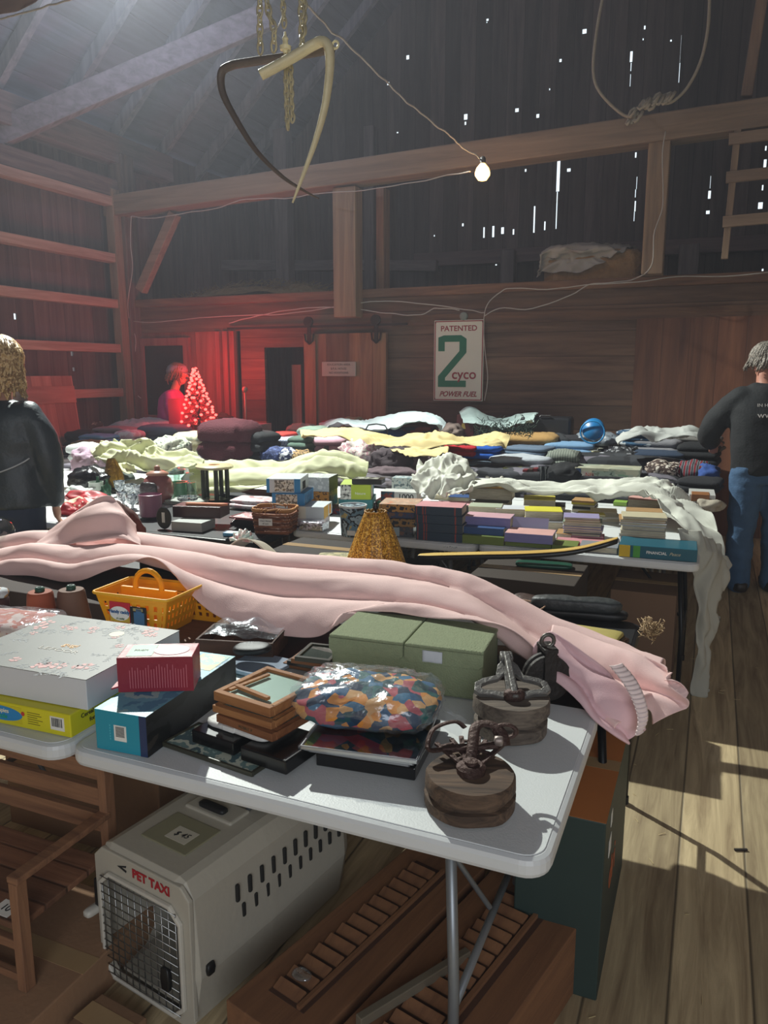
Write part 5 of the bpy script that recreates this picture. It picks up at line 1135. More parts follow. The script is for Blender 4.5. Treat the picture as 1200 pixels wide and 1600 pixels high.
MB().lathe([(0, 50*kk), (26*kk, 50*kk), (29*kk, 51.5*kk), (29*kk, 54*kk), (26*kk, 56*kk), (9*kk, 56*kk), (8*kk, 54*kk), (0, 54*kk)], n=36).build('top', plain(hexc('c9c29a'), .3, 0, .2, 40), st, smooth=True, auto=35)
MB().lathe([(0, 0), (24*kk, 0), (25*kk, 4*kk), (0, 4*kk)], n=32).build('base', plain(hexc('2c3826'), .3), st, smooth=True, auto=35)
for k in range(5):
    a = 2*PI*k/5+.4; MB().tube([(19*kk*math.cos(a), 19*kk*math.sin(a), 3*kk), (19*kk*math.cos(a), 19*kk*math.sin(a), 51*kk)], 3.6*kk, 12).build('leg', plain(hexc('26301f'), .2, 0, .3, 30), st, smooth=True, auto=40)
jr = T('ginger_jar', 'pink-rimmed glass ginger jar with a lid and embossed face', 'jar', PZ(238, 788, .742)+Vector((0, .07, 0))); kk = depth(jr.location)/1200
MB().lathe([(14*kk, 0), (18*kk, 3*kk), (23*kk, 14*kk), (24*kk, 26*kk), (20*kk, 38*kk), (14*kk, 43*kk), (14*kk, 45*kk)], n=36).build('jar_body', plain(hexc('8f5a58'), .25, 0, .2, 20), jr, smooth=True)
MB().slab(30*kk, 8*kk, 26*kk, (0, -22*kk, 9*kk), .5, 14, .003, 2, 40).build('embossed_panel', plain(hexc('4a4648'), .3, 0, .3, 40, .8, 50), jr, smooth=True)
MB().lathe([(17*kk, 44*kk), (17*kk, 47*kk), (10*kk, 50*kk), (4*kk, 52*kk), (5*kk, 56*kk), (2*kk, 59*kk), (0, 59*kk)], n=28).build('lid', plain(hexc('a87c6a'), .4), jr, smooth=True)
def vessel(name, label, px_, py_, r, h, mat, z=.742, prof=None, group=None, cat=None):
    p = PZ(px_, py_, z); k = depth(p)/1200; r *= k; h *= k
    pr__ = prof or [(.8, 0), (1, .04), (1, .9), (1.04, 1), (.97, 1), (.93, .1), (0, .06)]
    o = MB().lathe([(a*r, b*h) for a, b in pr__], n=28).build(name, mat, loc=p+Vector((0, r, 0)), smooth=True, auto=45); return tag(o, label, cat or name.split('_')[-1], group)
GL = glass_m((.86, .93, .9))
vessel('glass_tumbler', 'clear glass tumbler with green candle in front of the marble-topped stand', 273, 782, 12, 28, plain(hexc('5f8f70'), .1, 0, .3, 30))
vessel('glass_tumbler', 'clear glass tumbler beside the green candle glass', 292, 780, 10, 26, GL)
vessel('glass_vase', 'tall clear glass vase behind the ginger jar', 262, 768, 12, 36, GL)
vessel('glass_vase', 'second tall clear vase left of the white jug', 276, 768, 9, 34, GL)
vessel('white_jug', 'squat white china jug left of the marble-topped stand', 289, 768, 13, 28, plain(hexc('c6cacb'), .25), prof=[(.7, 0), (1, .15), (1, .7), (.5, .95), (.45, 1.0), (0, 1.0)], cat='jug')
vessel('white_vase', 'white porcelain vase standing behind the squat jug', 289, 752, 9, 36, plain(hexc('c9c6c2'), .3), prof=[(.6, 0), (.7, .5), (1, 1), (.9, 1), (.6, .5), (0, .3)], cat='vase')
CRY = pattern([hexc('8e9aa2'), hexc('d9e0e4'), hexc('4a5258'), hexc('aab4ba')], 'VORONOI', 90, .08, (1, 1, 1), .6, 1)
for i, (x, y, r, h, nm) in enumerate(((186, 792, 10, 22, 'facing the pink sheet peak'), (200, 798, 11, 24, 'nearest the mauve cup'), (196, 778, 11, 20, 'behind the others'), (181, 776, 9, 24, 'at the left of the group'), (212, 786, 9, 26, 'against the ginger jar'))):
    vessel('crystal_glass', 'cut crystal glass '+nm, x, y, r, h, CRY, prof=[(.6, 0), (.65, .05), (.2, .1), (.2, .3), (.8, .5), (1, 1), (.93, 1), (.7, .5), (0, .4)], group='cut crystal glasses', cat='glass')
o = vessel('frosted_bowl', 'frosted glass bowl lying in front of the candle glass', 284, 790, 16, 12, CRY, cat='bowl')
gh = T('gilded_vase', 'gilded leaf-shaped vase hanging below the cream cloth heap', 'vase', PZ(176, 770, .742)+Vector((0, .05, 0)), 0, None); kk = depth(gh.location)/1200
m = MB(); m.grid(lambda u, v: Vector(((6+9*math.sin(PI*v**.7))*kk*math.cos(2*PI*u)*(1+.12*math.cos(16*PI*u))-8*kk*v, (5+6*math.sin(PI*v))*kk*math.sin(2*PI*u), 52*kk*v)), 48, 14, closed_u=True); m.build('vase_body', plain(hexc('9a7420'), .3, .7, .4, 40, .8, 60), gh, smooth=True)
MB().lathe([(14*kk, 0), (10*kk, 6*kk), (5*kk, 10*kk)], n=20).build('foot', plain(hexc('2c2010'), .4), gh, smooth=True)
for i, (x, y, h) in enumerate(((157, 782, 22), (164, 776, 26), (150, 775, 30))):
    vessel('glass_bottle', ('small green glass bottle at the front of the trio', 'slim green glass bottle in the middle of the trio', 'dark green glass bottle at the back of the trio')[i], x, y, 6, h, plain(hexc('2f5a42'), .1, 0, .4, 20), prof=[(.9, 0), (1, .1), (1, .6), (.4, .75), (.35, 1), (0, 1)], group='green bottles', cat='bottle')
# red ribbons, china, black clutter
RBN = plain(hexc('a3121f'), .5, 0, .15)
def soft(name, label, cat, x0, y0, x1, y1, z0, d, mat, amp=.01, e=.5, fs=12, seed=None, group=None, folds=0, rot=0, n=20, ez=.6):
    xc = (x0+x1)/2; p = PZ(xc, y1, z0)
    if p.y > 7.9: p = PY(xc, y1, 7.9)
    k = depth(p)/1200; w = (x1-x0)*k
    dist = math.hypot(p.x, p.y); sa = max(0, (H-z0)/dist); h = max(.02, ((y1-y0)*k - d*sa*.8))
    sd_ = seed if seed is not None else (x0*7+y0) % 97
    m = MB()
    if folds:
        rn = random.Random(sd_); L_ = folds+1; hh = h*1.3/L_
        for i in range(L_):
            m.slab(w*rn.uniform(1.02, 1.12), d*rn.uniform(.92, 1.05), hh*1.35, (rn.uniform(-.012, .012), d/2+rn.uniform(-.02, .012), i*hh), .26, n, max(amp, .008)*1.1, sd_+i, 7, .75)
    else:
        m.slab(w*1.12, d, h*1.15, (0, d/2, 0), .6, 34, max(amp, .016)*1.5, sd_, 8, .8)
    if rot is None: rot = 0
    o = m.build(name, mat, loc=p, rot=(0, 0, math.radians(rot)), smooth=True)
    return tag(o, label, cat, group)
soft('ribbon_bundle', 'bright red folded ribbon bundle beside the woman', 'ribbon', 88, 772, 155, 786, .78, .14, RBN, .006)
soft('christmas_cloth', 'cream and red holiday cloth on the white table corner', 'cloth', 90, 782, 150, 802, .742, .18, pattern([hexc('d9c4a8'), hexc('a81c24'), hexc('e0d4c4')], 'NOISE', 12), .008)
soft('ribbon_bundle', 'dark red ribbon rosette at the front of the white table', 'ribbon', 90, 792, 118, 806, .742, .06, RBN, .01)
soft('china_slipper', 'white china boat dish lying behind the red ribbons', 'dish', 100, 762, 140, 776, .745, .08, plain(hexc('cfd4d0'), .3), .004)
vessel('china_mug', 'pale china mug next to the white boat dish', 143, 776, 11, 22, plain(hexc('bfc8be'), .3), cat='mug')
soft('black_handbag', 'shiny black handbags and straps heaped beside the woman', 'handbag', 98, 735, 160, 770, .742, .25, plain(hexc('15161a'), .25, 0, .3, 20, .8, 30), .022)

# more paperbacks filling the table between the piles
bk('pink paperback lying flat behind the encyclopedia volumes', 655, 796, 705, 8, .16, 10, 'pink', .7415)
bk('teal hardback behind the cream book', 735, 798, 775, 9, .14, 6, 'teal', .7415, pf=True)
bk('pale green paperback at the foot of the yellow books', 868, 826, 905, 8, .14, 10, 'sage', .7415, pf=True)
bk('tan paperback left of the magazine stack', 868, 842, 892, 9, .14, 4, 'tan', .7415, pf=True)
bk('thin red and pink booklet at the foot of the magazine stack', 868, 852, 940, 5, .14, 6, 'red', .7415, top='c98a90')
bk('white paperback between the notebooks and the right-hand pile', 925, 816, 968, 8, .16, 14, 'white', .7415, top='c9c4b4', pf=True)
bk('cream paperback on the white one left of the right-hand pile', 922, 806, 962, 7, .15, 8, 'cream', .762, pf=True)
bk('lime green notebook behind the right-hand pile', 958, 790, 978, 6, .12, 0, '8ab04a', .7415)
bk('black hardback behind the thick grey boxed book', 800, 772, 822, 12, .14, 0, 'black', .7415)
bk('blue paperback in front of the white blanket', 700, 784, 732, 8, .14, 8, 'blue', .7415, pf=True)
bk('cream annual under the white blanket edge', 672, 780, 712, 7, .16, 5, 'cream', .7415, pf=True)
bk('grey paperback at the table front left of the ring binder', 905, 862, 962, 10, .14, 3, 'grey', .7415, pf=True)
bk('olive paperback in front of the magazine stack', 862, 858, 900, 7, .14, 3, 'green', .7415)
# small goods on the left table
soft('lace_cloth', 'white lace cloth behind the crystal glasses', 'cloth', 178, 752, 225, 770, .742, .22, plain(hexc('b5b8b4'), .8), .014)
soft('green_cloth', 'dark green cloth with cords behind the glass bottles', 'cloth', 145, 740, 185, 760, .742, .22, plain(hexc('2a3a30'), .7), .02)
soft('candle_box', 'pale candle tray under the glass tumblers', 'tray', 250, 780, 312, 790, .742, .16, plain(hexc('8f948c'), .6), .006, folds=1)
soft('pink_booklets', 'loose pink printed sheets on the thin frames', 'paper', 350, 780, 418, 796, .745, .2, pattern([hexc('c9a4a6'), hexc('d9d0d0'), hexc('a87c80')], 'NOISE', 14, .5), .006, folds=1)
soft('black_cloth', 'black cloth lying between the frames and the cream sheet', 'cloth', 336, 768, 420, 782, .742, .3, plain(hexc('1d1d20'), .8), .01, folds=1)
# =================================================================== CLOTHES TABLES
def C_(h, **k): return cloth_m(hexc(h), **k)
def stripes(cols, s, d='X'): return pattern([hexc(c) for c in cols], d, s, .9)
GA = 'clothes laid out on the back tables'
# (name, label, category, x0, y0, x1, y1, z0, depth m, material, crease amp, folds)
garments = [
 ('plush_toy', 'brown and white plush toy at the left end of the clothes tables', 'toy', 112,661,142,684, .80,.3, pattern([hexc('5a3424'), hexc('c9b09a'), hexc('4a2c20')], 'NOISE', 9), .02, 0),
 ('plush_toy', 'cream plush toy beside the brown and white one', 'toy', 94,663,120,684, .80,.3, C_('b5a79a'), .02, 0),
 ('dark_coat', 'dark coat piled under the plush toys', 'coat', 98,682,150,705, .742,.4, C_('231d24'), .015, 1),
 ('folded_shirt', 'sky blue folded shirt at the left behind the cream heap', 'shirt', 116,684,162,699, .86,.3, C_('6f93b5'), .008, 2),
 ('scarf', 'tan patterned scarf below the sky blue shirt', 'scarf', 106,694,148,708, .82,.3, pattern([hexc('a08050'), hexc('6a5a44'), hexc('b89a68')], 'NOISE', 20), .012, 1),
 ('white_garment', 'white garment with an open collar beside the dark-jacketed woman', 'shirt', 102,702,136,724, .80,.25, C_('bfc4c2'), .012, 1),
 ('ruffled_blouse', 'lilac ruffled blouse hanging over the dark pile', 'blouse', 102,706,144,742, .80,.25, C_('c4a9bd'), .022, 0),
 ('grey_blanket', 'grey-mauve folded blanket between blue shirt and pale sheet', 'blanket', 140,674,205,692, .84,.3, C_('8a8084'), .01, 2),
 ('floral_shirt', 'pink and white printed shirt in front of the grey blanket', 'shirt', 178,680,208,694, .88,.25, pattern([hexc('c9a9b5'), hexc('d9cfd2')], 'NOISE', 18), .015, 1),
 ('boxed_shirt', 'slate blue boxed shirt behind the cream heap', 'shirt', 205,674,278,699, .82,.35, C_('5b6a7c'), .004, 1),
 ('printed_dress', 'pale printed dress bunched right of the cream heap', 'dress', 232,688,272,716, .84,.3, pattern([hexc('aab09c'), hexc('c9cbb8'), hexc('6a7468')], 'NOISE', 22), .022, 0),
 ('printed_dress', 'cream flowered dress lying under the maroon sweater', 'dress', 268,686,312,713, .80,.35, pattern([hexc('c9c59e'), hexc('d4cfae'), hexc('a8b098')], 'NOISE', 14), .012, 1),
 ('maroon_sweater', 'maroon knitted sweater folded in a thick bundle', 'sweater', 304,675,378,721, .80,.45, C_('4c1622', bump=.8, bscale=90), .022, 1),
 ('black_hoodie', 'black hoodie with a white drawstring right of the maroon sweater', 'hoodie', 348,685,412,720, .79,.4, C_('1a1d20'), .010, 2),
 ('red_shawl', 'crimson shawl below the lit red tree', 'shawl', 313,660,352,677, .92,.3, C_('8f1830'), .02, 0),
 ('evergreen_sprig', 'dark evergreen sprig beside the crimson shawl', 'greenery', 338,654,356,668, .95,.12, C_('2a2a1c'), .03, 0),
 ('checked_shirt', 'red top folded over a blue checked shirt', 'shirt', 412,679,448,689, .935,.3, C_('c23c34'), .006, 1),
 ('checked_shirt', 'white and blue checked shirt under the red top', 'shirt', 406,687,456,703, .86,.38, pattern([hexc('8f9fc0'), hexc('c4c9d6')], 'CHECK', 60), .006, 2),
 ('green_jersey', 'muted green folded jersey right of the checked shirt', 'jersey', 448,688,480,711, .82,.35, C_('51685c'), .010, 2),
 ('sage_blouse', 'sage green blouse lying behind the green jersey', 'blouse', 462,675,502,694, .90,.3, C_('7f9486'), .010, 1),
 ('navy_scarf', 'navy blue printed scarf below the checked shirt', 'scarf', 407,703,438,722, .79,.25, pattern([hexc('26386a'), hexc('1c2b55'), hexc('4a5a8a')], 'NOISE', 30), .018, 0),
 ('navy_scarf', 'navy and white blotched scarf next to the leopard print', 'scarf', 434,704,452,723, .79,.22, pattern([hexc('2a3558'), hexc('c9ced6')], 'NOISE', 26), .015, 0),
 ('leopard_scarf', 'leopard print scarf at the edge of the cream sheet', 'scarf', 447,708,480,723, .79,.2, pattern([hexc('3a2a1e'), hexc('a88a5c'), hexc('1c1612')], 'NOISE', 30), .012, 0),
 ('light_blue_blouse', 'light blue top peeking out under the navy scarf', 'top', 398,717,424,724, .77,.2, C_('7aa5c4'), .006, 0),
 ('black_trousers', 'black trousers folded behind the pink sweatshirt', 'trousers', 480,682,562,695, .88,.3, C_('17181c'), .008, 2),
 ('pink_sweatshirt', 'pale pink sweatshirt lying flat in front of black trousers', 'sweatshirt', 470,689,532,710, .82,.35, C_('c99fae'), .012, 1),
 ('baby_clothes', 'pink and cream flowered baby clothes heaped together', 'baby clothes', 528,692,576,728, .79,.35, pattern([hexc('c9a0a8'), hexc('d6ccc4'), hexc('b98a94')], 'NOISE', 26), .028, 0),
 ('baby_clothes', 'white baby vest on the flowered baby clothes', 'baby clothes', 546,684,590,708, .86,.25, C_('c9cabc'), .022, 0),
 ('navy_blouse', 'royal blue top with a white badge', 'top', 574,681,616,702, .85,.3, C_('1c4476'), .014, 1),
 ('grey_coat', 'charcoal purple wool coat crumpled behind the jigsaw boxes', 'coat', 574,706,636,738, .78,.35, C_('43393e'), .030, 0),
 ('grey_coat', 'dark grey satin jacket lying behind the charcoal coat', 'jacket', 590,700,634,722, .82,.3, C_('26262a'), .020, 0),
 ('mauve_trousers', 'mauve-brown trousers spread below the charcoal coat', 'trousers', 570,733,656,748, .76,.25, C_('5c4d52'), .014, 0),
 ('mauve_blouse', 'dusty mauve velvet top right of the charcoal coat', 'top', 634,712,660,738, .78,.3, C_('6e5a5c'), .020, 0),
 ('knit_bundle', 'pale green and blue knits under the yellow sheet', 'knitwear', 612,694,660,712, .83,.3, pattern([hexc('8aa098'), hexc('b5b8a4'), hexc('4a6a7a')], 'NOISE', 12), .018, 0),
 ('knit_bundle', 'grey crocheted bundle beside the white blanket', 'knitwear', 654,702,692,726, .80,.3, pattern([hexc('8f9290'), hexc('5a5c5c'), hexc('b5b8b4')], 'NOISE', 22), .020, 0),
 ('black_shoe', 'black leather boot lying left of the white blanket', 'boot', 676,710,696,730, .79,.2, C_('101114', rough=.3), .012, 0),
 ('red_shirt', 'bright red shirt folded left of the blue one', 'shirt', 690,698,738,714, .86,.35, C_('b01624'), .010, 1),
 ('blue_shirt', 'bright cobalt blue folded sweater', 'sweater', 712,699,776,718, .84,.4, C_('0f4fa8'), .008, 1),
 ('black_slacks', 'black slacks folded behind the blue sweater', 'slacks', 716,691,782,703, .89,.3, C_('1d1e24'), .006, 1),
 ('brown_trousers', 'rust brown folded trousers under the blue sweater', 'trousers', 728,716,768,724, .80,.35, C_('5c3026'), .006, 1),
 ('grey_jeans', 'blue-grey folded jeans at the bottom below the rust trousers', 'jeans', 722,723,764,738, .742,.4, C_('5c6c78'), .008, 2),
 ('tan_blanket', 'tan fleece blanket folded flat in the middle of the clothes', 'blanket', 774,684,866,709, .84,.5, C_('a4824e'), .012, 1),
 ('blue_grey_shirt', 'slate blue folded shirt on a white pillow', 'shirt', 780,701,848,722, .82,.4, C_('5a6c80'), .006, 3),
 ('white_pillow', 'white pillow under the slate blue shirt', 'pillow', 768,716,852,736, .76,.4, C_('a8aeb4'), .014, 1),
 ('black_jacket', 'black jacket with straps right of the tan blanket', 'jacket', 846,684,888,712, .82,.4, C_('26282c'), .022, 0),
 ('dark_bundle', 'dark trousers heaped beneath the clear grey bag', 'trousers', 880,686,962,704, .86,.4, C_('222126'), .014, 1),
 ('light_blue_shirt', 'light blue shirt on the striped knit pile', 'shirt', 856,696,922,711, .85,.35, C_('6f93b4'), .008, 1),
 ('striped_knit', 'cream and yellow knit under the light blue shirt', 'knitwear', 870,703,932,716, .82,.35, stripes(['b9b89c', 'c9c28a', 'a8a898'], 9, 'Z'), .008, 2),
 ('red_sweater', 'red ribbed sweater folded under the cream knit', 'sweater', 878,711,942,723, .79,.35, C_('8a1e22'), .008, 1),
 ('green_grey_knit', 'grey-green ribbed sweater slumped left of the boxed game', 'sweater', 856,712,900,736, .76,.35, stripes(['6a7268', '3c4440', '8a8f84'], 14), .014, 1),
 ('black_trousers', 'black trousers crumpled at the foot of the grey-green sweater', 'trousers', 852,728,896,756, .742,.3, C_('141518'), .018, 0),
 ('clear_bag', 'clear plastic bag of grey clothes near the blue bucket', 'bag', 900,680,956,696, .90,.3, C_('7a828a', rough=.3), .020, 0),
 ('sports_shirt', 'blue and white lettered sports shirt under the white cloth', 'shirt', 966,678,1024,698, .86,.35, pattern([hexc('2f5878'), hexc('2a4a66'), hexc('b5bcc0')], 'NOISE', 16), .010, 2),
 ('grey_towel', 'grey folded towel beneath the pale cloth at right', 'towel', 1046,686,1118,706, .82,.4, C_('6a6864'), .010, 2),
 ('grey_sweatshirt', 'heather grey sweatshirt folded over navy jeans', 'sweatshirt', 986,690,1058,713, .84,.45, C_('7b7b80'), .012, 1),
 ('navy_jeans', 'navy jeans folded under the heather grey sweatshirt', 'jeans', 986,709,1062,730, .78,.45, C_('2a3a50'), .010, 2),
 ('black_belts', 'tangle of black belts with bright buckles', 'belts', 942,703,986,727, .78,.3, pattern([hexc('131417'), hexc('1c1d22'), hexc('8a8c90')], 'NOISE', 24), .028, 0),
 ('black_pants', 'black trousers with a small white label at the right end', 'trousers', 1058,700,1116,730, .78,.45, C_('16181c'), .010, 2),
 ('striped_scarf', 'grey, black and red striped knitted scarf', 'scarf', 1056,724,1104,753, .76,.4, stripes(['26282e', '8a8e94', '26282e', '7a1a26'], 8), .012, 0),
 ('blue_towel', 'blue towel at the table end beside the man', 'towel', 1098,730,1120,757, .76,.3, C_('2c4a8a'), .016, 0),
 ('black_sweater', 'black sweater under the striped scarf', 'sweater', 1058,750,1116,770, .742,.35, C_('1a1b20'), .008, 1),
 ('plush_toy', 'white and brown plush puppy right of the boxed game', 'toy', 1014,728,1052,752, .76,.25, pattern([hexc('b8aa9c'), hexc('3a2822'), hexc('d0c8bc')], 'NOISE', 18), .026, 0),
 ('red_print_scarf', 'dark red printed scarf between the puppy and striped scarf', 'scarf', 1038,732,1062,750, .76,.2, C_('5a1c24'), .015, 0),
 ('wool_hat', 'pale grey flat cap on the far table', 'cap', 446,666,486,680, .92,.3, C_('9a9488'), .006, 0),
 ('straw_hat', 'woven straw hat on the far table beneath the pale sheet', 'hat', 528,656,560,678, .84,.3, wood(hexc('7a6a4c'), hexc('a8946c'), 'X', 12), .004, 0),
 ('grey_bundle', 'beige net bag beside the maroon lamp carton', 'bag', 688,668,716,688, .88,.25, C_('8a7a72'), .02, 0),
]
for g in garments:
    nm, lab, cat, x0, y0, x1, y1, z0, d, mt, amp, fo = g
    soft(nm, lab, cat, x0-1, y0-1, x1+1, y1+1, z0, d, mt, amp, .45, 9, None, GA, fo, random.uniform(-9, 9), 20)
# filler mounds beneath so that every heap rests on something: long folded spreads on the tables
for i, (x0, x1, y, col, lab) in enumerate(((-6.9, -4.4, 5.58, '3a3536', 'dark clothes spread under the heaps on the left clothes table'), (-4.3, -2.2, 5.56, '4a4548', 'grey clothes spread beneath the pink sweatshirt'), (-2.0, -.2, 5.56, '2c2e34', 'dark clothes spread beneath the belts and boxed game'),
        (-6.9, -4.3, 6.38, '5a5654', 'grey-brown clothes spread on the fifth-row table at left'), (-4.2, -2.1, 6.38, '3c3a44', 'dark clothes spread below the yellow sheet'), (-2.0, -.2, 6.38, '35363c', 'dark clothes spread below the tan blanket'),
        (-6.9, -4.3, 7.2, '3a3638', 'dark goods under the pale sheet at the back left'), (-4.2, -2.1, 7.2, '4a4038', 'dark brown goods under the far pale sheet'), (-2.0, -.2, 7.2, '2a2c30', 'dark goods on the sixth-row table near the back wall'),
        (-5.4, -2.9, 7.8, '3a342e', 'brown cartons and cloth on the wall-side table below the sliding door'), (-2.8, -.2, 7.8, '26272b', 'black goods on the wall-side table under the enamel sign'))):
    m = MB(); m.slab(x1-x0, .62 if i < 9 else .48, (.045, .085, .14, .15)[i//3], (0, .3, 0), .2, 40, .016, i+3, 5, .5, 2)
    tag(m.build('clothes_pile', pattern([hexc(col), tuple(c*.5 for c in hexc(col)), tuple(min(1, c*1.5) for c in hexc(col)), hexc('6a6670'), hexc('1c1c20')], 'VORONOI', 7, .9, (1, 1, .4)), smooth=True, loc=((x0+x1)/2, y, .742)), lab, 'clothes')
# ------------------------------------------------------------------ sheets thrown over the tables
CREAM = plain(hexc('c9cba6'), .85, 0, .05, 6, .1, 200); WSH = plain(hexc('cfd0c4'), .85, 0, .05, 6, .1, 200); BLUE = plain(hexc('aebdbf'), .8, 0, .05, 6, .1, 200); YEL = plain(hexc('c9b883'), .85, 0, .05, 6, .1, 200)
def Rr(*a): return [PY(*q) for q in a]
sheet('cream_sheet', 'cream yellow-green sheet twisted in a thick heap beside the maroon sweater', 'bed sheet', [
  Rr((146,705,4.95),(165,694,5.0),(195,692,5.0),(225,688,5.0),(245,700,5.0),(285,708,5.0),(320,722,5.0)),
  Rr((148,716,4.85),(168,706,4.85),(196,702,4.9),(222,706,4.9),(248,712,4.9),(285,716,4.9),(318,728,4.9)),
  Rr((160,722,4.75),(175,718,4.75),(200,720,4.75),(225,722,4.75),(250,722,4.75),(280,724,4.75),(312,732,4.75)),
  Rr((175,728,4.7),(190,738,4.66),(210,741,4.66),(235,733,4.66),(262,728,4.66),(285,727,4.68),(308,736,4.7))], CREAM, nu=130, nv=60, folds=2.6, amp=.07, wr=.022, seed=2, fs=2.5)
sheet('cream_sheet', 'long cream sheet rolled back between jigsaw boxes and sweaters', 'bed sheet', [
  Rr((296,722,5.1),(350,722,5.1),(400,722,5.1),(440,723,5.1),(475,712,5.1),(505,705,5.1),(545,712,5.1),(570,722,5.1)),
  Rr((296,738,4.95),(350,735,4.95),(400,734,4.95),(440,733,4.95),(475,722,4.95),(505,714,4.95),(545,722,4.95),(575,732,4.95)),
  Rr((300,756,4.8),(350,752,4.8),(400,748,4.8),(430,744,4.8),(465,735,4.8),(505,725,4.82),(545,736,4.82),(572,745,4.85)),
  Rr((306,775,4.7),(350,772,4.7),(390,768,4.7),(425,760,4.7),(463,748,4.7),(500,738,4.75),(540,752,4.75),(566,756,4.8))], CREAM, nu=110, nv=40, folds=2.4, amp=.06, wr=.008, seed=6, fs=1.6)
sheet('white_blanket', 'white cotton blanket bunched up behind the books', 'blanket', [
  Rr((655,722,5.2),(676,722,5.2),(694,716,5.2),(706,712,5.2),(720,718,5.2),(735,740,5.2)),
  Rr((650,738,5.0),(672,734,5.0),(692,732,5.0),(708,728,5.0),(724,735,5.0),(738,752,5.0)),
  Rr((645,752,4.85),(668,750,4.85),(690,750,4.85),(708,748,4.85),(722,752,4.85),(738,762,4.85)),
  Rr((640,756,4.72),(664,770,4.7),(685,775,4.7),(702,774,4.7),(722,772,4.7),(740,768,4.7))], WSH, nu=100, nv=70, folds=2.2, amp=.07, wr=.022, seed=9, fs=3, an=(9, 5, 4))
sheet('white_sheet', 'off-white sheet rolled along behind the books and hanging down at the right', 'bed sheet', [
  Rr((738,750,5.1),(790,747,5.1),(830,752,5.1),(870,758,5.1),(905,752,5.1),(950,752,5.1),(1000,748,5.05),(1040,750,5.0),(1065,765,4.9),(1085,785,4.8),(1110,800,4.7)),
  Rr((738,756,5.0),(790,753,5.0),(830,760,5.0),(870,764,5.0),(905,760,5.0),(950,762,4.95),(1000,757,4.9),(1035,762,4.85),(1060,780,4.75),(1085,805,4.65),(1122,830,4.55)),
  Rr((738,762,4.88),(790,758,4.88),(830,768,4.88),(870,770,4.88),(905,768,4.88),(950,772,4.8),(1000,764,4.8),(1030,775,4.7),(1055,795,4.6),(1080,822,4.5),(1132,870,4.4)),
  Rr((738,766,4.78),(790,760,4.78),(830,774,4.78),(870,775,4.78),(905,774,4.78),(950,778,4.7),(995,768,4.72),(1025,785,4.6),(1045,805,4.5),(1075,838,4.42),(1136,910,4.3))], WSH, nu=150, nv=34, folds=2.6, amp=.05, wr=.012, seed=12, fs=3)
sheet('hanging_sheet', 'grey-white sheet corner hanging to the floor beside the book table', 'bed sheet', [
  Rr((1070,820,4.15),(1100,835,4.2),(1122,850,4.3),(1138,880,4.4)), Rr((1085,870,4.1),(1102,885,4.15),(1118,895,4.2),(1136,900,4.3)),
  Rr((1090,960,4.08),(1102,965,4.1),(1112,965,4.15),(1118,960,4.2)), Rr((1084,1085,4.05),(1090,1092,4.07),(1098,1085,4.1),(1104,1070,4.12))], plain(hexc('aaa89c'), .85, 0, .05, 6, .1, 200), nu=30, nv=50, folds=0, amp=.02, wr=.022, seed=14, fs=2, an=(12, 9, 1.5))
sheet('pale_blue_sheet', 'pale blue-white sheet covering goods at the back left', 'bed sheet', [
  Rr((150,678,7.6),(190,660,7.7),(235,655,7.7),(275,662,7.6),(310,675,7.5),(335,688,7.4)),
  Rr((152,684,7.3),(195,668,7.35),(238,663,7.35),(275,672,7.3),(308,684,7.2),(330,694,7.1)),
  Rr((150,690,7.0),(195,678,7.0),(238,674,7.0),(275,680,7.0),(305,690,6.95),(326,698,6.9))], BLUE, nu=80, nv=30, folds=2.6, amp=.05, wr=.012, seed=15, fs=2)
sheet('pale_blue_sheet', 'pale blue sheet tented over boxes on the last table, left of the green sign', 'bed sheet', [
  Rr((500,664,7.8),(530,656,7.8),(570,658,7.8),(610,650,7.8),(650,644,7.8),(675,646,7.8),(694,662,7.7)),
  Rr((500,672,7.6),(530,660,7.6),(572,664,7.6),(612,656,7.6),(650,650,7.6),(678,655,7.55),(694,668,7.5)),
  Rr((498,682,7.3),(528,662,7.4),(575,672,7.3),(615,668,7.3),(650,658,7.35),(672,664,7.3),(690,668,7.3))], BLUE, nu=80, nv=26, folds=1.4, amp=.06, wr=.012, seed=16, fs=2.4)
sheet('pale_blue_sheet', 'pale blue sheet draped from carton to black suitcase under the green sign', 'bed sheet', [
  Rr((718,644,8.2),(735,638,8.2),(760,650,8.2),(785,657,8.2),(815,648,8.2),(842,646,8.2)),
  Rr((720,650,8.0),(738,646,8.0),(762,657,8.0),(788,664,8.0),(815,655,8.0),(838,650,8.0)),
  Rr((724,660,7.8),(742,664,7.8),(765,668,7.8),(790,671,7.8),(812,664,7.8),(830,658,7.8))], plain(hexc('93a5a3'), .8, 0, .05), nu=60, nv=20, folds=1.6, amp=.04, wr=.01, seed=17, fs=2.4)
sheet('yellow_sheet', 'pale yellow sheet rolled across the middle of the clothes tables', 'bed sheet', [
  Rr((470,676,6.9),(520,672,6.9),(570,674,6.9),(615,684,6.9),(650,676,6.9),(685,674,6.9),(720,686,6.9),(745,686,6.9),(775,678,6.9),(797,684,6.9)),
  Rr((470,680,6.7),(520,678,6.7),(570,682,6.7),(615,690,6.7),(650,686,6.7),(685,684,6.7),(720,692,6.7),(748,692,6.7),(775,686,6.7),(795,690,6.7)),
  Rr((475,685,6.5),(520,684,6.5),(570,690,6.5),(615,697,6.5),(650,697,6.5),(685,696,6.5),(720,698,6.5),(748,698,6.5),(772,697,6.5),(785,698,6.5))], YEL, nu=120, nv=26, folds=1.7, amp=.05, wr=.014, seed=18, fs=2.4)
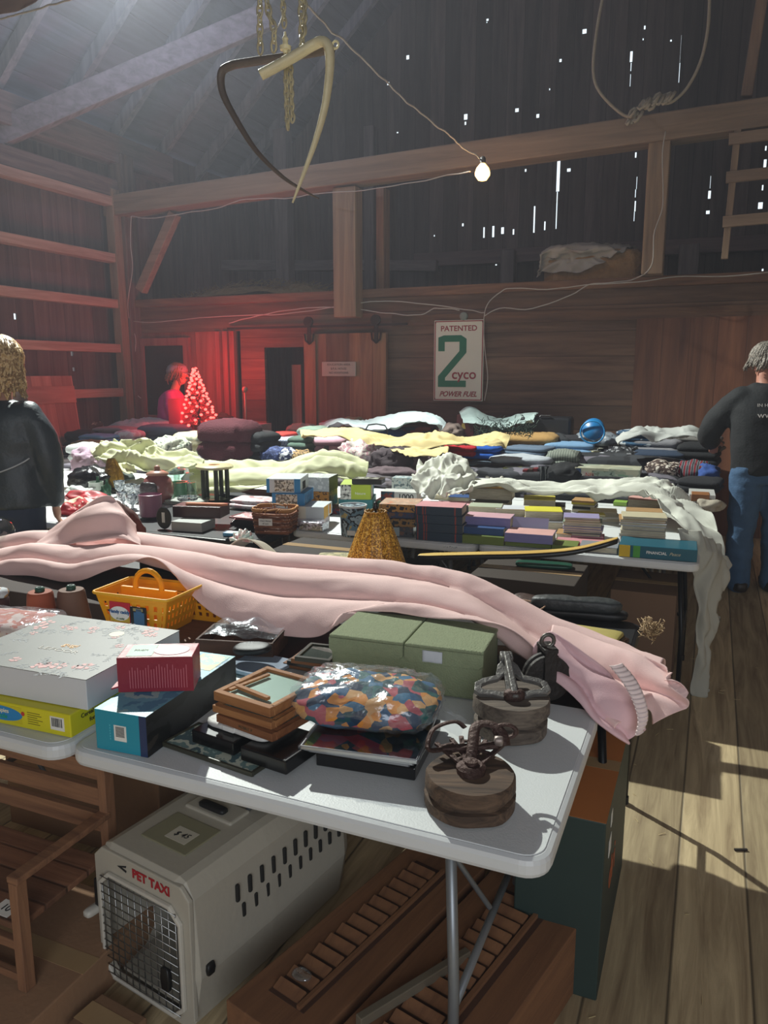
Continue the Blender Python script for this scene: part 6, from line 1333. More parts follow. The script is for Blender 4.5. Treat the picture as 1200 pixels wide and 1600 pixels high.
sheet('yellow_sheet', 'lower edge of pale yellow cloth hanging over knits near the red shirt', 'cloth', [
  Rr((610,700,6.4),(640,700,6.4),(670,702,6.4),(700,700,6.4)), Rr((612,706,6.2),(640,707,6.2),(670,709,6.2),(702,704,6.2)), Rr((640,712,6.0),(660,714,6.0),(680,714,6.0),(700,709,6.0))], YEL, nu=30, nv=16, folds=1, amp=.03, wr=.014, seed=19, fs=3)
sheet('white_cloth', 'white cloth thrown over shirts at the far right of the clothes tables', 'cloth', [
  Rr((962,684,7.2),(975,674,7.3),(1000,669,7.4),(1030,672,7.4),(1060,672,7.4),(1082,668,7.4),(1105,684,7.3)),
  Rr((964,690,7.0),(978,681,7.05),(1002,676,7.1),(1030,678,7.15),(1060,680,7.15),(1082,675,7.2),(1102,687,7.2)),
  Rr((966,695,6.8),(974,688,6.85),(1004,682,6.9),(1030,685,6.95),(1055,687,7.0),(1078,684,7.0),(1098,688,7.0))], plain(hexc('adb0ac'), .85, 0, .05), nu=70, nv=24, folds=1.8, amp=.05, wr=.012, seed=20, fs=2.4)
# ------------------------------------------------------------------ goods among the clothes
def gx(name, label, cat, x0, y0, x1, y1, z0, d, rot, mat, prints=(), group=None):
    p = PZ(x0, y1, z0); k = depth(p)/1200
    return bx(name, label, cat, x0, y1, z0, (x1-x0)*k, d, (y1-y0)*k, rot, mat, prints, group)
nf = gx('boxed_game', 'wide cream boxed football game with blue and red shield label', 'game box', 897,730,994,757, .742,.28, 2, NZ('a8a890', 'b9b8a0', '98a08c', s=6), [('front', .02, .05, .10, .95, hexc('24406c')), ('front', .11, .1, .22, .8, hexc('b0a8a0')), ('front', .27, .1, .62, .85, NZ('4a5a50', '8a9a8c', '6a7a68', s=18)), ('front', .62, .1, .9, .7, NZ('7a9a80', 'a8b0a0', s=18))])
text('NFL', .045, INKW, nf, (.045, -.0016, .075), FR); text('NFL', .045, plain(hexc('a02830'), .5), nf, (.125, -.0016, .085), FR)
gx('tin_box', 'olive green tin among the small goods behind the white sheet', 'tin', 785,731,812,748, .742,.15, 5, plain(hexc('6a6c34'), .35, .2))
for i in range(3): gx('tin_box', ('left', 'middle', 'right')[i]+' of the small red tins right of the olive green tin', 'tin', 816+i*8,734-i*1,823+i*8,752, .742,.10, 5, plain(hexc('7a1c20' if i != 1 else '4a3226'), .35, .2), group='small red tins')
vessel('glass_vase', 'smoky glass vase with a flared rim beside the red tins', 847, 757, 8, 28, glass_m((.45, .48, .5)), prof=[(.8, 0), (.7, .3), (.75, .8), (1.05, 1), (1, 1), (.6, .7), (0, .08)], cat='vase')
for i, (x, y, wh) in enumerate(((762, 749, 'at the left'), (771, 744, 'in the middle at the back'), (778, 748, 'right of the middle'), (768, 753, 'at the front'), (776, 740, 'farthest back'), (784, 751, 'at the right'))):
    p = PZ(x, y, .745); MBb = MB(); MBb.ball((0, 0, .02), .02, 10)
    tag(MBb.build('bauble', plain(hexc('b8b4a8'), .3, .2), loc=p, smooth=True), 'pale round bauble '+wh+' of the heap by the olive tin', 'bauble', 'pale baubles')
t = gx('lamp_carton', 'maroon carton with a picture of a yellow-shaded lamp', 'carton', 713,651,738,690, .86,.22, 12, plain(hexc('5a1c1e'), .45))
m = MB(); m.prism([(.045, .14), (.10, .14), (.085, .20), (.06, .20)], 0, .002, Matrix.Translation((.0, -.0005, 0)) @ Matrix.Rotation(PI/2, 4, 'X')); m.build('lamp_picture', plain(hexc('c9ad5a'), .5), t)
m = MB(); m.b2((.068, -.002, .05), (.078, 0, .14)); m.build('stem_picture', plain(hexc('b8b0a0'), .5), t)
m = MB(); m.b2((.11, -.002, .24), (.16, 0, .26)); m.build('price_label', PAPER, t)
t = T('suitcase', 'black hard suitcase standing on the wall-side table', 'suitcase', PY(812, 684, 8.0), math.radians(3)); kk = depth(t.location)/1200
m = MB(); m.b2((0, 0, 0), (78*kk, .25, 33*kk)); m.build('shell', plain(hexc('14161b'), .35, 0, .2), t, bevel=.03)
m = MB(); m.tube([(30*kk, -.005, 33*kk), (32*kk, -.005, 35*kk), (46*kk, -.005, 35*kk), (48*kk, -.005, 33*kk)], .008, 6); m.build('handle', plain(hexc('2a2a2c'), .4), t)
bu = T('bucket', 'bright blue plastic bucket lying on its side on the far clothes', 'bucket', PY(928, 690, 7.7), 0); kk = depth(bu.location)/1200
M = Matrix.Translation((0, 0, 9*kk)) @ Matrix.Rotation(PI/2-.25, 4, 'X')
MB().lathe([(16*kk, -.12), (17*kk, -.10), (11*kk, .12), (0, .12)], n=32, M=Matrix.Rotation(-PI/2+.3, 4, 'X').inverted() @ Matrix.Diagonal((1, 1, -1, 1)) if False else Matrix.Rotation(PI/2-.3, 4, 'X') @ Matrix.Diagonal((1, 1, -1, 1)), c=(0, 0, 16*kk)).build('bucket_body', plain(hexc('1a6fa8'), .35), bu, smooth=True, solid=.004)
m = MB(); m.tube([(18*kk*math.cos(a), -.13+.0*a, 16*kk+18*kk*math.sin(a)*.95) for a in [2*PI*k/30 for k in range(30)]], .008, 6, closed=True); m.build('rim', plain(hexc('2384c0'), .3), bu, smooth=True)
# garland
m = MB(); rr_ = random.Random(12)
g0 = PY(742, 690, 7.4); g1 = PY(828, 684, 7.4)
for i in range(420):
    u = rr_.random(); c = g0.lerp(g1, u)+Vector((rr_.gauss(0, .03), rr_.gauss(0, .04), abs(rr_.gauss(.05, .05))+.05*math.sin(PI*u)))
    d = Vector((rr_.uniform(-1, 1), rr_.uniform(-1, 1), rr_.uniform(-.3, 1))).normalized()*.05; m.beam(c, c+d, .006, .003)
tag(m.build('garland', plain(hexc('1c3324'), .7, 0, .4), center=True), 'dark green evergreen garland between the maroon carton and the suitcase', 'garland')
m = MB(); wb0 = PY(572, 682, 7.3); kk = depth(wb0)/1200
P = [(0, 0, 0), (0, 0, 12*kk), (4*kk, 0, 18*kk), (18*kk, 0, 20*kk), (32*kk, 0, 18*kk), (36*kk, 0, 12*kk), (36*kk, 0, 0)]
m.tube(P, .008, 6); 
for s_ in (0, 1): m.tube([(2*kk, .1*s_, 1*kk), (34*kk, .1*s_, 1*kk)], .005, 5)
tag(m.build('wire_basket', plain(hexc('2a2c2e'), .4, .5), loc=wb0, smooth=True), 'dark wire basket with an arched handle on the far yellow sheet', 'basket')
gx('red_carton', 'small red carton with a white cartoonless face next to the straw hat'.replace('cartoonless face', 'patch'), 'carton', 503,658,520,676, .94,.15, 5, plain(hexc('a31c26'), .5), [('front', .55, .2, .95, .8, hexc('c9ccd0'))])
gx('low_carton', 'dark red and blue carton under the far pale blue sheet', 'carton', 618,668,672,680, .90,.2, 4, NZ('4a1c20', '1c2438', '6a2a24', s=6))
gx('yellow_book', 'small yellow-green box beside the wire basket handle', 'carton', 608,669,618,680, .91,.1, 4, plain(hexc('8a8a24'), .5))
pr2 = gx('white_bin', 'white plastic bin behind the black hoodie', 'bin', 371,663,410,688, .88,.3, 4, plain(hexc('a9a9a8'), .4), [('front', .1, 0, .5, .3, INK)])
vessel('bottle_group', 'grey glass bottle left of the white bin', 366, 690, 7, 24, plain(hexc('4a4448'), .2), z=.88, cat='bottle')
gx('plastic_crate', 'white rectangular tray at the right end of the third-row table', 'tray', 1076,772,1114,786, .742,.3, 2, plain(hexc('bfc0bc'), .4))
gx('brown_box', 'brown wooden box standing in the white tray', 'box', 1080,772,1106,783, .76,.15, 2, plain(hexc('8a5a30'), .6))
soft('soft_toy', 'cream stuffed toy hanging out of the white tray', 'toy', 1095, 782, 1122, 800, .70, .2, C_('a8a090'), .02)
vessel('small_tin', 'tiny grey tin on the pink sweatshirt', 508, 705, 4, 8, plain(hexc('6a6c70'), .3, .5), z=.88, cat='tin')
# =================================================================== BARN DETAILS
# hay on the loft
def hay(name, label, x0, x1, y0, y1, z, h, n, seed, mat):
    r = random.Random(seed); m = MB()
    m.grid(lambda u, v: Vector((x0+(x1-x0)*u, y0+(y1-y0)*v, z+h*math.sin(PI*u)**.5*math.sin(PI*min(1, v*.9+.1))**.5*(.8+.35*noise.noise(Vector((u*6, v*4, seed)))))), 50, 16)
    for i in range(n):
        u, v = r.random(), r.random(); x = x0+(x1-x0)*u; y = y0+(y1-y0)*v
        zz = z+h*math.sin(PI*u)**.5*math.sin(PI*min(1, v*.9+.1))**.5; a = r.uniform(0, PI); L_ = r.uniform(.05, .16)
        m.beam((x, y, zz-.02), (x+L_*math.cos(a), y+L_*math.sin(a), zz+r.uniform(-.03, .06)), .006, .004)
    return tag(m.build(name, mat), label, 'hay', kind='stuff')
HAY = plain(hexc('7a6644'), .95, 0, .4, 12, .8, 30)
hay('hay_heap', 'loose hay heaped on the loft behind the left opening', -7.0, -4.3, 8.7, 9.7, 2.5, .34, 700, 3, HAY)
hay('hay_litter', 'thin straw litter along the loft sill', -3.6, 1.5, 8.64, 9.0, 2.51, .06, 400, 4, HAY)
t = T('hay_bale', 'straw-coloured hay bale half covered by a pale tarp on the loft', 'hay bale', (PY(925, 430, 8.75).x, 8.75, 2.5), 0)
MB().slab(1.05, .5, .44, (0, .2, 0), .3, 26, .03, 2, 6).build('bale_body', plain(hexc('8a6c48'), .95, 0, .4, 20, .9, 40), t, smooth=True)
tp = [Rr((835,432,8.65),(845,425,8.64),(880,425,8.64),(905,425,8.64),(925,418,8.64),(945,412,8.64)), Rr((840,420,8.66),(850,405,8.68),(885,405,8.68),(905,405,8.68),(928,402,8.68),(950,400,8.68)), Rr((846,398,8.66),(860,390,8.66),(890,386,8.66),(915,385,8.66),(940,386,8.66),(975,388,8.66)), Rr((850,396,9.2),(870,388,9.2),(900,384,9.2),(930,383,9.2),(960,384,9.2),(995,386,9.2))]
sheet('tarp', 'pale grey tarp thrown over the hay bale on the loft', 'tarp', tp, plain(hexc('98948c'), .9, 0, .05), nu=60, nv=30, folds=0, amp=.01, wr=.02, seed=21, fs=2)
# enamel sign
a = PY(679, 501, WY-.05); b = PY(757, 497, WY-.05); c = PY(679, 626, WY-.05); sw = b.x-a.x; sh_ = a.z-c.z
sg = T('advertising_sign', 'white and red enamel sign reading PATENTED 2 cyco POWER FUEL on the back wall', 'sign', (a.x, WY-.05, c.z), (0, 0, 0))
m = MB(); m.b2((0, -.008, 0), (sw, .006, sh_)); m.build('sign_plate', plain(hexc('cfd0c2'), .35, 0, .08, 3), sg, bevel=.004)
RS = plain(hexc('8a2430'), .4); GS = plain(hexc('12684c'), .4)
m = MB(); e = .016; i_ = .008
for (x0, z0, x1, z1) in ((i_, i_, sw-i_, i_+e*.7), (i_, sh_-i_-e*.7, sw-i_, sh_-i_), (i_, i_, i_+e*.7, sh_-i_), (sw-i_-e*.7, i_, sw-i_, sh_-i_)): m.b2((x0, -.0095, z0), (x1, -.0078, z1))
m.build('red_border', RS, sg)
text('PATENTED', .082, RS, sg, (sw*.50, -.0095, sh_*.895), FR, bold=.0016, sx=1.06)
text('cyco', .155, RS, sg, (sw*.62, -.0125, sh_*.33), FR, bold=.002)
text('POWER FUEL', .080, RS, sg, (sw*.5, -.0095, sh_*.085), FR, shear=.35, bold=.0022, sx=.93)
U_, V_ = sw, sh_
two = [(.09, .62), (.09, .79), (.20, .815), (.55, .815), (.66, .77), (.66, .60), (.235, .29), (.235, .255), (.66, .255), (.66, .175), (.09, .175), (.09, .31), (.52, .62), (.52, .735), (.22, .735), (.22, .62)]
m = MB(); m.prism([(x*U_, z*V_) for x, z in two], .0078, .0108, Matrix.Rotation(PI/2, 4, 'X'))
m.build('green_numeral', GS, sg)
m = MB()
for (x, z) in ((.03, .03), (.97, .03), (.03, .97), (.97, .97)): m.ball((x*sw, -.01, z*sh_), .006, 8)
m.build('nail_heads', plain(hexc('3a2a24'), .5, .5), sg)
# sliding door with strap rollers and a small notice
SD0 = PY(478, 600, WY-.08).x; SD1 = PY(605, 600, WY-.08).x; SDT = PY(478, 522, WY-.08).z; SDT2 = PY(605, 517, WY-.08).z
sd_ = T('sliding_door', 'weathered plank sliding barn door with a small notice', 'door', (SD0, WY-.10, .04))
m = MB(); m.b2((0, 0, 0), (SD1-SD0, .045, SDT-.04)); m.build('door_panel', wood(hexc('5e4634'), hexc('87664a'), 'Z', 1.6, .3, 'X', .8, .5), sd_, bevel=.004)
for x in (.0, SD1-SD0-.16): m = MB(); m.b2((x, -.02, 0), (x+.16, .0, SDT-.05)); m.build('stile', wood(hexc('6a4f3a'), hexc('91704f'), 'Z', 1.6), sd_, bevel=.003)
IRN = plain(hexc('2f2824'), .6, .5)
for x in (.08, SD1-SD0-.12):
    r0 = T('roller'); r0.parent = sd_
    MB().lathe([(0, -.015), (.06, -.015), (.06, .015), (0, .015)], n=24, M=Matrix.Rotation(PI/2, 4, 'X'), c=(x, -.04, SDT+.10)).build('wheel', IRN, r0, smooth=True, auto=40)
    m = MB(); m.b2((x-.025, -.03, SDT-.16), (x+.025, -.018, SDT+.13)); m.tube([(x-.06, -.03, SDT-.04), (x-.05, -.03, SDT-.12), (x, -.03, SDT-.16), (x+.05, -.03, SDT-.12), (x+.06, -.03, SDT-.04)], .012, 6); m.build('strap', IRN, r0)
m = MB(); m.b2((-1.1, -.01, SDT+.035), (SD1-SD0+.25, .03, SDT+.06)); m.build('rail', IRN, sd_)
na = PY(502, 588, WY-.14); nb = PY(555, 565, WY-.14)
nt = T('notice', 'small pale notice with three lines of faint lettering on the sliding door', 'notice', (na.x, WY-.125, na.z))
m = MB(); m.b2((0, 0, 0), (nb.x-na.x, .012, nb.z-na.z)); m.build('plate', plain(hexc('9aa094'), .5), nt, bevel=.008)
for s_, z in (('EDUCATION AREA', .80), ('B.P.A. HOUSE', .52), ('NO ADDITIONS', .24)): text(s_, .036, plain(hexc('3a3f3c'), .6), nt, ((nb.x-na.x)/2, -.001, (nb.z-na.z)*z), FR)
bx_ = PY(203, 632, WY-.05); m = MB(); m.b2((0, -.05, 0), (.10, 0, .12)); tag(m.build('socket_box', plain(hexc('6a5c54'), .6), loc=bx_+Vector((0, 0, 0)), bevel=.004), 'small square electrical box on the wall by the corner post', 'electrical box')
rb = PY(724, 494, WY-.06); MBx = MB(); MBx.lathe([(.045, 0), (.045, .03), (.03, .035), (0, .035)], n=20, M=Matrix.Rotation(PI/2, 4, 'X'), c=(0, .03, .03)); tag(MBx.build('junction_box', plain(hexc('7a857c'), .5), loc=rb-Vector((0, 0, .03)), smooth=True), 'round grey junction box above the enamel sign', 'junction box')
# cables
CAB = plain(hexc('a8a29a'), .6)
def cable(name, label, pts, r=.006, mat=CAB, n=60, wig=.01, seed=0, cat='cable'):
    pts = [Vector(p) for p in pts]; Q = [cr(pts, i/(n-1))+Vector((0, 0, wig*noise.noise(Vector((i*.35, seed, 0))))) for i in range(n)]
    return tag(MB().tube(Q, r, 6).build(name, mat, smooth=True, center=True), label, cat)
W9 = WY-.14
cable('cable', 'white cable running along the wall above the red doorway to the junction box', Rr((203,503,W9),(250,503,W9),(320,496,W9),(400,492,W9),(440,491,W9),(520,480,W9),(575,472,W9),(620,471,W9),(690,478,W9),(740,486,W9),(758,489,W9)), seed=1)
cable('cable', 'second white cable drooping over the sliding door rollers', Rr((358,505,W9),(400,494,W9),(470,482,W9),(540,481,W9),(600,489,W9),(655,492,W9),(680,482,W9),(718,484,W9)), seed=2)
cable('cable', 'cable climbing from the sign side and running right along the sill', Rr((757,626,W9),(762,590,W9),(757,540,W9),(756,500,W9),(762,475,W9),(780,458,W9),(800,450,W9),(860,452,W9),(920,445,W9),(1000,440,W9),(1060,432,W9),(1130,432,W9),(1215,424,W9)), seed=3)
cable('cable', 'cable hanging down the right-hand post and looping along the sill to the sign', Rr((1040,205,8.12),(1035,240,8.12),(1036,300,8.12),(1034,330,8.12),(1022,365,8.12),(1018,415,8.12),(990,436,W9),(950,442,W9),(920,445,W9),(890,462,W9),(830,482,W9),(780,482,W9),(757,494,W9)), seed=4)
cable('cable', 'thin cable strung below the tie beam towards the bulb', Rr((205,338,8.12),(235,341,8.12),(290,333,8.12),(340,325,8.12),(380,312,8.12),(450,310,8.12),(490,303,8.1),(560,298,8.0),(630,288,7.8),(700,274,7.6),(735,268,7.4)), r=.005, seed=5)
cable('cable', 'thin cable down the left corner post', Rr((205,338,8.1),(204,380,8.1),(207,420,8.1),(200,470,8.1),(202,503,W9)), r=.005, seed=6)
cable('cable', 'reddish extension cord hanging by the red doorway', Rr((200,505,W9),(212,530,W9),(208,580,W9),(210,610,W9),(220,622,W9)), seed=7)
ub = cable('power_cord', 'twisted cord slanting down to the glowing light bulb', Rr((478,5,4.6),(510,40,5.0),(560,85,5.5),(610,135,6.1),(655,175,6.6),(700,210,7.0),(725,232,7.2),(750,246,7.28)), r=.007, seed=8, wig=.02)
# bulb
bb = PY(754, 268, 7.28); bt_ = T('light_bulb', 'glowing warm light bulb hanging below its slanting cord', 'light bulb', bb)
m = MB(); m.lathe([(0, -.085), (.04, -.075), (.068, -.035), (.07, -.01), (.056, .03), (.03, .06), (.022, .07)], n=28)
GW_, N_, L_, B_ = new_mat('glowing_glass'); B_.inputs['Emission Color'].default_value = (1, .50, .13, 1); B_.inputs['Emission Strength'].default_value = 7; B_.inputs['Base Color'].default_value = (1, .8, .5, 1)
m.build('glass_bulb', GW_, bt_, smooth=True)
MB().lathe([(.022, .068), (.028, .075), (.028, .11), (.02, .125), (.006, .135)], n=20).build('socket', plain(hexc('2a2420'), .5), bt_, smooth=True, auto=40)
# rope with knot looping from the tie beam
RP = plain(hexc('9a8e7a'), .9, 0, .2, 60, .5, 120)
rp_ = T('rope', 'hanging rope loop knotted over the tie beam at the upper right', 'rope', PY(1020, 165, 8.0))
def rel(P, o): return [p-o.location for p in P]
MB().tube(smooth_pts(rel(Rr((943,-10,8.0),(932,50,8.0),(927,110,8.0),(938,145,8.0),(975,180,8.0),(1000,178,8.0)), rp_)), .014, 8).build('left_strand', RP, rp_, smooth=True)
MB().tube(smooth_pts(rel(Rr((1109,-10,8.0),(1106,45,8.0),(1095,95,8.0),(1075,135,8.0),(1052,158,8.0),(1035,162,8.0)), rp_)), .014, 8).build('right_strand', RP, rp_, smooth=True)
r_ = random.Random(2); m = MB()
for i in range(16):
    c = PY(985+i*4.2, (182 if i < 4 else 166)+r_.uniform(-6, 6)-(i*.8), 7.98)-rp_.location; a0 = r_.uniform(0, 6)
    m.tube([c+Vector((.035*math.cos(a0+q*.9), .03*math.sin(a0+q*.9), .045*math.sin(q*1.1+a0))) for q in range(7)], .015, 6)
m.build('knot', RP, rp_, smooth=True)
# hay tongs: two curved arms hung on chains
TG = plain(hexc('dcd2ac'), .55, .1, .15, 20, .3, 60); TGD = plain(hexc('6a5f58'), .6, .3, .2, 20, .3, 60)  # right arm's base colour raised to carry the lamp light
hk = T('hay_tongs', 'pair of large curved iron hay tongs hanging open on chains', 'hay tongs', PY(440, 95, 3.0))
def arm(pts, r0, mat, nm):
    P = smooth_pts(rel(pts, hk), 70); n = len(P); rs = [r0*(1 if i < n*.35 else max(.18, 1-.85*((i/n-.35)/.65)**1.5)) for i in range(n)]
    return MB().tube(P, rs, 12, flat=.75).build(nm, mat, hk, smooth=True)
arm(Rr((520,76,3.05),(490,82,3.05),(440,90,3.05),(390,97,3.05),(360,103,3.05),(346,115,3.05),(348,145,3.05),(368,185,3.05),(400,235,3.05),(440,275,3.05),(475,298,3.05),(498,310,3.05)), .022, TGD, 'left_arm')
arm(Rr((407,117,2.85),(430,105,2.87),(460,88,2.9),(490,70,2.93),(505,65,2.93),(514,76,2.93),(515,110,2.93),(508,165,2.93),(493,220,2.93),(475,270,2.93),(457,317,2.93)), .026, TG, 'right_arm')
c0 = PY(524, 70, 3.03)-hk.location
m = MB(); m.tube([c0+Vector((.014*math.cos(a), 0, .014*math.sin(a))) for a in [2*PI*k/14 for k in range(14)]], .005, 6, closed=True); m.tube([c0+Vector((-.03, 0, 0)), c0+Vector((-.012, 0, 0))], .006, 6); m.build('eye_ring', TG, hk, smooth=True)
CHN = plain(hexc('b5ac90'), .5, .3, .2, 40)
def chain(label, pts, link=.042, r=.0048, group='chains above the hay tongs', parent=None, mat=CHN):
    P = smooth_pts(pts, 400); L_ = [0]
    for a_, b_ in zip(P, P[1:]): L_.append(L_[-1]+(b_-a_).length)
    m = MB(); s_ = 0; k = 0; j = 0
    while s_ < L_[-1]-link*.5:
        while L_[j+1] < s_ and j < len(P)-2: j += 1
        c = P[j]; t_ = (P[min(j+4, len(P)-1)]-P[max(j-4, 0)]).normalized()
        u = t_.orthogonal().normalized() if abs(t_.y) > .9 else t_.cross(Vector((0, 1, 0))).normalized()
        v = t_.cross(u); 
        if k % 2: u, v = v, u
        m.tube([c+t_*(link*.62*math.cos(a))+u*(link*.30*math.sin(a)) for a in [2*PI*q/12 for q in range(12)]], r, 5, closed=True)
        s_ += link*.82; k += 1
    if parent:
        for v_ in m.bm.verts: v_.co -= parent.location
        return m.build('chain_length', mat, parent, smooth=True)
    return tag(m.build('chain', mat, smooth=True, center=True), label, 'chain', group)
chain('chain holding the left end of the tongs, leftmost of the chains', Rr((406,-12,3.02),(406,40,3.02),(407,92,3.03)))
chain('slack chain slanting to a wire hook, second chain from the left', Rr((415,-12,3.0),(420,20,3.0),(428,48,3.0),(427,85,3.03)))
chain('right-hand double chain above the tongs', Rr((470,-12,2.95),(471,25,2.95),(472,58,2.95),(472,84,2.93)))
chain('short chain hanging beside the right-hand double chain', Rr((476,-12,2.97),(476,25,2.97),(475,55,2.97)), .028)
sw_ = T('swivel', 'centre rod and swivel with a doubled chain hanging through the tongs', 'chain swivel', PY(446, 75, 2.98))
chain(None, Rr((441,-12,2.98),(443,20,2.98),(445,50,2.98)), .034, .0042, parent=sw_)
MB().lathe([(.008, -.02), (.012, -.01), (.022, -.008), (.024, .006), (.012, .01), (.010, .028), (.013, .034), (.006, .045), (.004, .06)], n=20).build('swivel_body', TG, sw_, smooth=True, auto=50)
chain(None, Rr((448,84,2.98),(447,120,2.98),(448,160,2.98),(450,205,2.98)), .030, .0050, parent=sw_)
chain(None, Rr((454,90,2.98),(455,130,2.98),(456,170,2.98),(457,186,2.98),(452,196,2.98)), .028, .0046, parent=sw_)
cable('wire_hook', 'bent wire joining the slack chain to the centre rod', Rr((424,50,2.99),(432,45,2.99),(439,32,2.99),(441,22,2.99)), r=.002, n=20, seed=11, cat='wire', wig=0)
# paper or tarp corner with clothes line at the top left
cl = [Rr((-20,-20,3.0),(20,-20,3.0),(60,-20,3.0),(90,-20,3.0)), Rr((-20,5,3.0),(20,5,3.0),(45,2,3.0),(60,-5,3.0)), Rr((-20,24,3.0),(10,20,3.0),(30,14,3.0),(50,2,3.0))]
sheet('hanging_cloth', 'brownish cloth corner hanging at the top left above the string of lights', 'cloth', cl, plain(hexc('7a6a66'), .8), nu=20, nv=12, folds=0, amp=.004, wr=.01, seed=30)
cable('light_string', 'string of small unlit lights crossing the top left corner', Rr((-10,32,3.0),(30,22,3.0),(80,8,3.0),(130,-8,3.0)), r=.004, n=30, seed=12, cat='light string')
# leaning board at the left wall
lb0, lb1 = PX(120, 665, -6.9), PX(62, 560, -7.1)
t = T('leaning_board', 'wide brown cupboard door panel leaning against the left wall girts', 'panel', (-6.95, 6.55, 0), (0, math.radians(-7), 0)); 
m = MB(); m.b2((-.02, -.1, 0), (.02, .62, 1.62)); m.build('panel_boards', wood(hexc('8a5a4a'), hexc('a87462'), 'Z', 1.5, .3, 'Y', .7, .4), t, bevel=.003)
m = MB(); m.b2((.02, -.1, 1.30), (.035, .62, 1.50)); m.build('cross_batten', wood(hexc('8a5a4a'), hexc('a87462'), 'Y', 1.5), t, bevel=.003)
# pole standing behind the white bin
m = MB(); m.tube([(0, 0, .9), (0, 0, 1.42)], .012, 8); m.ball((0, 0, 1.45), .035, 10); tag(m.build('floor_lamp_pole', plain(hexc('9a8a7a'), .5), loc=(PY(384, 650, 7.9).x, 7.9, 0), smooth=True), 'thin pale pole with a knob rising behind the white bin', 'pole')
# =================================================================== RED TREE
tr = T('lighted_tree', 'small tabletop tree wound with glowing red lights', 'tree', PK(312, 668, 8.9)); tr.scale = (1.2, 1.2, 1); kk = 8.9/1200
m = MB(); r_ = random.Random(5)
MB().tube([(0, 0, 0), (-.01, 0, 90*kk)], .012, 8).build('trunk', plain(hexc('2a1a14'), .8), tr)
for i in range(520):
    v = r_.random()**1.2; z = 6*kk+86*kk*v; rad = (25*(1-v)+2)*kk*(.9 if v > .3 else 1.1); a = r_.uniform(0, 2*PI); rr = rad*r_.uniform(.2, 1)
    c = Vector((rr*math.cos(a)-.03*v, rr*math.sin(a), z)); m.beam(c*.0+Vector((c.x*.6, c.y*.6, c.z)), c+Vector((0, 0, r_.uniform(-.03, .02))), .010, .004)
m.build('foliage', plain(hexc('b05050'), .7), tr)
light('red_tree_core', 'POINT', tr.location+Vector((-.02, -.28, .30)), 5, (1, .03, .03), shadow_soft_size=.1)
RL, N_, L_, B_ = new_mat('red_lamp'); B_.inputs['Emission Color'].default_value = (1, .05, .04, 1); B_.inputs['Emission Strength'].default_value = 8; B_.inputs['Base Color'].default_value = (1, .1, .1, 1)
for i in range(90):
    v = (i+.5)/90; z = 3*kk+88*kk*v; rad = (25*(1-v)+1.5)*kk; a = i*2.4
    m = MB(); m.ball((rad*math.cos(a)-.03*v, rad*math.sin(a), z), .015, 6); m.build('light', RL, tr, smooth=True)
m = MB(); m.b2((-.34, -.05, -.02), (-.16, .12, .33)); tag(m.build('pink_bag', plain(hexc('c23a5a'), .6), loc=tr.location+Vector((.02, -.1, 0)), bevel=.006), 'pink upright gift bag standing left of the glowing red tree', 'gift bag')
# =================================================================== PEOPLE
def meta(parts, vox=.014, smooth=6):
    """fuse tapered limbs into one continuous skin; parts = list of (points, radii, flatness)"""
    m = MB()
    for q in parts:
        pts, rs = q[0], q[1]; fl = q[2] if len(q) > 2 else 1; n = 14; P = [Vector(p) for p in pts]
        k = 4*(len(P)-1)+1; PP = [cr(P, i/(k-1)) for i in range(k)]; RR = [cr([Vector((r, 0, 0)) for r in rs], i/(k-1)).x for i in range(k)]
        if isinstance(fl, tuple):       # torso: rings with own width and depth
            rings = []
            for p, r in zip(PP, RR):
                rings.append([m.bm.verts.new(p+Vector((r*math.cos(2*PI*j/24), r*fl[0]*math.sin(2*PI*j/24), 0))) for j in range(24)])
            for A, B_ in zip(rings, rings[1:]):
                for j in range(24): m.bm.faces.new((A[j], A[(j+1) % 24], B_[(j+1) % 24], B_[j]))
            m.bm.faces.new(rings[0][::-1]); m.bm.faces.new(rings[-1])
        else:
            m.tube(PP, RR, n); m.ball(PP[0], RR[0]*.99, 14); m.ball(PP[-1], RR[-1]*.99, 14)
    bmesh.ops.recalc_face_normals(m.bm, faces=m.bm.faces)
    me = bpy.data.meshes.new('tmp'); m.bm.to_mesh(me); m.bm.free(); o = bpy.data.objects.new('tmp', me); COL.objects.link(o)
    md = o.modifiers.new('r', 'REMESH'); md.mode = 'VOXEL'; md.voxel_size = vox
    ms = o.modifiers.new('s', 'SMOOTH'); ms.factor = .5; ms.iterations = smooth
    dg = bpy.context.evaluated_depsgraph_get(); r = bpy.data.meshes.new_from_object(o.evaluated_get(dg))
    bpy.data.objects.remove(o); bpy.data.meshes.remove(me); return r
def mobj(me, name, mat, parent, wr=0, fs=6, seed=0, label=None):
    if wr:
        for v in me.vertices:
            q = Vector((v.co.x*fs+seed, v.co.y*fs, v.co.z*fs*1.2)); d = (1-abs(noise.noise(q))*3)*wr+noise.noise(q*2.7)*wr*.5
            v.co += v.normal*d
    for p in me.polygons: p.use_smooth = True
    me.materials.clear(); me.materials.append(mat); me.name = name
    o = bpy.data.objects.new(name, me); COL.objects.link(o); o.parent = parent
    if label: o['label'] = label
    return o
SKIN = plain(hexc('b98a74'), .55, 0, .06, 10)
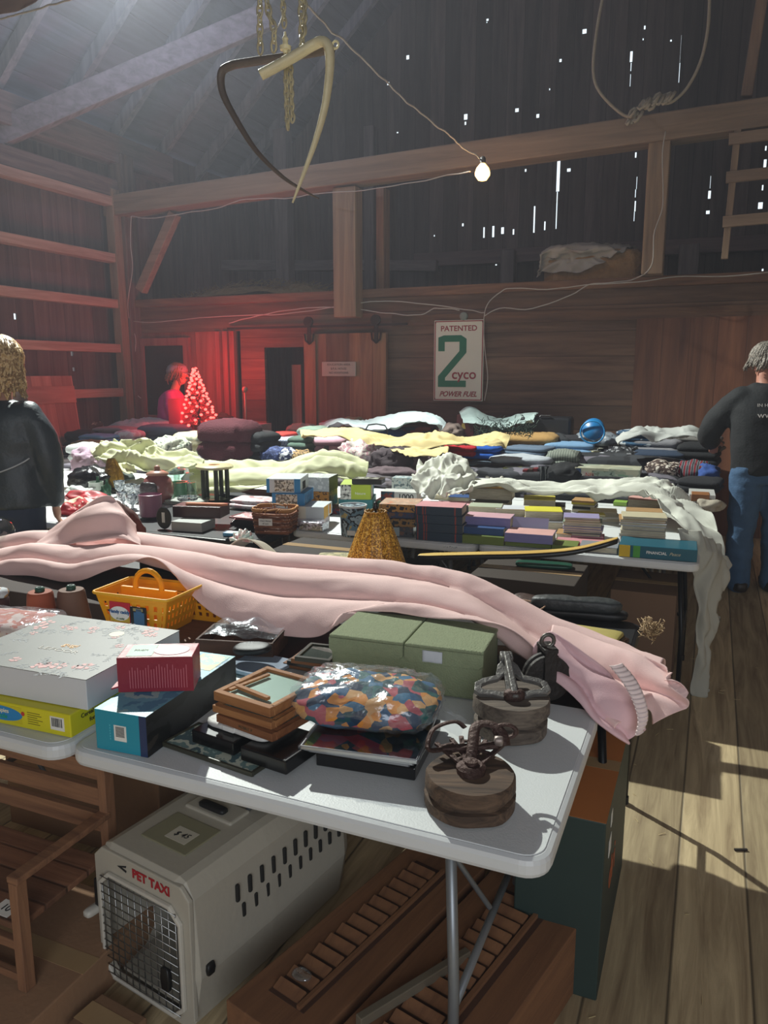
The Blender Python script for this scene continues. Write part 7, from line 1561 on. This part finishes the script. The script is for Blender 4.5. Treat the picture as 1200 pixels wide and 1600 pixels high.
def hand_parts(w, d, up=Vector((1, 0, 0)), s=1, curl=.5):
    """palm and five bent fingers from wrist w along d; up = direction across the palm to the thumb side"""
    w = Vector(w); d = Vector(d).normalized(); up = (Vector(up)-d*Vector(up).dot(d)).normalized(); n_ = d.cross(up)
    P = [([w, w+d*.045*s, w+d*.085*s], [.020*s, .026*s, .022*s])]
    for i in (-1, 1): P.append(([w+up*.012*i*s+d*.02*s, w+up*.020*i*s+d*.08*s], [.017*s, .015*s]))
    for i, L_ in enumerate((.070, .078, .072, .056)):
        b0 = w+d*.088*s+up*(.027-.018*i)*s; d1 = (d+n_*curl*.5).normalized(); d2 = (d+n_*curl*1.4).normalized(); d3 = (d*.6+n_*curl*2).normalized()
        a1 = b0+d1*L_*.42*s; a2 = a1+d2*L_*.32*s; a3 = a2+d3*L_*.26*s
        P.append(([b0, a1, a2, a3], [.0095*s, .009*s, .008*s, .007*s]))
    t0 = w+up*.024*s+d*.02*s; t1 = t0+(up*.7+d*.8).normalized()*.04*s; t2 = t1+(d+up*.2+n_*.3).normalized()*.032*s
    P.append(([t0, t1, t2], [.013*s, .011*s, .009*s])); return P
def head_parts(c, s, face):
    """skull, jaw, nose, ears, lips and neck; c = centre of the skull, face = direction looked at"""
    c = Vector(c); f = Vector((face[0], face[1], 0)).normalized(); r = Vector((f.y, -f.x, 0)); z = Vector((0, 0, 1))
    return [([c-f*.02*s+z*.03*s, c+f*.025*s+z*.02*s], [.085*s, .075*s]), ([c-f*.01*s, c+f*.03*s-z*.07*s], [.072*s, .048*s]), ([c+f*.09*s+z*.01*s, c+f*.108*s-z*.025*s], [.008*s, .013*s]),
            ([c+f*.088*s-z*.06*s-r*.018*s, c+f*.092*s-z*.06*s+r*.018*s], [.008*s, .008*s]), ([c+r*.085*s+z*.02*s, c+r*.087*s-z*.025*s], [.014*s, .010*s]), ([c-r*.085*s+z*.02*s, c-r*.087*s-z*.025*s], [.014*s, .010*s])]
def face_bits(parent, c, s, face):
    c = Vector(c); f = Vector((face[0], face[1], 0)).normalized(); r = Vector((f.y, -f.x, 0))
    for i in (-1, 1):
        m = MB(); m.ball(c+f*.083*s+r*.032*i*s+Vector((0, 0, .008)), .012*s, 10); m.build('eye', plain(hexc('d8d4cc'), .2), parent, smooth=True)
        m = MB(); m.tube([c+f*.092*s+r*.018*i*s+Vector((0, 0, .03)), c+f*.086*s+r*.048*i*s+Vector((0, 0, .03))], .004*s, 6); m.build('eyebrow', plain(hexc('5a4634'), .8), parent, smooth=True)
    m = MB(); m.tube([c+f*.098*s-r*.02*s+Vector((0, 0, -.06*s)), c+f*.101*s+Vector((0, 0, -.06*s)), c+f*.098*s+r*.02*s+Vector((0, 0, -.06*s))], .005*s, 6); m.build('mouth', plain(hexc('8f4a44'), .5), parent, smooth=True)
def hair(parent, c, s, face, mat, n, L_, curl, seed, low=-.2, name='hair', rad=.105):
    """locks of hair laid from the crown down the skull and past it"""
    c = Vector(c); f = Vector((face[0], face[1], 0)).normalized(); r_ = random.Random(seed); m = MB()
    rt = Vector((f.y, -f.x, 0))
    m.ball(c-f*.018*s+Vector((0, 0, .03*s)), rad*.93*s, 20, (1, 1, 1))
    for i in range(n):
        a = r_.uniform(0, 2*PI); dr = rt*math.sin(a)-f*math.cos(a)
        front = dr.dot(f) > .55
        ln = L_*(.35 if front else 1)*r_.uniform(.75, 1.15); P = []; e0 = r_.uniform(.15, 1.2); ph = r_.uniform(0, 6)
        for k in range(9):
            u = k/8; el = PI/2-e0-u*ln/(rad*s)
            if el > low: p = c-f*.018*s+Vector((0, 0, .03*s))+(dr*math.cos(el)+Vector((0, 0, math.sin(el))))*rad*s*(1.02+.05*r_.random())
            else: p = P[-1]+Vector((0, 0, -ln/8))+dr*.003
            p += Vector((math.sin(u*curl*6+ph), math.cos(u*curl*6+ph), math.sin(u*curl*5+ph)*.5))*.014*s*min(1, curl)*u
            P.append(p)
        m.tube(P, [.012*s*(1-.5*k/8) for k in range(9)], 5)
    return m.build(name, mat, parent, smooth=True)
# --- woman in dark jacket, back to the camera, at the left edge
wc = PK(8, 700, 4.55); wx, wy = wc.x, wc.y
wo = T('person', 'person seen from behind in dark zip jacket with pale piping and wavy blond hair', 'person', (wx, wy, 0), math.radians(22))
hz = 1.655
body = meta([([(0, 0, .88), (0, 0, 1.1), (0, .01, 1.3), (0, .01, 1.40)], [.155, .14, .17, .13], (.62,)), ([(0, .0, 1.38), (0, .02, 1.50), (0, .03, 1.60)], [.065, .055, .055]),
   ([(.17, 0, 1.36), (.235, .0, 1.14), (.235, .05, .93), (.232, .09, .865)], [.055, .045, .036, .026]), ([(-.17, 0, 1.36), (-.235, .03, 1.14), (-.21, .22, 1.02), (-.19, .28, 1.0)], [.055, .045, .036, .026]),
   ([(.085, 0, .92), (.095, .01, .50), (.095, 0, .10)], [.095, .065, .045]), ([(-.085, 0, .92), (-.095, .01, .50), (-.095, 0, .10)], [.095, .065, .045]), ([(.095, -.03, .05), (.095, .14, .04)], [.045, .038]), ([(-.095, -.03, .05), (-.095, .14, .04)], [.045, .038])]
   + head_parts((0, .03, hz+.05), 1, (-.2, 1)) + hand_parts((.232, .09, .865), (0, .25, -1), (-.3, 1, 0), 1, .45) + hand_parts((-.19, .28, 1.0), (.1, 1, -.3), (1, 0, 0), 1, .5), .009, 3)
mobj(body, 'body', SKIN, wo); face_bits(wo, (0, .03, hz+.05), 1, (-.2, 1))
JK = plain(hexc('2b363e'), .45, 0, .15, 8, .3, 60)
jk = meta([([(0, 0, .86), (0, .0, .98), (0, 0, 1.12), (0, .01, 1.30), (0, .015, 1.42), (0, .015, 1.49)], [.235, .215, .200, .225, .205, .075], (.62,)),
   ([(.15, .0, 1.40), (.235, .0, 1.26), (.262, .0, 1.10), (.255, .04, .97), (.245, .07, .895)], [.085, .082, .072, .062, .052]), ([(-.15, .0, 1.40), (-.235, .02, 1.26), (-.25, .05, 1.12), (-.22, .17, 1.05), (-.20, .25, 1.01)], [.085, .082, .072, .06, .05])], .014, 5)
mobj(jk, 'jacket', JK, wo, .007, 5, 2)
me_ = meta([([(.0, 0, .80), (0, 0, .93)], [.19, .18], (.66,)), ([(.09, .0, .88), (.10, .01, .50), (.10, 0, .08)], [.118, .085, .07]), ([(-.09, .0, .88), (-.10, .01, .50), (-.10, 0, .08)], [.118, .085, .07])], .014, 4)
mobj(me_, 'jeans', plain(hexc('22304a'), .8, 0, .15, 30), wo, .004, 8, 1)
m = MB(); P = []
for k in range(24):
    a = math.radians(-165+k*5.6); x = .232*math.cos(a); P.append((x, .62*.232*math.sin(a)-.012, 1.03+.13*((k/23)**2)))
m.tube(smooth_pts(P, 50), .0045, 6); m.build('piping', plain(hexc('b5bcc4'), .5), wo, smooth=True)
hair(wo, (0, .03, hz+.05), 1, (-.2, 1), pattern([hexc('a88a5c'), hexc('8a6a40'), hexc('c9ae80'), hexc('b8965e')], 'NOISE', 40, .5), 520, .26, 2.2, 3, -.55, rad=.118)
for i in (-1, 1):
    m = MB(); m.slab(.10, .27, .09, (.1*i, .04, 0), .6, 14, .002, 1); m.build('shoe', plain(hexc('1c1c1e'), .5), wo, smooth=True)
# --- man in black hoodie, at the right
mc = PK(1192, 740, 5.75); mx_, my_ = mc.x, mc.y
mo = T('person', 'person in black hoodie with white back print and blue jeans leaning over clothes', 'person', (mx_, my_, 0), math.radians(12))
hzm = 1.66
body = meta([([(0, 0, .95), (0, 0.0, 1.15), (0, .06, 1.38), (0, .10, 1.48)], [.17, .165, .19, .14], (.64,)), ([(0, .10, 1.46), (0, .15, 1.56), (0, .17, 1.64)], [.07, .062, .06]),
   ([(-.19, .09, 1.43), (-.33, .16, 1.22), (-.28, .40, 1.12), (-.25, .46, 1.1)], [.062, .05, .04, .03]), ([(.19, .09, 1.43), (.27, .12, 1.20), (.20, .36, 1.12), (.18, .42, 1.1)], [.062, .05, .04, .03]),
   ([(-.09, 0, .95), (-.11, .0, .5), (-.11, -.02, .1)], [.10, .07, .05]), ([(.09, 0, .95), (.12, .02, .5), (.13, .02, .1)], [.10, .07, .05]), ([(-.11, -.04, .05), (-.11, .16, .04)], [.05, .042]), ([(.13, -.0, .05), (.13, .2, .04)], [.05, .042])]
   + head_parts((0, .19, hzm+.07), 1.03, (-.25, 1)) + hand_parts((-.25, .46, 1.1), (.1, 1, -.5), (1, 0, 0), 1.1, .5) + hand_parts((.18, .42, 1.1), (0, 1, -.5), (-1, 0, 0), 1.1, .5), .010, 3)
mobj(body, 'body', plain(hexc('b07a66'), .55, 0, .06), mo); face_bits(mo, (0, .19, hzm+.07), 1.03, (-.25, 1))
HD = plain(hexc('15181b'), .85, 0, .15, 8, .3, 60)
jk = meta([([(0, -.0, .90), (0, .0, 1.05), (0, .03, 1.25), (0, .07, 1.40), (0, .10, 1.50), (0, .13, 1.57)], [.225, .235, .25, .25, .20, .09], (.66,)), ([(-.08, .06, 1.53), (0, .03, 1.51), (.08, .06, 1.53)], [.05, .07, .05]),
   ([(-.17, .09, 1.45), (-.29, .12, 1.33), (-.36, .17, 1.20), (-.33, .30, 1.12), (-.27, .42, 1.11)], [.10, .095, .085, .07, .052]), ([(.17, .09, 1.45), (.27, .10, 1.33), (.30, .13, 1.20), (.24, .30, 1.13), (.19, .38, 1.1)], [.10, .095, .085, .07, .052])], .015, 5)
mobj(jk, 'hoodie', HD, mo, .006, 5, 4)
me_ = meta([([(.0, 0, .84), (0, 0, .98)], [.20, .19], (.68,)), ([(-.10, .0, .92), (-.12, .0, .5), (-.12, -.02, .06)], [.13, .10, .085]), ([(.10, .0, .92), (.13, .02, .5), (.14, .02, .06)], [.13, .10, .085])], .014, 3)
mobj(me_, 'jeans', plain(hexc('3a5878'), .85, 0, .25, 12, .3, 80), mo, .009, 7, 3)
for s_, z, sz, x in (('www.Bus', 1.345, .062, .02), ('IN HEALTH', 1.415, .034, -.02), ('A I', 1.455, .034, -.02)):
    text(s_, sz, INKW, mo, (x, -.165+.25*(z-1.25)*.9, z), (PI/2-.28, 0, 0), name='back_print', sx=1.1)
hair(mo, (0, .19, hzm+.07), 1.03, (-.25, 1), pattern([hexc('5a544c'), hexc('8a8278'), hexc('4a443c')], 'NOISE', 60, .6), 420, .12, .6, 8, -.1, rad=.104)
for (x, y) in ((-.11, .03), (.13, .06)):
    m = MB(); m.slab(.115, .31, .09, (x, y, 0), .6, 14, .002, 1); m.build('shoe', plain(hexc('2a2420'), .5), mo, smooth=True)
# --- woman in magenta top and grey cap, side on, far left
pcx = PK(264, 660, 9.55)
po = T('person', 'person in magenta top and grey cap in profile beside the red tree', 'person', (pcx.x, pcx.y, 0), math.radians(-60))
hzp = 1.47; po.scale = (1.06,)*3
body = meta([([(0, 0, .85), (0, 0, 1.05), (0, .04, 1.24), (0, .06, 1.32)], [.15, .15, .16, .11], (.7,)), ([(0, .06, 1.30), (0, .10, 1.40), (0, .12, 1.46)], [.055, .05, .05]),
   ([(.16, .05, 1.28), (.22, .08, 1.08), (.17, .28, .98)], [.05, .042, .03]), ([(-.16, .05, 1.28), (-.22, .08, 1.08), (-.17, .28, .98)], [.05, .042, .03]), ([(.08, 0, .88), (.09, 0, .1)], [.09, .05]), ([(-.08, 0, .88), (-.09, 0, .1)], [.09, .05]), ([(.09, -.03, .04), (.09, .13, .04)], [.04, .035]), ([(-.09, -.03, .04), (-.09, .13, .04)], [.04, .035])]
   + head_parts((0, .14, hzp+.06), .98, (0, 1)) + hand_parts((.17, .28, .98), (0, 1, -.2), (-1, 0, 0), .95) + hand_parts((-.17, .28, .98), (0, 1, -.2), (1, 0, 0), .95), .010, 3)
mobj(body, 'body', SKIN, po); face_bits(po, (0, .14, hzp+.06), .98, (0, 1))
jk = meta([([(0, 0, .80), (0, .0, .95), (0, .03, 1.15), (0, .05, 1.28), (0, .07, 1.36)], [.18, .175, .185, .17, .07], (.8,)), ([(.14, .05, 1.28), (.215, .06, 1.15), (.235, .10, 1.05), (.18, .25, .99)], [.075, .07, .06, .045]), ([(-.14, .05, 1.28), (-.215, .06, 1.15), (-.235, .10, 1.05), (-.18, .25, .99)], [.075, .07, .06, .045])], .014, 5)
mobj(jk, 'magenta_top', plain(hexc('b0408a'), .85), po, .005, 5, 5)
me_ = meta([([(.09, 0, .86), (.09, 0, .08)], [.12, .07]), ([(-.09, 0, .86), (-.09, 0, .08)], [.12, .07])], .014, 3); mobj(me_, 'trousers', plain(hexc('1c1c24'), .8), po)
hair(po, (0, .14, hzp+.06), .98, (0, 1), plain(hexc('6a543c'), .7, 0, .3), 160, .16, .8, 6, -.3, rad=.104)
m = MB(); m.lathe([(.112, .0), (.116, .03), (.10, .075), (.06, .105), (0, .112)], c=(0, .12, hzp+.08), n=24, sy=1.08)
m.grid(lambda u, v: Vector(((u-.5)*.17*(1-v*.3), .235+.085*v-.05*(2*u-1)**2, hzp+.085-.02*v)), 12, 6); m.build('cap', plain(hexc('7a7a80'), .8), po, smooth=True)
for i in (-1, 1):
    m = MB(); m.slab(.09, .25, .08, (.09*i, .04, 0), .6, 14, .002, 1); m.build('shoe', plain(hexc('1c1c1e'), .5), po, smooth=True)

# =================================================================== ADDED HAZE, STANDING IN FOR LENS FLARE
m = MB(); m.b2((-7.1, -3.0, .01), (3.1, 11.9, 9.5)); HZ = bpy.data.materials.new('haze_volume'); HZ.use_nodes = True; HZ.node_tree.nodes.clear()
vs_ = HZ.node_tree.nodes.new('ShaderNodeVolumeScatter'); vs_.inputs['Density'].default_value = .0055; vs_.inputs['Color'].default_value = (.85, .88, 1, 1); vs_.inputs['Anisotropy'].default_value = .3
ou_ = HZ.node_tree.nodes.new('ShaderNodeOutputMaterial'); HZ.node_tree.links.new(vs_.outputs[0], ou_.inputs['Volume'])
hz_ = m.build('flare_haze', HZ); tag(hz_, 'thin added haze filling the barn, standing in for lens flare', 'haze', kind='stuff')
